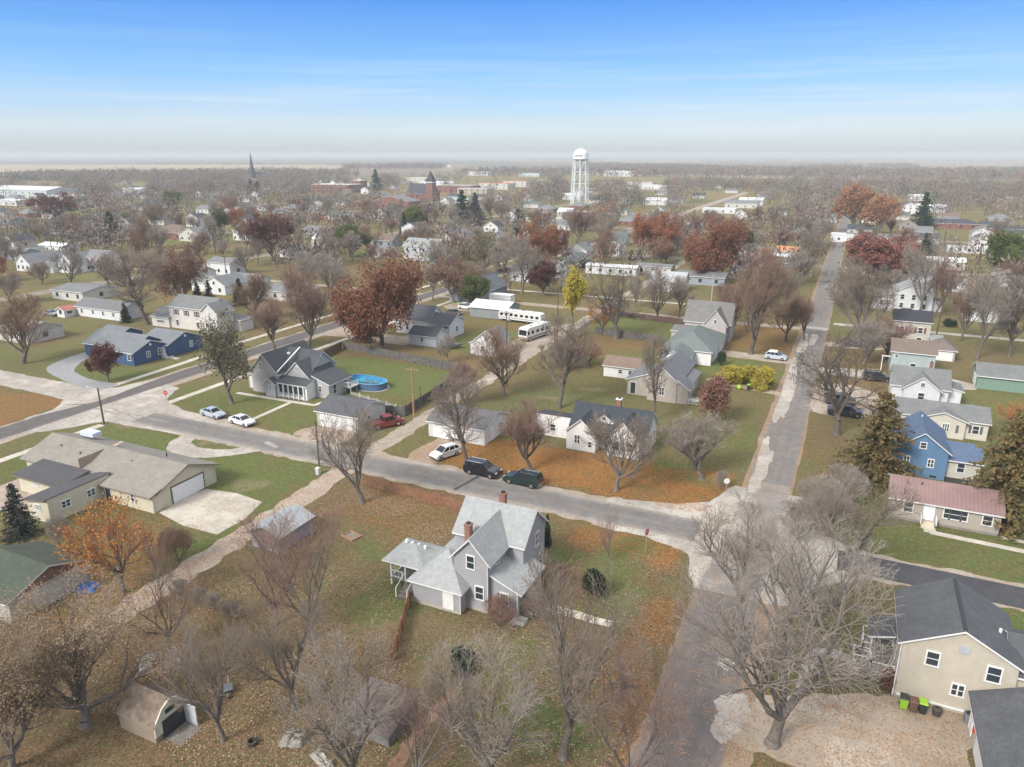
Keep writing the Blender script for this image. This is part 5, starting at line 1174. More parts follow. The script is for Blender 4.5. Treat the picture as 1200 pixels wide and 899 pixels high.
# motorhome
def rv():
    x,y=g(621,396); T=thing('motorhome','white motorhome with a dark windshield parked on the pale gravel lot','motorhome',(x+1.0,y+.6,0),R(78))
    NOUNS.append((628,386,'the white motorhome'))
    w=gloss((.70,.69,.65),.35,name='rv_shell'); hw=1.25; m=MB(); prof=[(-4.9,.55),(-4.9,3.1),(-4.7,3.25),(4.2,3.25),(4.75,2.95),(4.95,1.7),(4.95,.55)]
    prof=[(-a,z) for a,z in prof]   # nose at -x
    loft(m,[[(a,-hw,z) for a,z in prof],[(a,hw,z) for a,z in prof]]); m.build('body',w,T)
    m=MB(); m.poly([(-4.985,-1.1,1.55),(-4.985,1.1,1.55),(-4.80,1.1,2.75),(-4.80,-1.1,2.75)]); m.box(-4.6,-3.9,-hw-.012,-hw,1.6,2.5); m.box(-4.6,-3.9,hw,hw+.012,1.6,2.5); m.build('windshield',M['carglass'],T)
    for a in (-2.6,-.6,1.4,3.4):
        for s in (-1,1):
            m=MB(); m.box(a-.5,a+.5,min(s*hw,s*(hw+.02)),max(s*hw,s*(hw+.02)),1.7,2.4); m.build('window',M['carglass'],T)
    m=MB(); 
    for s in (-1,1): m.box(-4.7,4.85,min(s*hw,s*(hw+.015)),max(s*hw,s*(hw+.015)),.75,1.15)
    m.box(-5.0,-4.95,-1.2,1.2,.6,1.05); m.build('stripe',plain((.30,.20,.15)),T)
    for a in (-2.2,1.2):
        m=MB(); m.box(a-.4,a+.4,-.35,.35,3.26,3.5); m.build('roof_unit',plain((.6,.6,.58)),T)
    for a in (-3.6,2.9):
        for s in (-1,1): wheel(T,a,s*(hw-.1),.45,.28)
    for s in (-1,1): m=MB(); m.box(-5.02,-4.94,s*.85-.18,s*.85+.18,1.1,1.3); m.build('headlight',gloss((.75,.77,.78),.15,name='headlight_glass'),T)
rv()
def trailer(px,py,L,label,rz=-4,name='travel_trailer'):
    x,y=g(px,py); T=thing(name,label,'travel trailer',(x,y,0),R(rz)); w=gloss((.68,.68,.66),.35,name='rv_shell'); hw=1.2
    m=MB(); prof=[(-L/2,.6),(-L/2-.15,1.6),(-L/2+.2,2.75),(-L/2+.8,2.95),(L/2-.7,2.95),(L/2-.1,2.7),(L/2+.1,1.5),(L/2-.2,.6)]
    loft(m,[[(a,-hw,z) for a,z in prof],[(a,hw,z) for a,z in prof]]); m.build('body',w,T)
    for i in range(4):
        a=-L/2+L*(i+.6)/4.3; m=MB(); m.box(a-.45,a+.45,-hw-.02,-hw,1.55,2.2); m.build('window',M['carglass'],T)
    m=MB(); m.box(-L/2,L/2-.3,-hw-.012,-hw,.95,1.15); m.build('stripe',plain((.35,.3,.27)),T)
    for a in (-.5,.5):
        for s in (-1,1): wheel(T,a,s*(hw-.05),.36,.22)
    m=MB(); m.box(-.5,.4,-.3,.3,2.96,3.2); m.build('roof_unit',plain((.6,.6,.58)),T)
    m=MB(); m.tube((L/2-.3,0,.55),(L/2+1.3,0,.5),.05,.05,5); m.build('hitch',M['dark'],T)
trailer(599,376,6.2,'white travel trailer directly behind the grey metal shed end')
trailer(623,379,6.6,'second white travel trailer, right of the first and nearer the bare trees',-6)
# boat beside small garage
x,y=g(527,408); T=thing('boat','small dark covered boat on a trailer beside the slate-roofed garage','boat',(x+.6,y,0),R(20))
m=MB(); loft(m,[[(-2.3,-.8,.5),(-2.3,-.9,1.0),(-2.3,.9,1.0),(-2.3,.8,.5)],[(.8,-.8,.5),(.8,-.95,1.1),(.8,.95,1.1),(.8,.8,.5)],[(2.4,-.05,.8),(2.4,-.1,1.2),(2.4,.1,1.2),(2.4,.05,.8)]]); m.build('hull',plain((.10,.12,.12),.5),T)
m=MB(); m.tube((-2,-.5,.4),(3,0,.4),.05,.05,5); m.tube((-2,.5,.4),(3,0,.4),.05,.05,5); m.build('trailer_frame',M['dark'],T)
for s in (-.8,.8): wheel(T,-.5,s,.3,.2)
# ---------------------------------------------------------------- pool
px0,py0=-80.4,107.6
T=thing('swimming_pool','oval above-ground swimming pool with a bright blue liner','swimming pool',(px0,py0,0),R(-4)); NOUNS.append((428,447,'the blue pool'))
def oval(a,b,n=40): return [(a*math.copysign(abs(math.cos(t))**.8,math.cos(t)),b*math.copysign(abs(math.sin(t))**.8,math.sin(t))) for t in [2*math.pi*i/n for i in range(n)]]
m=MB(); o1=oval(4.6,2.5);o2=oval(4.52,2.42); n=len(o1)
for i in range(n):
    j=(i+1)%n
    m.poly([(*o1[i],0),(*o1[j],0),(*o1[j],1.3),(*o1[i],1.3)])
m.build('pool_wall',plain((.07,.13,.24),.5,.2,3),T,fix=False)
m=MB()
for i in range(n):
    j=(i+1)%n; m.poly([(*o2[j],1.28),(*o2[i],1.28),(o2[i][0]*.97,o2[i][1]*.97,.62),(o2[j][0]*.97,o2[j][1]*.97,.62)])
m.build('liner',plain((.05,.27,.48),.4,.4,1),T,fix=False)
m=MB()
o3=oval(4.72,2.62);o4=oval(4.4,2.3)
for i in range(n):
    j=(i+1)%n; m.poly([(*o3[i],1.33),(*o3[j],1.33),(*o4[j],1.33),(*o4[i],1.33)]); m.poly([(*o3[i],1.25),(*o3[j],1.25),(*o3[j],1.33),(*o3[i],1.33)])
m.build('rim',plain((.12,.30,.48),.5,.2),T,fix=False)
m=MB(); m.poly([(a*.97,b*.97,.64) for a,b in o2]); mm,nt,b_=newmat('pool_water')
c=mixc(nt,ramp(nt,noise(nt,.9,5,.75),.46,.54),(.04,.36,.55),(.10,.13,.15)); nt.links.new(c,b_.inputs['Base Color']); b_.inputs['Roughness'].default_value=.15
m.build('water',mm,T,fix=False)
m=MB(); a=5.0
for i in range(n):
    j=(i+1)%n; q=oval(5.1,2.95); m.poly([(*q[i],.03),(*q[j],.03),(*o1[j],.03),(*o1[i],.03)])
m.build('gravel_ring',G_clean,T,fix=False)
T=thing('deck','pale wooden deck with rails and patio furniture between the grey house and pool','deck',(-83.6,104.4,0))
m=MB(); m.box(-2.4,3.6,-1.9,.6,1.05,1.2); m.box(-2.4,-1,0.6,2.6,1.05,1.2); m.build('deck_floor',plain((.48,.45,.42),.8,.15),T)
m=MB()
for a,b2,c_,d_ in ((-2.4,-1.9,3.6,-1.9),(3.6,-1.9,3.6,.4)):
    k=int(math.hypot(c_-a,d_-b2)/.4)
    for i in range(k+1):
        t=i/k; X=a+(c_-a)*t;Yy=b2+(d_-b2)*t; m.box(X-.03,X+.03,Yy-.03,Yy+.03,0 if i%4==0 else 1.2,2.1)
    m.tube((a,b2,2.1),(c_,d_,2.1),.05,.05,4)
m.build('railing',M['white'],T)
T=thing('parasol','closed-looking green patio parasol on the deck by the pool','parasol',(-85.0,104.2,1.2))
m=MB(); m.tube((0,0,0),(0,0,1.7),.03,.03,6); m.build('pole',M['dark'],T)
m=MB(); m.lathe([(1.2,1.25),(.6,1.6),(.03,1.8)],n=8); m.build('canopy',plain((.10,.26,.22),.8),T)
# ---------------------------------------------------------------- poles, signs
def upole(px,py,top,label,mat,lean=0,arms=1,name='utility_pole',armdir=(1,0),z=None,r=.16):
    x,y=g(px,py); T=thing(name,label,'utility pole',(x,y,0)); h=z
    if h is None:
        h=3.
        while pr(x+lean*h*.0,y,h)[1]>top and h<20: h+=.1
    m=MB(); m.tube((0,0,0),(lean,0,h),r,r*.7,10); m.build('pole',mat,T)
    ax,ay=armdir
    for k in range(arms):
        m=MB(); zz=h-.35-.9*k; m.tube((lean-ax*1.2,-ay*1.2,zz),(lean+ax*1.2,ay*1.2,zz),.07,.07,4)
        for s in (-1.05,-.4,.4,1.05): m.tube((lean+ax*s,ay*s,zz),(lean+ax*s,ay*s,zz+.28),.05,.04,6)
        m.build('crossarm',mat,T)
    return T,(x,y,h),lean
a=upole(122,497,455,'dark wooden street-light pole at the left street corner',M['polewood'],arms=0)
T=a[0]; h=a[1][2]; m=MB(); m.tube((0,0,h-.3),(-1.8,-.4,h+.1),.04,.04,6); m.lathe([(.05,h+.0),(.22,h+.05),(.12,h+.2),(.02,h+.22)],-1.9,-.4,10); m.build('street_light',plain((.55,.56,.56),.4),T)
b1=upole(375,555,495,'slim dark wooden utility pole in front of the cream garage',M['polewood'],arms=0,r=.13)
b2=upole(485,489,431,'tall fresh tan wooden utility pole inside the pool lawn fence',M['newpole'],arms=1,armdir=(1,.2))
upole(493,473,452,'short dark post beside the tan utility pole',M['polewood'],arms=0,r=.1)
b3=upole(594,453,365,'utility pole with a pale transformer beside the white cottage',M['polewood'],arms=1)
T=b3[0]; h=b3[1][2]; m=MB(); m.tube((.35,0,h-1.6),(.35,0,h-.7),.24,.24,12); m.build('transformer',plain((.62,.64,.64),.5),T)
b4=upole(653,398,338,'utility pole beside the alley near the yellow tree',M['polewood'],arms=1)
upole(832,371,322,'pale utility pole behind the steep pointed-gable house',plain((.42,.40,.37),.8),arms=0)
upole(1097,394,350,'dark leaning pole right of the black-roofed beige house',M['polewood'],lean=.3,arms=0)
upole(288,300,283,'yellow-tinged utility pole by the far curving road, left',M['newpole'],arms=1)
upole(267,338,300,'dark utility pole by the white roadside house, left',M['polewood'],arms=1)
upole(62,300,272,'dark utility pole between low houses, far left',M['polewood'],arms=1)
upole(1055,262,240,'dark utility pole near the big conifer, upper right',M['polewood'],arms=1)
# overhead wires along the alley, sagging between poles
def wire(p,q,sag,label,off=0):
    m=MB(); n=14
    for o_ in (-.9,.9):
        pts=[]
        for i in range(n+1):
            t=i/n; pts.append((p[0]+(q[0]-p[0])*t+o_,p[1]+(q[1]-p[1])*t,p[2]+(q[2]-p[2])*t-sag*4*t*(1-t)))
        for a_,b_ in zip(pts[:-1],pts[1:]): m.tube(a_,b_,.012,.012,3,cap=False)
    tag(m.build('power_line',M['dark']),label,'power line')
wire((b2[1][0],b2[1][1],b2[1][2]),(b3[1][0],b3[1][1],b3[1][2]),.7,'sagging wires from the tan pole to the transformer pole')
wire((b3[1][0],b3[1][1],b3[1][2]),(b4[1][0],b4[1][1],b4[1][2]),.8,'sagging wires from the transformer pole to the pole near the yellow tree')
def octo(r,z,face=0):
    return [(r*math.cos(math.pi/8+i*math.pi/4),z+r*math.sin(math.pi/8+i*math.pi/4)) for i in range(8)]
def text_mesh(s,size,mat,parent,loc,rot):
    cu=bpy.data.curves.new('lettering','FONT'); cu.body=s; cu.size=size; cu.align_x='CENTER'; cu.align_y='CENTER'; cu.extrude=.002
    o=bpy.data.objects.new('lettering',cu); COL.objects.link(o); o.parent=parent; o.location=loc; o.rotation_euler=rot; cu.materials.append(mat)
    bpy.context.view_layer.update(); me=bpy.data.meshes.new_from_object(o.evaluated_get(bpy.context.evaluated_depsgraph_get())); me.materials.clear(); me.materials.append(mat)
    bpy.data.objects.remove(o); o=bpy.data.objects.new('lettering',me); COL.objects.link(o); o.parent=parent; o.location=loc; o.rotation_euler=rot
def stop(px,py,label,rz,red=True):
    x,y=g(px,py); T=thing('stop_sign' if red else 'road_sign',label,'road sign',(x,y,0),rz)
    m=MB(); m.tube((0,.03,0),(0,.03,2.6),.03,.03,6); m.build('post',plain((.35,.36,.36),.5),T)
    m=MB(); pf=octo(.4,2.3); 
    if not red: pf=[(a,b) for a,b in [(.38*math.cos(i*math.pi/8),2.3+.38*math.sin(i*math.pi/8)) for i in range(16)]]
    m.prism(pf,-.012,.012,'y'); m.build('sign_plate',plain((.50,.03,.03) if red else (.62,.62,.60),.4,.05),T)
    if red: text_mesh('STOP',.26,M['white'],T,(0,-.016,2.3),(R(90),0,0))
stop(196,475,'red octagonal stop sign on the verge at the left street corner',R(25))
stop(850,583,'round pale sign plate on a post at the street crossing',R(20),False)
stop(757,645,'small red-topped stop sign on the grass east of the farmhouse',R(70))
# ---------------------------------------------------------------- bins and yard things
def bin_(px,py,body,lid,label,world=None,group=None,rz=0):
    x,y=world or g(px,py); T=thing('wheelie_bin',label,'bin',(x,y,.03),rz,group); m=MB()
    loft(m,[[(-.24,-.27,.05),(.24,-.27,.05),(.24,.27,.05),(-.24,.27,.05)],[(-.3,-.36,.98),(.3,-.36,.98),(.3,.36,.98),(-.3,.36,.98)]]); m.build('bin_body',body,T)
    m=MB(); loft(m,[[(-.32,-.4,.985),(.32,-.4,.985),(.32,.4,1.0),(-.32,.4,1.0)],[(-.26,-.32,1.06),(.26,-.32,1.06),(.26,.34,1.1),(-.26,.34,1.1)]]); m.build('lid',lid,T)
    for s in (-.25,.25): m=MB(); m.tube((s-.04,.3,.12),(s+.04,.3,.12),.12,.12,10); m.build('wheel',M['rubber'],T)
lime=plain((.27,.48,.03),.5,.05); blk=plain((.03,.035,.03),.5)
bin_(1058,829,lime,blk,'lime green wheelie bin with a dark lid against the cream house')
bin_(1080,835,blk,lime,'black wheelie bin with a lime green lid against the cream house')
bin_(1069,833,plain((.13,.07,.05)),plain((.13,.07,.05)),'brown bin squeezed between the two lime green bins')
bin_(877,457,blk,lime,'dark bin with lime lid beside the yellow bushes')
bin_(1091,448+5,lime,blk,'lime green bin beside the grey-green house') 
bin_(1098,449+6,blk,lime,'dark lime-lidded bin beside the grey-green house')
bin_(540,357,lime,blk,'lime green bin by the slate-blue house, left of its twin')
bin_(537.5,357.5,lime,blk,'lime green bin by the slate-blue house, leftmost')
m=MB(); rg=random.Random(4)
x,y=g(866,456)
m.lathe([(.1,0),(.4,.08),(.44,.35),(.28,.7),(.06,.85)],n=10); m.v=[(a+rg.uniform(-.07,.07),b+rg.uniform(-.07,.07),c) for a,b,c in m.v]
tag(m.build('leaf_sack',lime,None,(x,y,.01)),'bulging lime green yard sack left of the lidded bin','sack')
x,y=g(1097,838); m=MB(); m.lathe([(.05,.02),(.3,.02),(.36,.5),(.38,.55),(.36,.62),(.1,.68)],n=16); tag(m.build('round_bin',plain((.06,.055,.05)),None,(x,y,.02)),'small round dark barrel right of the bins at the cream house','barrel')
x,y=g(1135,846); T=thing('air_conditioner','small grey outdoor unit by the corner of the cream house garage','air conditioner',(x,y,.02)); m=MB(); m.box(-.35,.35,-.35,.35,0,.75); m.build('case',plain((.16,.17,.18)),T); m=MB(); m.lathe([(.02,.77),(.28,.77),(.28,.8)],n=14); m.build('fan_grille',M['dark'],T)
# sandbox frame, tarp, wheelbarrow, debris
x,y=g(412,629); m=MB(); 
for a in ((-1,-.9,-.6,.6),(.9,1,-.6,.6),(-1,1,-.7,-.6),(-1,1,.6,.7)): m.box(*a,0,.22)
T=thing('fire_pit','small rectangular brick-edged fire pit on the lawn west of the farmhouse','fire pit',(x,y,0),R(-15)); m.build('edging',plain((.36,.2,.13)),T); m=MB(); m.box(-.9,.9,-.6,.6,.01,.06); m.build('ash',plain((.2,.17,.14)),T)
def tarp(px,py,rx,ry,col,label,h=.35,seed=1,rz=0,name='tarp',rough=.5):
    x,y=g(px,py); rg=random.Random(seed); m=MB(); n=9
    hs=[[h*(.3+.7*rg.random())*(1 if 0<i<n and 0<j<n else .05) for j in range(n+1)] for i in range(n+1)]
    for i in range(n):
        for j in range(n):
            def q(a,b_): return ((a/n-.5)*2*rx+(hs[a][b_]-h/2)*.3,(b_/n-.5)*2*ry+(hs[b_][a]-h/2)*.3,hs[a][b_]+.02)
            m.poly([q(i,j),q(i+1,j),q(i+1,j+1),q(i,j+1)])
    o=m.build(name,plain(col,rough,.3,2),None,(x,y,0),smooth=True); o.rotation_euler=(0,0,rz); tag(o,label,name.replace('_',' '))
tarp(103,690,1.0,.8,(.05,.18,.50),'crumpled bright blue tarp beside the green-roofed garage',.5,2,R(30))
tarp(188,776,1.2,1.6,(.50,.54,.54),'pale leaf-littered sheet over a low pile north of the small barn shed',.7,3,R(-35))
tarp(345,868,.9,.6,(.26,.24,.2),'pale heap of discarded junk under the leaning bare tree',.8,5,R(20),'junk_heap')
tarp(378,893,1.2,.35,(.33,.31,.26),'pale board pile at the bottom edge',.4,6,R(-20),'board_pile')
x,y=g(267,812); T=thing('wheelbarrow','grey wheelbarrow lying on the leaves with pale handles','wheelbarrow',(x,y,0),R(-35))
m=MB(); loft(m,[[(-.2,-.25,.25),(.35,-.22,.25),(.35,.22,.25),(-.2,.25,.25)],[(-.45,-.42,.6),(.55,-.38,.6),(.55,.38,.6),(-.45,.42,.6)]]); m.build('tray',plain((.12,.13,.14)),T)
m=MB(); 
for s in (-.3,.3): m.tube((.7,s*.2,.2),(-1.5,s,.55),.03,.03,6)
m.build('handles',plain((.45,.43,.38)),T); m=MB(); m.tube((.72,-.05,.2),(.72,.05,.2),.2,.2,14); m.build('wheel',M['rubber'],T)
x,y=g(296,872); m=MB(); m.lathe([(.25,0),(.38,.02),(.4,.3),(.3,.34),(.28,.1)],n=14); tag(m.build('planter',plain((.05,.04,.035)),None,(x,y,.01)),'round dark planter on the leaf litter near the bottom left','planter')
# picnic things by ranch annex
x,y=g(50,570); T=thing('patio_bench','red wooden bench on the patio behind the long cream ranch house','bench',(x,y,.05),R(20))
m=MB(); m.box(-.9,.9,-.25,.25,.42,.48); m.build('seat',plain((.42,.06,.03)),T); m=MB(); m.box(-.9,.9,.25,.3,.5,.95); m.build('backrest',plain((.42,.06,.03)),T)
for s in (-.8,.8): m=MB(); m.box(s-.04,s+.04,-.22,.27,0,.42); m.build('leg',plain((.3,.05,.03)),T)
x,y=g(43,563); T=thing('barbecue_grill','dark barbecue grill on the patio left of the red bench','grill',(x,y,.05)); m=MB(); m.lathe([(.05,.6),(.3,.7),(.34,.9),(.28,1.1),(.05,1.2)],n=14); m.build('bowl',M['dark'],T)
for i in range(3): m=MB(); m.tube((.25*math.cos(i*2.1),.25*math.sin(i*2.1),0),(.1*math.cos(i*2.1),.1*math.sin(i*2.1),.65),.02,.02,5); m.build('leg',M['dark'],T)
def prop_box(px,py,w,d,h,col,label,name,cat,rz=0):
    x,y=g(px,py); T=thing(name,label,cat,(x,y,0),rz); m=MB(); m.box(-w/2,w/2,-d/2,d/2,0,h*.86); m.build('box_body',plain(col,.6,.2),T)
    m=MB(); m.box(-w/2-.04,w/2+.04,-d/2-.04,d/2+.04,h*.87,h); m.build('lid',plain(tuple(min(1,c*1.3) for c in col),.6,.2),T)
prop_box(373,556,.5,.5,1.0,(.50,.52,.50),'pale green-grey utility box at the foot of the slim pole','utility_box','utility box')
for i,(px,py) in enumerate(((1100,462),(1107,468))):
    prop_box(px,py,.9,.7,.8,((.35,.05,.06),(.06,.03,.04))[i],('red cushioned chest on the stoop of the white cottage','dark chest beside the red chest on the cottage stoop')[i],'storage_chest','chest')
x,y=g(545,441); T=thing('picnic_table','white table set in the yard beside the white cottage','table',(x,y,0)); m=MB(); m.box(-1.2,1.2,-.4,.4,.7,.76); m.build('tabletop',M['white'],T)
for s in (-.9,.9): m=MB(); m.box(s-.05,s+.05,-.6,.6,0,.7); m.build('leg',M['white'],T)
for s in (-.75,.75): m=MB(); m.box(-1.2,1.2,s-.13,s+.13,.42,.47); m.build('seat',M['white'],T)
# fallen brush line in the yard
# ---------------------------------------------------------------- trees
def npmesh(name,V,Fq,mats,mi=None,tri=False):
    me=bpy.data.meshes.new(name); k=3 if tri else 4
    V=np.asarray(V,np.float32); Fq=np.asarray(Fq,np.int32); nf=len(Fq)
    me.vertices.add(len(V)); me.loops.add(nf*k); me.polygons.add(nf)
    me.vertices.foreach_set('co',V.ravel()); me.loops.foreach_set('vertex_index',Fq.ravel())
    me.polygons.foreach_set('loop_start',np.arange(nf,dtype=np.int32)*k); me.polygons.foreach_set('loop_total',np.full(nf,k,np.int32))
    for m in mats: me.materials.append(m)
    if mi is not None: me.polygons.foreach_set('material_index',np.asarray(mi,np.int32))
    me.update(); return me
def seg_tubes(segs,n):
    """segs (N,8): p0 p1 r0 r1 -> verts, quads"""
    s=np.array(segs,np.float64)
    if len(s)==0: return np.zeros((0,3)),np.zeros((0,4),int)
    p0=s[:,:3];p1=s[:,3:6];d=p1-p0; d/=np.linalg.norm(d,axis=1)[:,None]+1e-9
    ref=np.where(np.abs(d[:,2:3])<.9,np.array([[0,0,1.]]),np.array([[1.,0,0]]))
    a=np.cross(d,ref); a/=np.linalg.norm(a,axis=1)[:,None]+1e-9; b=np.cross(d,a)
    t=2*np.pi*np.arange(n)/n; N=len(s)
    ring=a[:,None,:]*np.cos(t)[None,:,None]+b[:,None,:]*np.sin(t)[None,:,None]
    v=np.concatenate([p0[:,None,:]+ring*s[:,6][:,None,None],p1[:,None,:]+ring*s[:,7][:,None,None]],1).reshape(-1,3)
    i=np.arange(n);j=(i+1)%n
    q=np.stack([i,j,n+j,n+i],1)[None]+(np.arange(N)*2*n)[:,None,None]
    return v,q.reshape(-1,4)
def skeleton(seed,trunk=.22,limbs=6,rx=.42,zc=.60,rz=.42,kids=(8,7,6),lens=(.6,.34,.18,.085),upward=.5,r0=.026,lean=0,spread=.9,droop=0.,crook=.16):
    rng=random.Random(seed); segs={0:[],1:[],2:[],3:[],4:[]}; tips=[]
    def reach(p,d):
        # distance along d to the envelope ellipsoid
        A=Vector((p.x/rx,p.y/rx,(p.z-zc)/rz)); B=Vector((d.x/rx,d.y/rx,d.z/rz))
        a=B.dot(B);b=2*A.dot(B);c=A.dot(A)-1; D=b*b-4*a*c
        if D<0: return .05
        return max(.02,(-b+math.sqrt(D))/(2*a))
    def grow(p,d,level,r,L):
        n=(5,5,4,3,2)[level]; q=p.copy(); dd=d.copy(); pts=[q.copy()]
        for i in range(n):
            dd=dd+Vector((rng.gauss(0,1),rng.gauss(0,1),rng.gauss(0,.8)))*crook*(.6 if level<1 else 1)
            if level>=1: dd.z+= (upward*.10 if level<3 else -droop*.2)
            dd.normalize(); q=q+dd*(L/n); 
            if q.z<.03: q.z=.03
            pts.append(q.copy())
        rr=[r*(1-.72*i/n) for i in range(n+1)]
        if level==0: rr=[r*(1.35 if i==0 else 1-.35*i/n) for i in range(n+1)]
        for i in range(n): segs[level].append((*pts[i],*pts[i+1],rr[i],rr[i+1]))
        if level>=len(kids)+1: 
            tips.append(pts[-1]); return
        if level==0:
            for k in range(limbs):
                ph=2*math.pi*(k+rng.uniform(-.3,.3))/limbs; tilt=rng.uniform(.25,1.0)*spread
                if k==0: tilt=.12
                t=rng.uniform(.75,1); i=int(t*n-.001); pp=pts[i].lerp(pts[i+1],t*n-i)
                dv=Vector((math.cos(ph)*math.sin(tilt),math.sin(ph)*math.sin(tilt),math.cos(tilt)))
                Lk=min(lens[0]*rng.uniform(.85,1.1),reach(pp,dv)*rng.uniform(.85,1.))
                grow(pp,dv,1,r*.65*rng.uniform(.75,1),Lk)
            return
        K=kids[level-1]
        for k in range(K):
            t=.18+.82*(k+rng.random())/K; t=min(t,.999); i=int(t*n); pp=pts[i].lerp(pts[i+1],t*n-i)
            base=(pts[i+1]-pts[i]).normalized(); side=base.orthogonal().normalized(); side.rotate(Matrix.Rotation(rng.uniform(0,6.283),3,base))
            ang=rng.uniform(.45,1.0); dv=base*math.cos(ang)+side*math.sin(ang); dv.z+=upward*.28-droop*(.3 if level>1 else 0); dv.normalize()
            Lk=min(lens[level]*rng.uniform(.65,1.15)*(1-.35*t),max(.03,reach(pp,dv)*rng.uniform(.75,1.05)))
            grow(pp,dv,level+1,max(rr[i]*.5,.0009),Lk)
    grow(Vector((0,0,-.005)),Vector((lean,0,1)).normalized(),0,r0,trunk)
    return segs,tips
def quads_at(P,size,rng,flat=.0,aspect=1.0):
    N=len(P); P=np.asarray(P); a=rng.normal(size=(N,3)); a/=np.linalg.norm(a,axis=1)[:,None]
    b=rng.normal(size=(N,3)); b-=a*(a*b).sum(1)[:,None]; b/=np.linalg.norm(b,axis=1)[:,None]
    s=size*rng.uniform(.6,1.3,(N,1))
    V=np.stack([P-a*s-b*s*aspect*.5,P+a*s*.9-b*s*aspect,P+a*s+b*s*aspect*.6,P-a*s*.7+b*s*aspect],1).reshape(-1,3)
    F=(np.arange(N)*4)[:,None]+np.arange(4)[None]
    return V,F
PROTO={}
def proto_tree(key,seed,twigm,barkm,leaf=None,nleaf=0,lsize=.012,minr=.0013,leafspread=.03,**k):
    segs,tips=skeleton(seed,**k)
    # normalise
    allp=np.array([s[3:6] for L in segs.values() for s in L]); top=allp[:,2].max(); rad=np.percentile(np.hypot(allp[:,0],allp[:,1]),97)
    tv=[];tf=[];off=0
    for L,n in ((0,10),(1,7),(2,5)):
        v,f=seg_tubes(segs[L],n); tv.append(v);tf.append(f+off);off+=len(v)
    tm=npmesh('trunk',np.concatenate(tv)/top,np.concatenate(tf),[barkm])
    cv=[];cf=[];mi=[];off=0
    for L in (3,4):
        if segs[L]:
            a=np.array(segs[L]); a[:,6:8]=np.maximum(a[:,6:8],minr)
            v,f=seg_tubes(a,3); cv.append(v);cf.append(f+off);off+=len(v);mi+=[0]*len(f)
    if leaf is not None and nleaf:
        rng=np.random.RandomState(seed); src=np.array([s[:6] for L in (3,4) for s in segs[L]])
        i=rng.randint(0,len(src),nleaf); t=rng.rand(nleaf,1); Pp=src[i,:3]*(1-t)+src[i,3:6]*t+rng.normal(size=(nleaf,3))*leafspread
        v,f=quads_at(Pp,lsize,rng); cv.append(v);cf.append(f+off);mi+=[1]*len(f)
    cm=npmesh('crown',np.concatenate(cv)/top,np.concatenate(cf),[twigm]+([leaf] if leaf else []),mi)
    PROTO[key]=(tm,cm,rad/top)
def proto_conifer(key,seed,leafm,rbase=.28,whorls=26,start=.06,ragged=.25,ls=.02,ex=.85):
    rng=np.random.RandomState(seed); segs=[]; Pts=[];
    for w in range(whorls):
        z=start+(1-start)*(w/whorls)**.92; r=rbase*(1-(z-start)/(1-start))**ex+.012
        nb=int(7+7*(1-z))
        for k in range(nb):
            a=rng.uniform(0,6.283); rr=r*rng.uniform(1-ragged*1.4,1+ragged*.5); tip=np.array([math.cos(a)*rr,math.sin(a)*rr,z-rr*.22+rng.uniform(-.01,.015)])
            b0=np.array([0,0,z]); segs.append((*b0,*tip,.003,.0012))
            m=int(6+rr*110)
            t=rng.uniform(.12,1.02,m)[:,None]; q=b0*(1-t)+tip*t+rng.normal(size=(m,3))*np.array([.014,.014,.008]); Pts.append(q)
    P_=np.concatenate(Pts); v,f=quads_at(P_,ls*.62,rng,aspect=.8)
    v2,f2=seg_tubes(segs,3)
    tm=npmesh('trunk',*(lambda a,b:(a,b))(*seg_tubes([(0,0,-.005,0,0,.5,.02,.012),(0,0,.5,0,0,.97,.012,.003)],8)),[M['bark']])
    cm=npmesh('crown',np.concatenate([v,v2]),np.concatenate([f,f2+len(v)]),[leafm,M['bark']],[0]*len(f)+[1]*len(f2))
    PROTO[key]=(tm,cm,rbase)
L_rust=leafmat('leaves_rust',(.25,.085,.042),(.35,.135,.065),(.40,.20,.10),2.)
L_maroon=leafmat('leaves_maroon',(.12,.04,.038),(.17,.065,.055),(.2,.09,.07),2.)
L_red=leafmat('leaves_red',(.20,.07,.055),(.27,.105,.08),(.31,.14,.10),1.2)
L_orange=leafmat('leaves_orange',(.46,.15,.03),(.50,.22,.06),(.55,.30,.10),1.,.1)
L_tan=leafmat('leaves_tan',(.32,.20,.11),(.40,.27,.155),(.27,.24,.13),1.2,.12)
L_brown=leafmat('leaves_brown',(.20,.11,.075),(.28,.16,.11),None,1.5)
L_yellow=leafmat('leaves_yellow',(.44,.36,.045),(.52,.43,.08),(.30,.28,.07),.8,.1)
L_green=leafmat('leaves_green',(.075,.11,.03),(.13,.17,.045),(.20,.21,.07),1.)
L_olive=leafmat('leaves_olive',(.11,.12,.055),(.17,.165,.085),(.2,.2,.12),1.)
L_cedar=leafmat('leaves_cedar',(.11,.115,.045),(.23,.16,.065),(.33,.22,.10),.55,.1)
L_needle=leafmat('needles',(.022,.045,.028),(.045,.075,.04),(.06,.09,.05),1.)
L_blue=leafmat('needles_grey',(.05,.065,.055),(.08,.095,.08),(.11,.13,.11),1.)
near=dict(kids=(9,7,6),lens=(.62,.34,.18,.09))
proto_tree('n1',11,M['twigpale'],M['barkgrey'],trunk=.17,limbs=6,rx=.46,zc=.58,rz=.44,upward=.5,r0=.026,minr=.0008,**near)
proto_tree('n2',12,M['twig'],M['barkgrey'],trunk=.20,limbs=5,rx=.44,zc=.60,rz=.42,upward=.7,r0=.023,minr=.0008,**near)
proto_tree('n3',13,M['twig'],M['bark'],trunk=.10,limbs=7,rx=.38,zc=.58,rz=.44,upward=1.0,r0=.02,minr=.0009,spread=.6,**near)
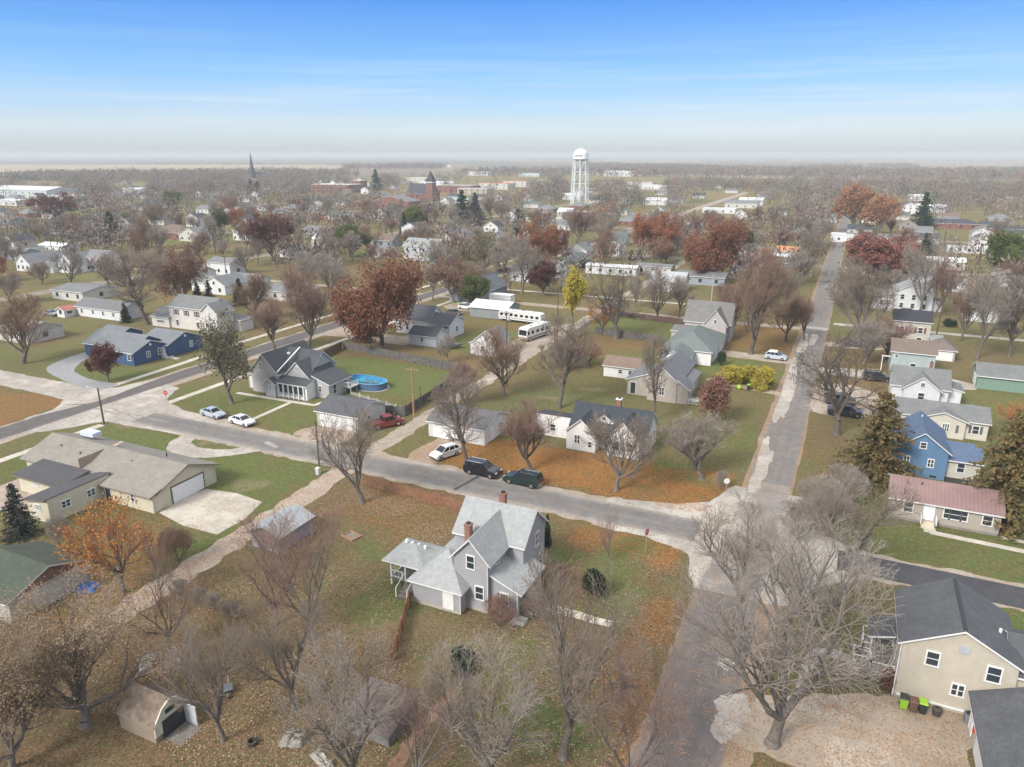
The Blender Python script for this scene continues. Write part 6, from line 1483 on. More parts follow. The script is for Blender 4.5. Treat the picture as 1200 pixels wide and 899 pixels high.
proto_tree('n4',14,M['twigred'],M['barkgrey'],trunk=.15,limbs=5,rx=.40,zc=.58,rz=.44,upward=.7,r0=.019,minr=.0008,kids=(8,7,5),lens=(.62,.34,.18,.09))
proto_tree('dark',15,M['bark'],M['bark'],trunk=.26,limbs=6,rx=.5,zc=.60,rz=.42,upward=.3,r0=.034,kids=(7,7,5),lens=(.62,.36,.2,.10),minr=.0014,crook=.24)
mid=dict(kids=(9,8,6),lens=(.6,.34,.18,.10))
for i,(tw,bk,kw) in enumerate(((M['twig'],M['barkgrey'],dict(trunk=.2,upward=.7)),(M['twigpale'],M['barkgrey'],dict(trunk=.24,upward=.5)),(M['twigbrown'],M['bark'],dict(trunk=.18,upward=.8,limbs=7)),(M['twigred'],M['bark'],dict(trunk=.2,upward=.9,spread=.7)),(M['twig'],M['bark'],dict(trunk=.26,upward=.5,limbs=5)),(M['twigpale'],M['barkgrey'],dict(trunk=.14,upward=1.1,spread=.55)))):
    proto_tree('b%d'%i,30+i,tw,bk,minr=.0014,rx=.43,zc=.58,rz=.43,**{**mid,**kw})
lt=dict(kids=(8,7,5),lens=(.6,.34,.18,.09),minr=.0015)
proto_tree('oak',50,M['twigbrown'],M['bark'],leafmat('leaves_dark_rust',(.23,.085,.05),(.32,.135,.08),(.38,.19,.115),2.),19000,.0082,trunk=.15,limbs=9,rx=.5,zc=.54,rz=.46,upward=.3,leafspread=.032,spread=1.15,r0=.03,**lt)
proto_tree('oak2',51,M['twigbrown'],M['bark'],L_rust,15000,.0088,trunk=.17,limbs=8,rx=.46,zc=.56,rz=.45,upward=.4,leafspread=.032,**lt)
proto_tree('maroon',52,M['bark'],M['bark'],L_maroon,10000,.0105,trunk=.16,limbs=7,rx=.45,zc=.56,rz=.45,upward=.5,leafspread=.022,spread=1.1,**lt)
proto_tree('red',53,M['twigred'],M['bark'],L_red,10000,.011,trunk=.2,limbs=8,rx=.5,zc=.56,rz=.44,upward=.35,leafspread=.022,spread=1.1,**lt)
proto_tree('orange',54,M['twigbrown'],M['bark'],L_orange,3000,.008,trunk=.2,limbs=6,rx=.42,zc=.6,rz=.42,upward=.6,leafspread=.03,kids=(7,6,5),lens=(.6,.34,.18,.09),minr=.0009)
proto_tree('tan',55,M['twigpale'],M['barkgrey'],L_tan,30000,.0031,trunk=.12,limbs=8,rx=.48,zc=.54,rz=.46,upward=.4,leafspread=.03,spread=1.1,minr=.0008,**near)
proto_tree('brown',56,M['twigbrown'],M['barkgrey'],L_brown,3800,.010,trunk=.18,limbs=7,rx=.44,zc=.58,rz=.43,upward=.6,leafspread=.03,**lt)
proto_tree('orangefar',61,M['twigbrown'],M['bark'],leafmat('leaves_rusty_orange',(.33,.15,.075),(.38,.20,.11),None,1.),5500,.012,trunk=.2,limbs=7,rx=.44,zc=.58,rz=.43,upward=.6,leafspread=.03,**lt)
proto_tree('olive',57,M['twig'],M['barkgrey'],L_olive,2600,.0095,trunk=.16,limbs=5,rx=.36,zc=.58,rz=.43,upward=.8,leafspread=.03,**lt)
proto_tree('green',58,M['twig'],M['bark'],L_green,9000,.013,trunk=.12,limbs=7,rx=.42,zc=.54,rz=.46,upward=.6,leafspread=.025,**lt)
proto_tree('yellow',59,M['twig'],M['bark'],leafmat('leaves_golden',(.46,.36,.04),(.55,.46,.07),(.36,.36,.08),.8,.05),6500,.014,trunk=.14,limbs=6,rx=.28,zc=.54,rz=.46,upward=.9,leafspread=.03,spread=.6,**lt)
proto_conifer('cedar',60,L_cedar,.40,whorls=30,start=.03,ragged=.45,ls=.022,ex=.55)
proto_conifer('fir',70,L_needle,.27); proto_conifer('spruce',71,L_blue,.33,ragged=.35); proto_conifer('fir2',72,L_needle,.22,whorls=20,ragged=.5,ls=.026)
proto_conifer('arbor',73,L_needle,.17,start=.01,ragged=.1,whorls=30)
shr=dict(kids=(7,6,5),lens=(.8,.5,.3,.15))
proto_tree('shrub',80,M['twigpale'],M['barkgrey'],trunk=.02,limbs=12,rx=.55,zc=.42,rz=.55,upward=.9,r0=.012,minr=.0022,spread=1.1,**shr)
proto_tree('shrubred',81,M['twigred'],M['bark'],trunk=.02,limbs=12,rx=.55,zc=.42,rz=.55,upward=.9,r0=.012,minr=.0022,spread=1.1,**shr)
proto_tree('bushyellow',82,M['twig'],M['bark'],L_yellow,6500,.026,trunk=.02,limbs=10,rx=.6,zc=.42,rz=.55,upward=.5,leafspread=.05,spread=1.3,r0=.012,**shr)
proto_tree('bushgreen',83,M['twig'],M['bark'],L_needle,8000,.028,trunk=.02,limbs=10,rx=.5,zc=.45,rz=.52,upward=.5,leafspread=.04,spread=1.2,r0=.012,**shr)
proto_tree('bushred',84,M['twigred'],M['bark'],leafmat('leaves_dull_red',(.165,.085,.06),(.235,.125,.09),None,1.),4500,.022,trunk=.03,limbs=9,rx=.5,zc=.48,rz=.5,upward=.7,leafspread=.05,spread=1.1,r0=.012,**shr)
TREES=[]   # (x,y,r)
rtree=random.Random(99)
def plant(key,x,y,h,w,label,name='tree',cat='tree',group=None,rz=None):
    """w = crown radius in metres"""
    tm,cm,rad=PROTO[key]
    o=bpy.data.objects.new(name,None); COL.objects.link(o); o.location=(x,y,0); o.rotation_euler=(0,0,rtree.uniform(0,6.28) if rz is None else rz)
    s=w/rad; o.scale=(s,s,h); o['label']=label; o['category']=cat
    if group: o['group']=group
    for nm,me in (('trunk',tm),('crown',cm)):
        c=bpy.data.objects.new(nm,me); COL.objects.link(c); c.parent=o
    TREES.append((x,y,w)); return o
def tree(px,py,top,hw,key,label,name=None,cat=None,group=None):
    x,y=g(px,py); h=2.
    while pr(x,y,h)[1]>top and h<40: h+=.1
    d=pr(x,y,h*.6)[2]; w=hw*d/F
    nm=name or ('pine_tree' if key in('fir','spruce','fir2','arbor') else 'bush' if key.startswith(('bush','shrub')) else 'tree')
    return plant(key,x,y,h,w,label,nm,cat or nm.replace('_',' '),group)
T_=tree
# foreground
T_(905,872,604,138,'n1','large pale bare tree filling the lower right foreground beside the leafy gravel driveway')
T_(948,752,600,82,'n1','broad pale bare tree just left of the cream house, behind the biggest foreground tree')
T_(868,705,588,70,'n2','grey bare tree overhanging the street crossing')
T_(1001,674,538,70,'n2','leaning grey bare tree on the lawn before the red-metal-roofed house')
T_(660,888,668,98,'n2','bare grey-brown tree at bottom centre, right of the farmhouse walk')
T_(575,925,735,84,'n1','pale bare tree at the bottom edge below the round evergreen bush')
T_(735,935,740,78,'n4','thin reddish bare tree at the bottom edge beside the street')
T_(655,800,660,45,'n4','slim reddish bare tree in front of the farmhouse walk')
T_(412,925,728,84,'n1','pale leaning bare tree over the junk heap at the bottom')
T_(365,748,585,56,'n4','reddish bare tree in the middle of the brown yard')
T_(325,730,605,50,'n4','second reddish bare tree left of the one in the middle of the brown yard')
T_(345,830,685,60,'n2','bare grey tree among the leaves left of the low purplish shed')
T_(312,672,592,40,'n4','pinkish bare tree spreading over the tin-roofed shed')
T_(100,850,690,108,'tan','huge spreading tree with thin tan leaves in the lower left corner')
T_(15,900,740,70,'tan','tan-leaved tree cut by the left edge at the bottom')
T_(200,760,660,42,'n4','thin reddish bare tree beside the alley, right of the orange tree')
T_(262,868,705,58,'n2','bare grey tree between the wheelbarrow and barn-shaped shed')
T_(490,930,765,52,'n4','reddish bare tree at the bottom edge right of the purplish shed')
T_(145,695,580,56,'orange','orange-leaved tree beside the long cream ranch house')
T_(190,705,610,25,'n4','bare upright tree between the orange tree and alley')
for i_,(bx_,by_) in enumerate(((212,700),(232,708),(252,716),(270,726))):
    T_(bx_,by_,by_-13,13,'shrub',('low dark brush nearest the alley, first of the brush row','low dark brush, second of the brush row from the alley','low dark brush, third of the brush row from the alley','low dark brush at the yard end of the brush row')[i_],group='brush row in the brown yard')
T_(210,660,618,22,'shrubred','purplish bare shrub along the alley below the concrete slab')
T_(26,630,566,24,'spruce','grey-green spruce left of the long cream ranch house')
T_(70,640,605,16,'shrub','pale bare shrub behind the green-roofed garage')
T_(425,589,468,58,'n2','big bare tree where the alley meets the cross street')
T_(713,658,600,17,'n4','small thin bare tree on the lawn east of the farmhouse')
T_(695,700,670,13,'bushgreen','dark green evergreen bush east of the farmhouse')
T_(543,788,762,15,'bushgreen','round evergreen bush in the yard below the farmhouse')
T_(641,640,603,6,'arbor','narrow evergreen at the farmhouse east gable','evergreen_shrub','evergreen shrub')
T_(585,735,700,22,'shrubred','reddish bare shrub under the farmhouse front windows')
T_(660,690,660,14,'shrubred','reddish bare shrub beside the farmhouse steps')
T_(620,720,690,12,'shrub','tangled bare shrub at the start of the farmhouse walk')
T_(545,700,672,12,'shrubred','small reddish shrub by the farmhouse rear door')
T_(1037,810,785,10,'bushred','small dull red bush at the corner of the cream house')
T_(935,632,585,32,'shrub','pale bare shrubbery beside the street, left of the leaning grey tree')
T_(962,612,560,36,'shrub','wide pale bare thicket on the right verge')
T_(985,590,545,30,'shrub','bare thicket below the dark brown-green cedar')
T_(845,575,552,10,'shrub','small pale shrub at the corner behind the round sign')
# orange lawn and middle
T_(722,575,480,45,'b0','bare grey tree standing before the white house with blue-black roof')
T_(822,562,483,50,'b5','many-stemmed fine bare tree on the corner lawn')
T_(622,552,465,38,'b3','reddish bare tree over the orange leaves beside the dark green SUV')
T_(655,478,368,52,'b4','wide bare tree on the green lawn north of the orange leaves')
T_(768,492,384,24,'b4','slender bare tree in front of the warm tan gabled house')
T_(838,494,444,20,'bushred','dull red leafy small tree right of the warm tan house','tree','tree')
T_(855,448,430,15,'bushyellow','yellow bush, leftmost of the row of three behind the tan house')
T_(876,452,430,15,'bushyellow','yellow bush, middle of the row of three behind the tan house')
T_(895,456,432,13,'bushyellow','yellow bush, rightmost of the row of three behind the tan house')
T_(845,428,412,5,'bushgreen','tiny dark round bush at the corner of the green-grey hip roof')
T_(547,542,432,48,'b4','bare tree rising before the white garage behind the crossover')
T_(590,465,385,36,'b2','brownish bare tree beside the alley, left of the wide lawn tree')
T_(545,475,418,22,'b3','small reddish bare tree at the alley fence corner')
T_(525,425,392,14,'b1','thin young bare tree north of the pool lawn fence')
T_(665,432,398,20,'shrubred','reddish brushwood clump west of the brown-roofed shed')
T_(690,428,402,18,'brown','brown-leaved thicket tree behind the brown-roofed shed')
T_(705,392,352,18,'orange','orange-red small tree below the big forked bare tree')
T_(722,397,312,44,'dark','big forked dark bare tree in front of the white mobile home')
T_(672,382,312,14,'yellow','yellow narrow tree beside the alley pole')
T_(637,347,303,20,'maroon','dark maroon small tree in the middle distance')
T_(632,318,256,24,'oak2','rust-red tree in the upper middle, left of the mobile homes')
T_(652,305,268,20,'red','dull red tree touching the rust-red tree, upper middle')
T_(770,375,310,28,'b0','bare tree above the slender middle one, before the striped roof')
T_(796,372,322,18,'b1','bare tree left of the steep pointed-gable house')
T_(765,305,244,27,'oak2','large rust-red tree right of the ornate white house')
T_(836,330,253,35,'oak','largest rust-orange tree, upper right of centre')
T_(880,415,303,42,'b2','big brownish bare tree right of the steep pointed-gable house')
T_(858,395,330,22,'b3','reddish bare tree pressed against the steep pointed-gable house')
T_(921,400,342,26,'b2','brownish bare tree near the north street, right of the big one')
T_(272,473,366,36,'olive','tall tree with sparse olive leaves by the street, left of the grey gabled house')
T_(128,448,399,20,'maroon','small maroon tree in front of the navy ranch house')
T_(28,426,345,42,'b2','bare spreading tree left of the curving driveway')
T_(173,380,284,50,'b4','big dark bare tree beside the long white garage')
T_(213,364,284,34,'brown','brown-leaved tree right of the big dark bare tree on the left')
T_(148,378,355,8,'fir','small dark conifer in front of the long white garage')
T_(320,307,247,28,'maroon','large dark maroon tree, upper left of centre')
T_(448,408,300,52,'oak','great rust-red tree in front of the white house')
T_(362,408,325,30,'b3','bare reddish-brown tree left of the great rust-red tree')
T_(322,412,345,28,'b3','bare tree behind the grey cross-gabled house')
T_(300,375,318,24,'b2','brown bare tree beyond the ivory two-story house')
T_(385,350,296,26,'b1','grey bare tree above the great rust-red tree to its left')
T_(371,302,282,7,'fir','little dark green conifer right of the maroon tree')
T_(410,302,262,24,'green','round green tree, upper left of centre')
T_(282,357,326,11,'fir','dark conifer right of its pair, beside the ivory two-story house')
T_(233,358,330,9,'fir','dark conifer, left one of the close pair on the left')
T_(246,357,328,9,'fir','dark conifer, right one of the close pair on the left')
T_(532,355,298,30,'brown','brown-leaved tree in front of the big pale two-story house')
T_(507,352,306,16,'b1','thin bare tree left of the brown-leaved one near the pale two-story house')
T_(568,323,268,26,'olive','leaning tree with thin olive leaves, upper middle')
T_(592,330,275,22,'b1','pale bare tree right of the leaning olive one')
T_(612,345,275,26,'b1','pale bare tree left of the small maroon one')
T_(560,258,240,10,'fir2','dark ragged conifer, left of the pair beyond the two-story house')
T_(542,262,222,14,'fir2','tall dark ragged conifer in the upper middle')
T_(557,265,225,14,'spruce','tall greyish conifer right of the ragged one, upper middle')
T_(474,276,248,8,'fir','dark conifer at the left of the green clump, upper middle')
T_(487,275,240,14,'green','bright green tree above the big pale two-story house')
T_(497,280,255,9,'fir','dark conifer at the right of the green clump, upper middle')
T_(441,223,198,10,'fir','dark conifer right of the brick tower block')
T_(150,268,250,0+10,'green','green tree in the left distance')
T_(203,248,222,13,'green','green tree in the hazy left distance')
T_(295,228,210,8,'fir','dark conifer below the slender steeple')
T_(303,230,212,8,'fir','second dark conifer just right of the one below the slender steeple')
T_(65,258,225,26,'maroon','broad dark red tree, far left')
T_(1,330,295,14,'orangefar','rusty orange tree cut by the left edge')
T_(980,510,388,58,'dark','big dark bare tree reaching over the parked cars on the right')
T_(1024,562,458,46,'cedar','dark brown-green cedar left of the bright blue house')
T_(1174,610,480,56,'cedar','large dark brown-green cedar at the right edge')
T_(1187,505,470,20,'orange','orange-leaved tree behind the large cedar at the right edge')
T_(1003,405,308,38,'b0','big grey bare tree beside the north street on the right')
T_(1078,368,262,30,'n1','tall pale bare tree in front of the white two-story house, right')
T_(1095,372,300,20,'b3','bare tree right of the tall pale one')
T_(1145,420,318,30,'b1','bare tree on the lawn near the low white garage')
T_(1182,418,325,38,'dark','thick-limbed bare tree near the right edge')
T_(1125,400,330,22,'b3','reddish bare tree between the garage and tall pale tree')
T_(1030,332,273,48,'red','wide dark red tree over the north street')
T_(1080,268,224,14,'fir2','tall green conifer, upper right')
T_(1167,330,268,22,'green','yellow-green tree, upper right')
T_(1000,272,212,24,'orangefar','rusty orange tree, left one of two, upper right')
T_(1032,276,226,22,'orangefar','rusty orange tree, right one of two, upper right')
T_(952,326,270,26,'b4','dark bare tree beside the blue-walled shop')
T_(934,262,232,14,'b4','dark bare tree where the far road bends, upper right')
T_(897,342,290,26,'b3','reddish bare tree below the low brown-roofed house')
T_(1113,383,374,7,'bushgreen','round dark bush left of the low white garage')
T_(1061,372,362,9,'bushgreen','dark hedge bush under the white two-story house windows')
T_(1078,374,364,9,'bushgreen','second dark hedge bush under the white two-story house windows')
T_(740,305,293,5,'arbor','narrow dark evergreen, left of two behind the mobile home')
T_(735+14,305,293,5,'arbor','narrow dark evergreen, right of two behind the mobile home')
T_(1185,360,322,26,'b1','bare tree before the broad grey roof at the right edge')
T_(942,398,348,14,'b3','thin reddish bare tree left of the north street')
T_(745,360,322,16,'b1','bare tree right of the big forked one')
T_(683,315,300,7,'fir','small dark conifer left of the white mobile home')
T_(790,290,268,16,'b3','purplish bare tree between the two rust trees')
T_(675,285,240,28,'b3','dense purplish bare tree below the water tower')
T_(705,320,276,20,'b3','purple-twigged tree before the ornate white house')
# ---- everything else in the middle distance: one object per tree, labelled from its neighbours
used=set()
def rel_label(px,py,desc,minsz):
    c=sorted(NOUNS,key=lambda n:(n[0]-px)**2+((n[1]-py)*1.6)**2)
    for n in c[:26]:
        dx=px-n[0]; dy=py-n[1]
        dist='just ' if abs(dx)+abs(dy)<22 else ('' if abs(dx)+abs(dy)<55 else 'some way ')
        opts=[]
        if abs(dx)>abs(dy)*1.2: opts=[dist+('right of' if dx>0 else 'left of')]
        else: opts=[dist+('behind' if dy<0 else 'in front of')]
        opts+=[dist+('behind and right of' if dx>0 else 'behind and left of') if dy<0 else dist+('below and right of' if dx>0 else 'below and left of')]
        for r_ in opts:
            l='%s %s %s'%(desc,r_,n[2])
            if l not in used and len(l.split())<=16:
                used.add(l); return l
    return None
ROADX=[-5.8,-117.2,-232,-350,-468,110,-60.6]; ROADY=[78,193.2,311,428,545,662]
def free(x,y,w,strict=True):
    for rx_ in ROADX:
        if abs(x-rx_)<5.5 and not (rx_==-60.6 and y>420): return False
    for ry_ in ROADY:
        if abs(y-ry_)<5: return False
    for b in HOUSES:
        if b[0]-1<x<b[1]+1 and b[2]-1<y<b[3]+1: return False
        if strict and b[0]-3<x<b[1]+3 and b[2]-9<y<b[2]: return False
    for t in TREES:
        if (t[0]-x)**2+(t[1]-y)**2<((t[2]+w)*.62)**2: return False
    return True
DES={'b0':'bare grey tree','b1':'pale bare tree','b2':'brownish bare tree','b3':'reddish bare tree','b4':'dark-barked bare tree','b5':'many-stemmed bare tree','brown':'brown-leaved tree','oak2':'rust-red tree','maroon':'dark maroon tree','fir':'dark conifer','green':'green tree','orangefar':'rusty orange tree','spruce':'grey-green conifer','olive':'thin olive-leaved tree'}
rr=random.Random(5); cand=[]
for k in range(9000):
    if k%3: X=rr.uniform(-420,110); Y=rr.uniform(150,470)
    else: X=rr.uniform(-420,60); Y=rr.uniform(120,330)
    cand.append((X,Y))
cnt=0
# reserve the spaces first seen as lawns, lots and drives in the photo
LAWNS=[(-104,-64,80,135),(-60,-8,80,185),(-84,-64,135,175),(-160,-118,80,126),(0,60,80,130),(18,60,130,226)]
for X,Y in cand:
    if cnt>=235: break
    q=pr(X,Y,0)
    if not(-12<q[0]<1212) or q[1]<222: continue
    if any(a<X<b and c<Y<d for a,b,c,d in LAWNS): continue
    w=rr.uniform(3.2,6.4); h=w*rr.uniform(1.9,2.6)
    if not free(X,Y,w): continue
    u=rr.random()
    key='b0' if u<.2 else 'b1' if u<.38 else 'b2' if u<.55 else 'b3' if u<.68 else 'b4' if u<.8 else 'b5' if u<.86 else 'brown' if u<.92 else 'brown' if u<.935 else 'oak2' if u<.955 else 'fir' if u<.985 else 'green'
    sz='tall ' if h>14 else 'small ' if h<9.5 else 'mid-sized '
    lab=rel_label(q[0],q[1],sz+DES[key],0)
    if not lab: continue
    plant(key,X,Y,h,w,lab,'pine_tree' if key=='fir' else 'tree','pine tree' if key=='fir' else 'tree','trees of the town in the middle distance')
    cnt+=1
print('auto trees',cnt,'total',len(TREES))
# ---------------------------------------------------------------- filler houses of the town (far)
SIGHT=[]
def far_house_proto(w,d,e,r,ty,wl,rf):
    a=MB(); walls_on(a,-w/2,w/2,0,d,e,r,ty); b=MB(); roof_on(b,-w/2,w/2,0,d,e,r,ty,o=.4)
    ws=[]
    for i in range(3): c=MB(); face_box(c,'S',(-w/2,w/2,0,d),-w/2+(i+.5)*w/3,.9,2.1,1.0,.004,.05); ws.append(c.build('window',M['glass'],link=False))
    return [a.build('wall',wl,link=False),b.build('roof',[rf,M['white']],link=False)]+ws
FHP=[(far_house_proto(12,9,3,5.4,'x',W1,RG),'white house with a grey roof'),(far_house_proto(9,11,3.4,6.2,'y',W1,RG),'white front-gabled house'),(far_house_proto(13,9,3,5.2,'x',W2,RD),'cream house with a dark roof'),
(far_house_proto(10,9,5.2,7.6,'y',W1,RD),'white two-story house with dark gable'),(far_house_proto(14,9,3,5,'x',W2,RT),'cream house with a green-grey roof'),(far_house_proto(13,10,3,5.4,'hip',WR,RG),'brick house with grey hip roof'),(far_house_proto(12,9,3,5.2,'x',WB,RB),'blue-grey house with a brown roof'),(far_house_proto(20,12,4,6,'x',W1,RW),'long white outbuilding with white roof')]
nh=0
rh=random.Random(21)
for yb in (311,428,545,662,780,900,1020):
    for side in (-1,1):
        x=-1000
        while x<300:
            x+=rh.uniform(17,30); Y=yb+side*rh.uniform(14,20)-(5 if side<0 else 0)
            if any(abs(x-a)<9 for a in ROADX): continue
            q=pr(x,Y,0)
            if not(-10<q[0]<1210): continue
            if q[1]<198 or (yb>500 and rh.random()<.35) or (yb>700 and rh.random()<.5): continue
            if rh.random()<.15: continue
            if any(b[0]-9<x<b[1]+9 and b[2]-12<Y<b[3]+6 for b in HOUSES): continue
            if any((t[0]-x)**2+(t[1]-Y-4)**2<36 for t in TREES): continue
            me,desc=rh.choice(FHP[:7] if Y<600 else FHP); 
            o=thing('house','','house',(x,Y,0),0,'houses of the far town')
            lab=rel_label(q[0],q[1],desc,0) if Y<620 else None
            o['label']=lab or (desc+' deep in the hazy far town')
            if not lab: o['group']='far-off houses, each a '+desc
            for nm,mm in zip(('wall','roof','window','window','window'),me):
                if nm=='window' and Y>470: continue
                c=bpy.data.objects.new(nm,mm); COL.objects.link(c); c.parent=o
            HOUSES.append((x-7,x+7,Y-2,Y+11)); nh+=1
print('far houses',nh)
# ---------------------------------------------------------------- distant trees as one mass
def far_mass(name,label,pts,seed,small=False):
    """pts: list of (x,y,h,w,(r,g,b)); every tree = trunk + many small slivers spread through its crown"""
    rng=np.random.RandomState(seed); N=len(pts); K=96 if not small else 26
    A=np.array([p[:4] for p in pts]); C=np.array([p[4] for p in pts])
    u=rng.normal(size=(N,K,3)); u/=np.linalg.norm(u,axis=2)[:,:,None]; r=rng.uniform(.25,1,(N,K,1))**.45
    P_=u*r; lump=1+.22*np.sin(u[:,:,0:1]*5+rng.rand(N,1,1)*6)*np.cos(u[:,:,2:3]*4+rng.rand(N,1,1)*6); P_*=lump
    P_[:,:,0]*=A[:,3][:,None]; P_[:,:,1]*=A[:,3][:,None]; P_[:,:,2]=P_[:,:,2]*A[:,2][:,None]*.42+A[:,2][:,None]*.58
    P_[:,:,0]+=A[:,0][:,None]; P_[:,:,1]+=A[:,1][:,None]
    cen=P_.reshape(-1,3); s=np.repeat(A[:,3],K)[:,None]*(.10 if not small else .2)
    a=rng.normal(size=(N*K,3)); a/=np.linalg.norm(a,axis=1)[:,None]; b=rng.normal(size=(N*K,3)); b/=np.linalg.norm(b,axis=1)[:,None]
    a[:,2]=np.abs(a[:,2])+.4
    V=np.stack([cen-a*s,cen+b*s*.55,cen+a*s,cen-b*s*.45],1).reshape(-1,3); Fq=(np.arange(N*K)*4)[:,None]+np.arange(4)[None]
    col=np.repeat(C,K*4,axis=0)*rng.uniform(.8,1.25,(N*K,1)).repeat(4,axis=0)
    sg=np.stack([A[:,0],A[:,1],np.zeros(N),A[:,0],A[:,1],A[:,2]*.55,A[:,2]*.02,A[:,2]*.012],1); v2,f2=seg_tubes(sg,4)
    c2=np.tile(np.array([[.14,.12,.1]]),(len(v2),1))
    V=np.concatenate([V,v2]); Fq=np.concatenate([Fq,f2+N*K*4]); col=np.concatenate([col,c2])
    m,nt,b_=newmat(name+'_foliage'); at=nt.nodes.new('ShaderNodeAttribute'); at.attribute_name='tint'; nt.links.new(at.outputs['Color'],b_.inputs['Base Color']); b_.inputs['Roughness'].default_value=.9; b_.inputs['Specular IOR Level'].default_value=.1
    me=npmesh(name,V,Fq,[m]); cc=np.ones((len(V),4),np.float32); cc[:,:3]=np.clip(col,0,1); at=me.color_attributes.new('tint','FLOAT_COLOR','POINT'); at.data.foreach_set('color',cc.ravel())
    o=bpy.data.objects.new(name,me); COL.objects.link(o); tag(o,label,'trees',kind='stuff'); return o
def treecol(r_):
    u=r_.random()
    c=(.175,.145,.122) if u<.3 else (.215,.185,.16) if u<.52 else (.16,.12,.097) if u<.76 else (.20,.135,.11) if u<.84 else (.12,.11,.095) if u<.90 else (.27,.11,.06) if u<.925 else (.13,.055,.05) if u<.94 else (.04,.065,.04) if u<.985 else (.12,.15,.055)
    k=r_.uniform(.95,1.3); return tuple(a*k for a in c)
SIGHT+=[(386,16,214,221),(417,7,211,224),(434,9,210,220),(470,16,225,236),(503,13,215,234),(532,20,211,221),(553,16,218,226),(578,22,212,222),(603,18,209,219),(535,14,230,237),(750,17,209,217),(20,50,220,232),(70,20,228,236),(8,14,233,241),(155,15,220,226),(560,22,201,206),(725,30,200,208),(620,22,201,208),(690,30,201,206),(490,20,208,215),(765,12,215,222),(296,6,200,208),(680,14,205,240),(842,22,243,250),(868,26,233,243),(661,10,240,256),(632,10,248,256),(771,8,240,251),(745,14,245,260),(255,14,243,256),(195,22,255,275),(222,16,262,280),(1112,36,252,268),(1022,20,272,284),(992,12,270,282),(1066,14,235,250),(575,9,258,272),(720,12,272,287),(284,16,250,280),(1180,18,262,275),(840,40,224,236)]
rt_=random.Random(31); far=[]; tries=0
GR={}
def gcell(x,y): return (int(x//8),int(y//8))
for t in TREES: GR[gcell(t[0],t[1])]=1
HG={}
for b in HOUSES:
    for i in range(int(b[0]//8),int(b[1]//8)+1):
        for j in range(int((b[2]-6)//8),int(b[3]//8)+1): HG[(i,j)]=1
while len(far)<5400 and tries<160000:
    tries+=1
    a=-YAW*0+rt_.uniform(-.66,.66); D_=math.sqrt(rt_.uniform(225**2,1650**2)); 
    X=D_*math.sin(a-YAW); Y=D_*math.cos(a-YAW)
    if D_>1100 and vnoise(np.array([X]),np.array([Y]),180,5)[0]>.62 - (D_-1050)/1900: continue
    if Y<200 or any(a_<X<b_ and c_<Y<d_ for a_,b_,c_,d_ in LAWNS) or any(abs(X-b)<5 for b in ROADX) or any(abs(Y-b)<4.5 for b in ROADY): continue
    if D_<620 and (X,Y)!=None and gcell(X,Y) in HG: continue
    w=rt_.uniform(3.8,7.6); hh_=w*rt_.uniform(1.75,2.4)
    qb=pr(X,Y,0); qt=pr(X,Y,hh_); wp=w*F/qb[2]
    if any(abs(qb[0]-sx)<shw+wp*.6 and qb[1]>sy0 and qt[1]<sy1 and rt_.random()<.9 for sx,shw,sy0,sy1 in SIGHT): continue
    c=gcell(X,Y)
    if GR.get(c,0)>=(1 if D_<900 else 2): continue
    GR[c]=GR.get(c,0)+1
    far.append((X,Y,hh_,w,treecol(rt_)))
print('mass trees',len(far))
far_mass('distant_trees','hazy mass of bare and russet trees filling the far town',far,1)
# wooded outskirts beyond the last streets
out=[]; ro_=random.Random(77)
while len(out)<5200:
    a_=ro_.uniform(-.66,.66); D_=math.sqrt(ro_.uniform(1450**2,3000**2))
    if a_<-.22 and D_>1750: continue
    if vnoise(np.array([D_*math.sin(a_)]),np.array([D_*math.cos(a_)]),330,15)[0]<.22+(D_-1450)/3300+(.22 if -.2<a_<.1 else 0): continue
    w_=ro_.uniform(5,10); out.append((D_*math.sin(a_-YAW),D_*math.cos(a_-YAW),ro_.uniform(11,18),w_,treecol(ro_)))
far_mass('outskirt_trees','hazy belt of bare woods around the far edge of the town',out,5,True)
# shelter belts and farm groves on the fields
belt=[]; rb_=random.Random(8)
def beltline(px0,px1,py,n,hh=11):
    for i in range(n):
        x,y=g(px0+(px1-px0)*(i+rb_.random())/n,py+rb_.uniform(-.25,.25)); w=rb_.uniform(4,9); belt.append((x,y,hh*rb_.uniform(.8,1.4),w,(.10,.115,.10) if rb_.random()<.5 else (.16,.14,.13)))
for a in ((810,905,187.5,46,11),(620,720,187.2,34,9),(440,470,186,10,9),(535,560,186,12,10),(738,760,185,9,16),(640,700,188.5,22,9),(505,530,186.3,10,8),(0,60,187.2,14,7),(110,150,185.6,9,9),(905,1060,188.3,60,12),(1000,1035,184.5,12,16),(325,350,185,7,10),(585,615,184.6,10,12),(1050,1190,190.5,50,11),(470,640,191.5,60,11),(160,330,193.5,50,10),(820,1000,190.6,70,12)): beltline(*a)
far_mass('shelterbelt_trees','thin dark shelter belts of trees out on the hazy fields',belt,2,True)
# white farmsteads
for i,(px,py,w,h,lab) in enumerate(((128,185.6,40,9,'white farm barn, left of the slightly bigger one on the horizon'),(140,185.4,60,9,'long white farm barn far out on the left horizon'),(538,184.6,60,10,'white farm barn far out near the middle of the horizon'),(528,184.9,34,8,'smaller white farm barn left of the middle horizon one'),(992,184.2,80,11,'white farm barn far out on the right horizon'),(935,188.3,26,9,'white farmhouse before the trees on the right horizon'),(978,186.0,20,8,'tiny cream farmhouse below the right horizon barn'),(716,187.5,22,8,'small white farmhouse right of the water tower tank'))):
    x,y=g(px,py); HH=house('barn',lab,'barn',[(x-w/2,x+w/2,y,y+18,h*.6,h,'x')],W1,RW,over=.3)
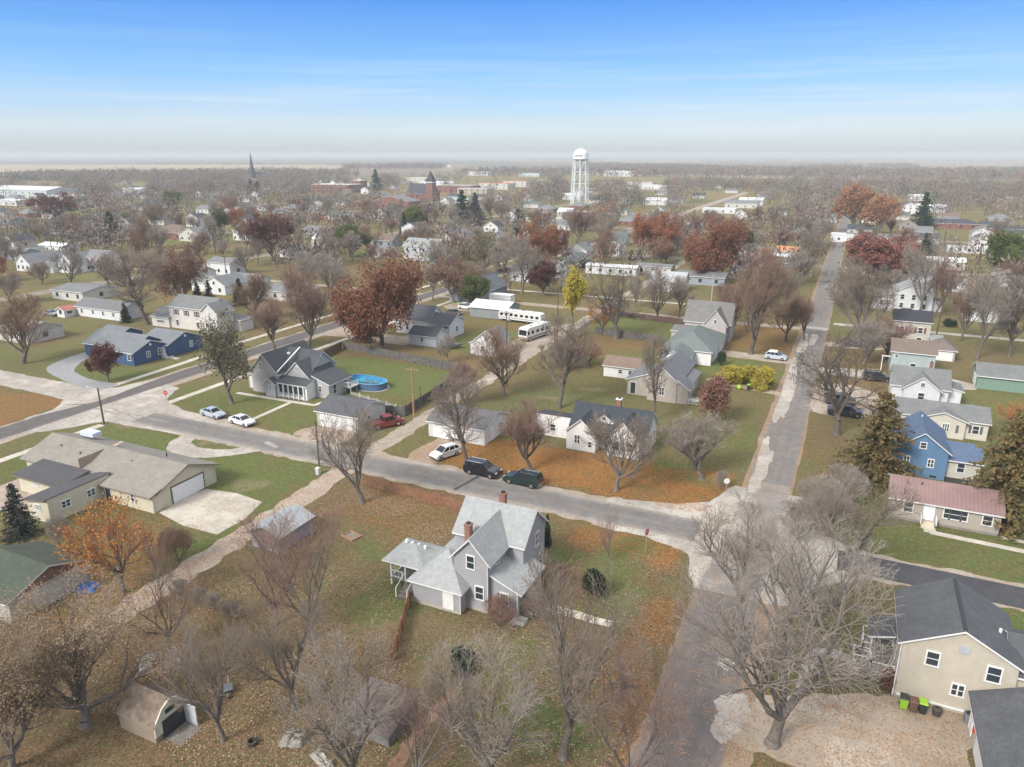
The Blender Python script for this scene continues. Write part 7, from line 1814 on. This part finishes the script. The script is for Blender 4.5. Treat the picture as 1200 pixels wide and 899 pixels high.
# ---------------------------------------------------------------- leaf drifts, tufts near the camera
def litter():
    rng=np.random.RandomState(3); P_=[]
    def area(x0,x1,y0,y1,n): P_.append(np.stack([rng.uniform(x0,x1,n),rng.uniform(y0,y1,n),rng.uniform(.012,.06,n)],1))
    area(-58,-10,28,70,26000); area(-48,-10,82,94,14000); area(-4,12,45,56,3500); area(-55,-38,60,72,5000); area(-100,-62,38,54,3000)
    P3=np.concatenate(P_)
    keep=(vnoise(P3[:,0],P3[:,1],4,9)>.42); P3=P3[keep]
    v,f=quads_at(P3,.07,rng); v[:,2]=np.abs(v[:,2]-.03)*.6+.02
    m,nt,b=newmat('fallen_leaf'); nz=noise(nt,.5,4,.7); s=ramp(nt,noise(nt,6,1,.5),.3,.7)
    sep=nt.nodes.new('ShaderNodeSeparateXYZ'); nt.links.new(pos(nt),sep.inputs[0])
    north=ramp(nt,sep.outputs[1],66,84)
    c=mixc(nt,s,(.21,.14,.085),(.44,.33,.22)); c2=mixc(nt,s,(.32,.11,.03),(.55,.27,.08)); c=mixc(nt,north,c,c2)
    nt.links.new(c,b.inputs['Base Color']); b.inputs['Roughness'].default_value=.85
    me=npmesh('fallen_leaves',v,f,[m]); o=bpy.data.objects.new('fallen_leaves',me); COL.objects.link(o); tag(o,'scattered brown and orange leaves lying over the near yards','leaves',kind='stuff')
litter()
# ---------------------------------------------------------------- haze, sky, sun, camera
hz=MB(); hz.box(-17000,17000,-500,19000,-1.0,62); ho=hz.build('haze',[],None)
m,nt,b=newmat('haze_air'); nt.nodes.remove(b); pv=nt.nodes.new('ShaderNodeVolumePrincipled'); pv.inputs['Color'].default_value=(.76,.80,.83,1); pv.inputs['Density'].default_value=.00022; pv.inputs['Anisotropy'].default_value=.0
nt.links.new(pv.outputs[0],nt.nodes['Material Output'].inputs['Volume']); ho.data.materials.append(m); tag(ho,'thin pale haze over the whole town',None,kind='stuff')
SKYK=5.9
SUN_AZ=R(200); SUN_EL=R(38)   # compass-like: from +Y clockwise in world, in the photograph's right rear
w=bpy.data.worlds.new('World'); S.world=w; w.use_nodes=True; nt=w.node_tree; bg=nt.nodes['Background']
sky=nt.nodes.new('ShaderNodeTexSky'); sky.sky_type='NISHITA'; sky.sun_disc=False; sky.sun_elevation=SUN_EL; sky.sun_rotation=SUN_AZ; sky.altitude=100; sky.air_density=1.0; sky.dust_density=.6; sky.ozone_density=2.0
tc=nt.nodes.new('ShaderNodeTexCoord'); sp=nt.nodes.new('ShaderNodeSeparateXYZ'); nt.links.new(tc.outputs['Generated'],sp.inputs[0])
# high thin cloud: streaks stretched along the horizon
vr=nt.nodes.new('ShaderNodeVectorRotate'); vr.rotation_type='Z_AXIS'; vr.inputs['Angle'].default_value=-YAW; nt.links.new(tc.outputs['Generated'],vr.inputs['Vector'])
cn=noise(nt,2.2,7,.62,scaled(nt,vr.outputs[0],(1,1,30))); cn2=noise(nt,1.1,4,.55,scaled(nt,vr.outputs[0],(1,1,9)))
band=math_(nt,'MULTIPLY',ramp(nt,sp.outputs[2],.0,.03),ramp(nt,sp.outputs[2],.17,.05))
cl=math_(nt,'MULTIPLY',ramp(nt,cn,.42,.62),band)
cl=math_(nt,'MULTIPLY',cl,ramp(nt,cn2,.38,.6))
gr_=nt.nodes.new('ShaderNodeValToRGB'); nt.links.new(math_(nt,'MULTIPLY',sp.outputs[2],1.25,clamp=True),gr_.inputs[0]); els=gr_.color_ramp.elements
GK=[(0,(.44,.50,.54)),(.012,(.52,.60,.65)),(.03,(.58,.69,.77)),(.058,(.43,.64,.88)),(.094,(.24,.53,.93)),(.142,(.125,.38,.88)),(.19,(.05,.26,.84)),(.30,(.06,.22,.66)),(.5,(1.0,1.05,1.1)),(1,(1.35,1.33,1.3))]  # topmost stops: white veil added overhead, out of view, as soft fill light
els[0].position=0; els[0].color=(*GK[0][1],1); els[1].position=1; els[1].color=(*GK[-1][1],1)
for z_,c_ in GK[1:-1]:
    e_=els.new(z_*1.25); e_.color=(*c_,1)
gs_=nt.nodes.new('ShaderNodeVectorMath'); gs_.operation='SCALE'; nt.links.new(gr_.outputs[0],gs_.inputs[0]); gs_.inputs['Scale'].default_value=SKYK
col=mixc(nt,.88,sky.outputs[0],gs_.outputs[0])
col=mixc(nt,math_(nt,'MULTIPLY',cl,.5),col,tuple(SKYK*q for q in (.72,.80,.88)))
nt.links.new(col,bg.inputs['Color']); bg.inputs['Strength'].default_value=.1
sl=bpy.data.lights.new('sun','SUN'); sl.energy=2.3; sl.angle=R(18); sl.color=(1,.955,.89); so=bpy.data.objects.new('sun',sl); COL.objects.link(so)
# direction towards the sun
dv=Vector((math.sin(SUN_AZ)*math.cos(SUN_EL),math.cos(SUN_AZ)*math.cos(SUN_EL),math.sin(SUN_EL)))
so.rotation_euler=dv.to_track_quat('Z','Y').to_euler(); so.location=(0,0,100)
cam=bpy.data.cameras.new('camera'); co=bpy.data.objects.new('camera',cam); COL.objects.link(co); co.location=(0,0,CH)
co.rotation_euler=(R(90)-P,0,YAW); cam.sensor_fit='HORIZONTAL'; cam.sensor_width=36; cam.lens=F/1200*36; cam.clip_end=60000; cam.clip_start=.5
S.camera=co
S.view_settings.view_transform='Standard'; S.view_settings.look='None'; S.view_settings.gamma=1; S.view_settings.exposure=.9; S.view_settings.use_curve_mapping=False
S.cycles.max_bounces=5; S.cycles.diffuse_bounces=2; S.cycles.glossy_bounces=2; S.cycles.transmission_bounces=2; S.cycles.volume_bounces=3; S.cycles.transparent_max_bounces=4; S.cycles.use_denoising=True
S.cycles.volume_max_steps=64
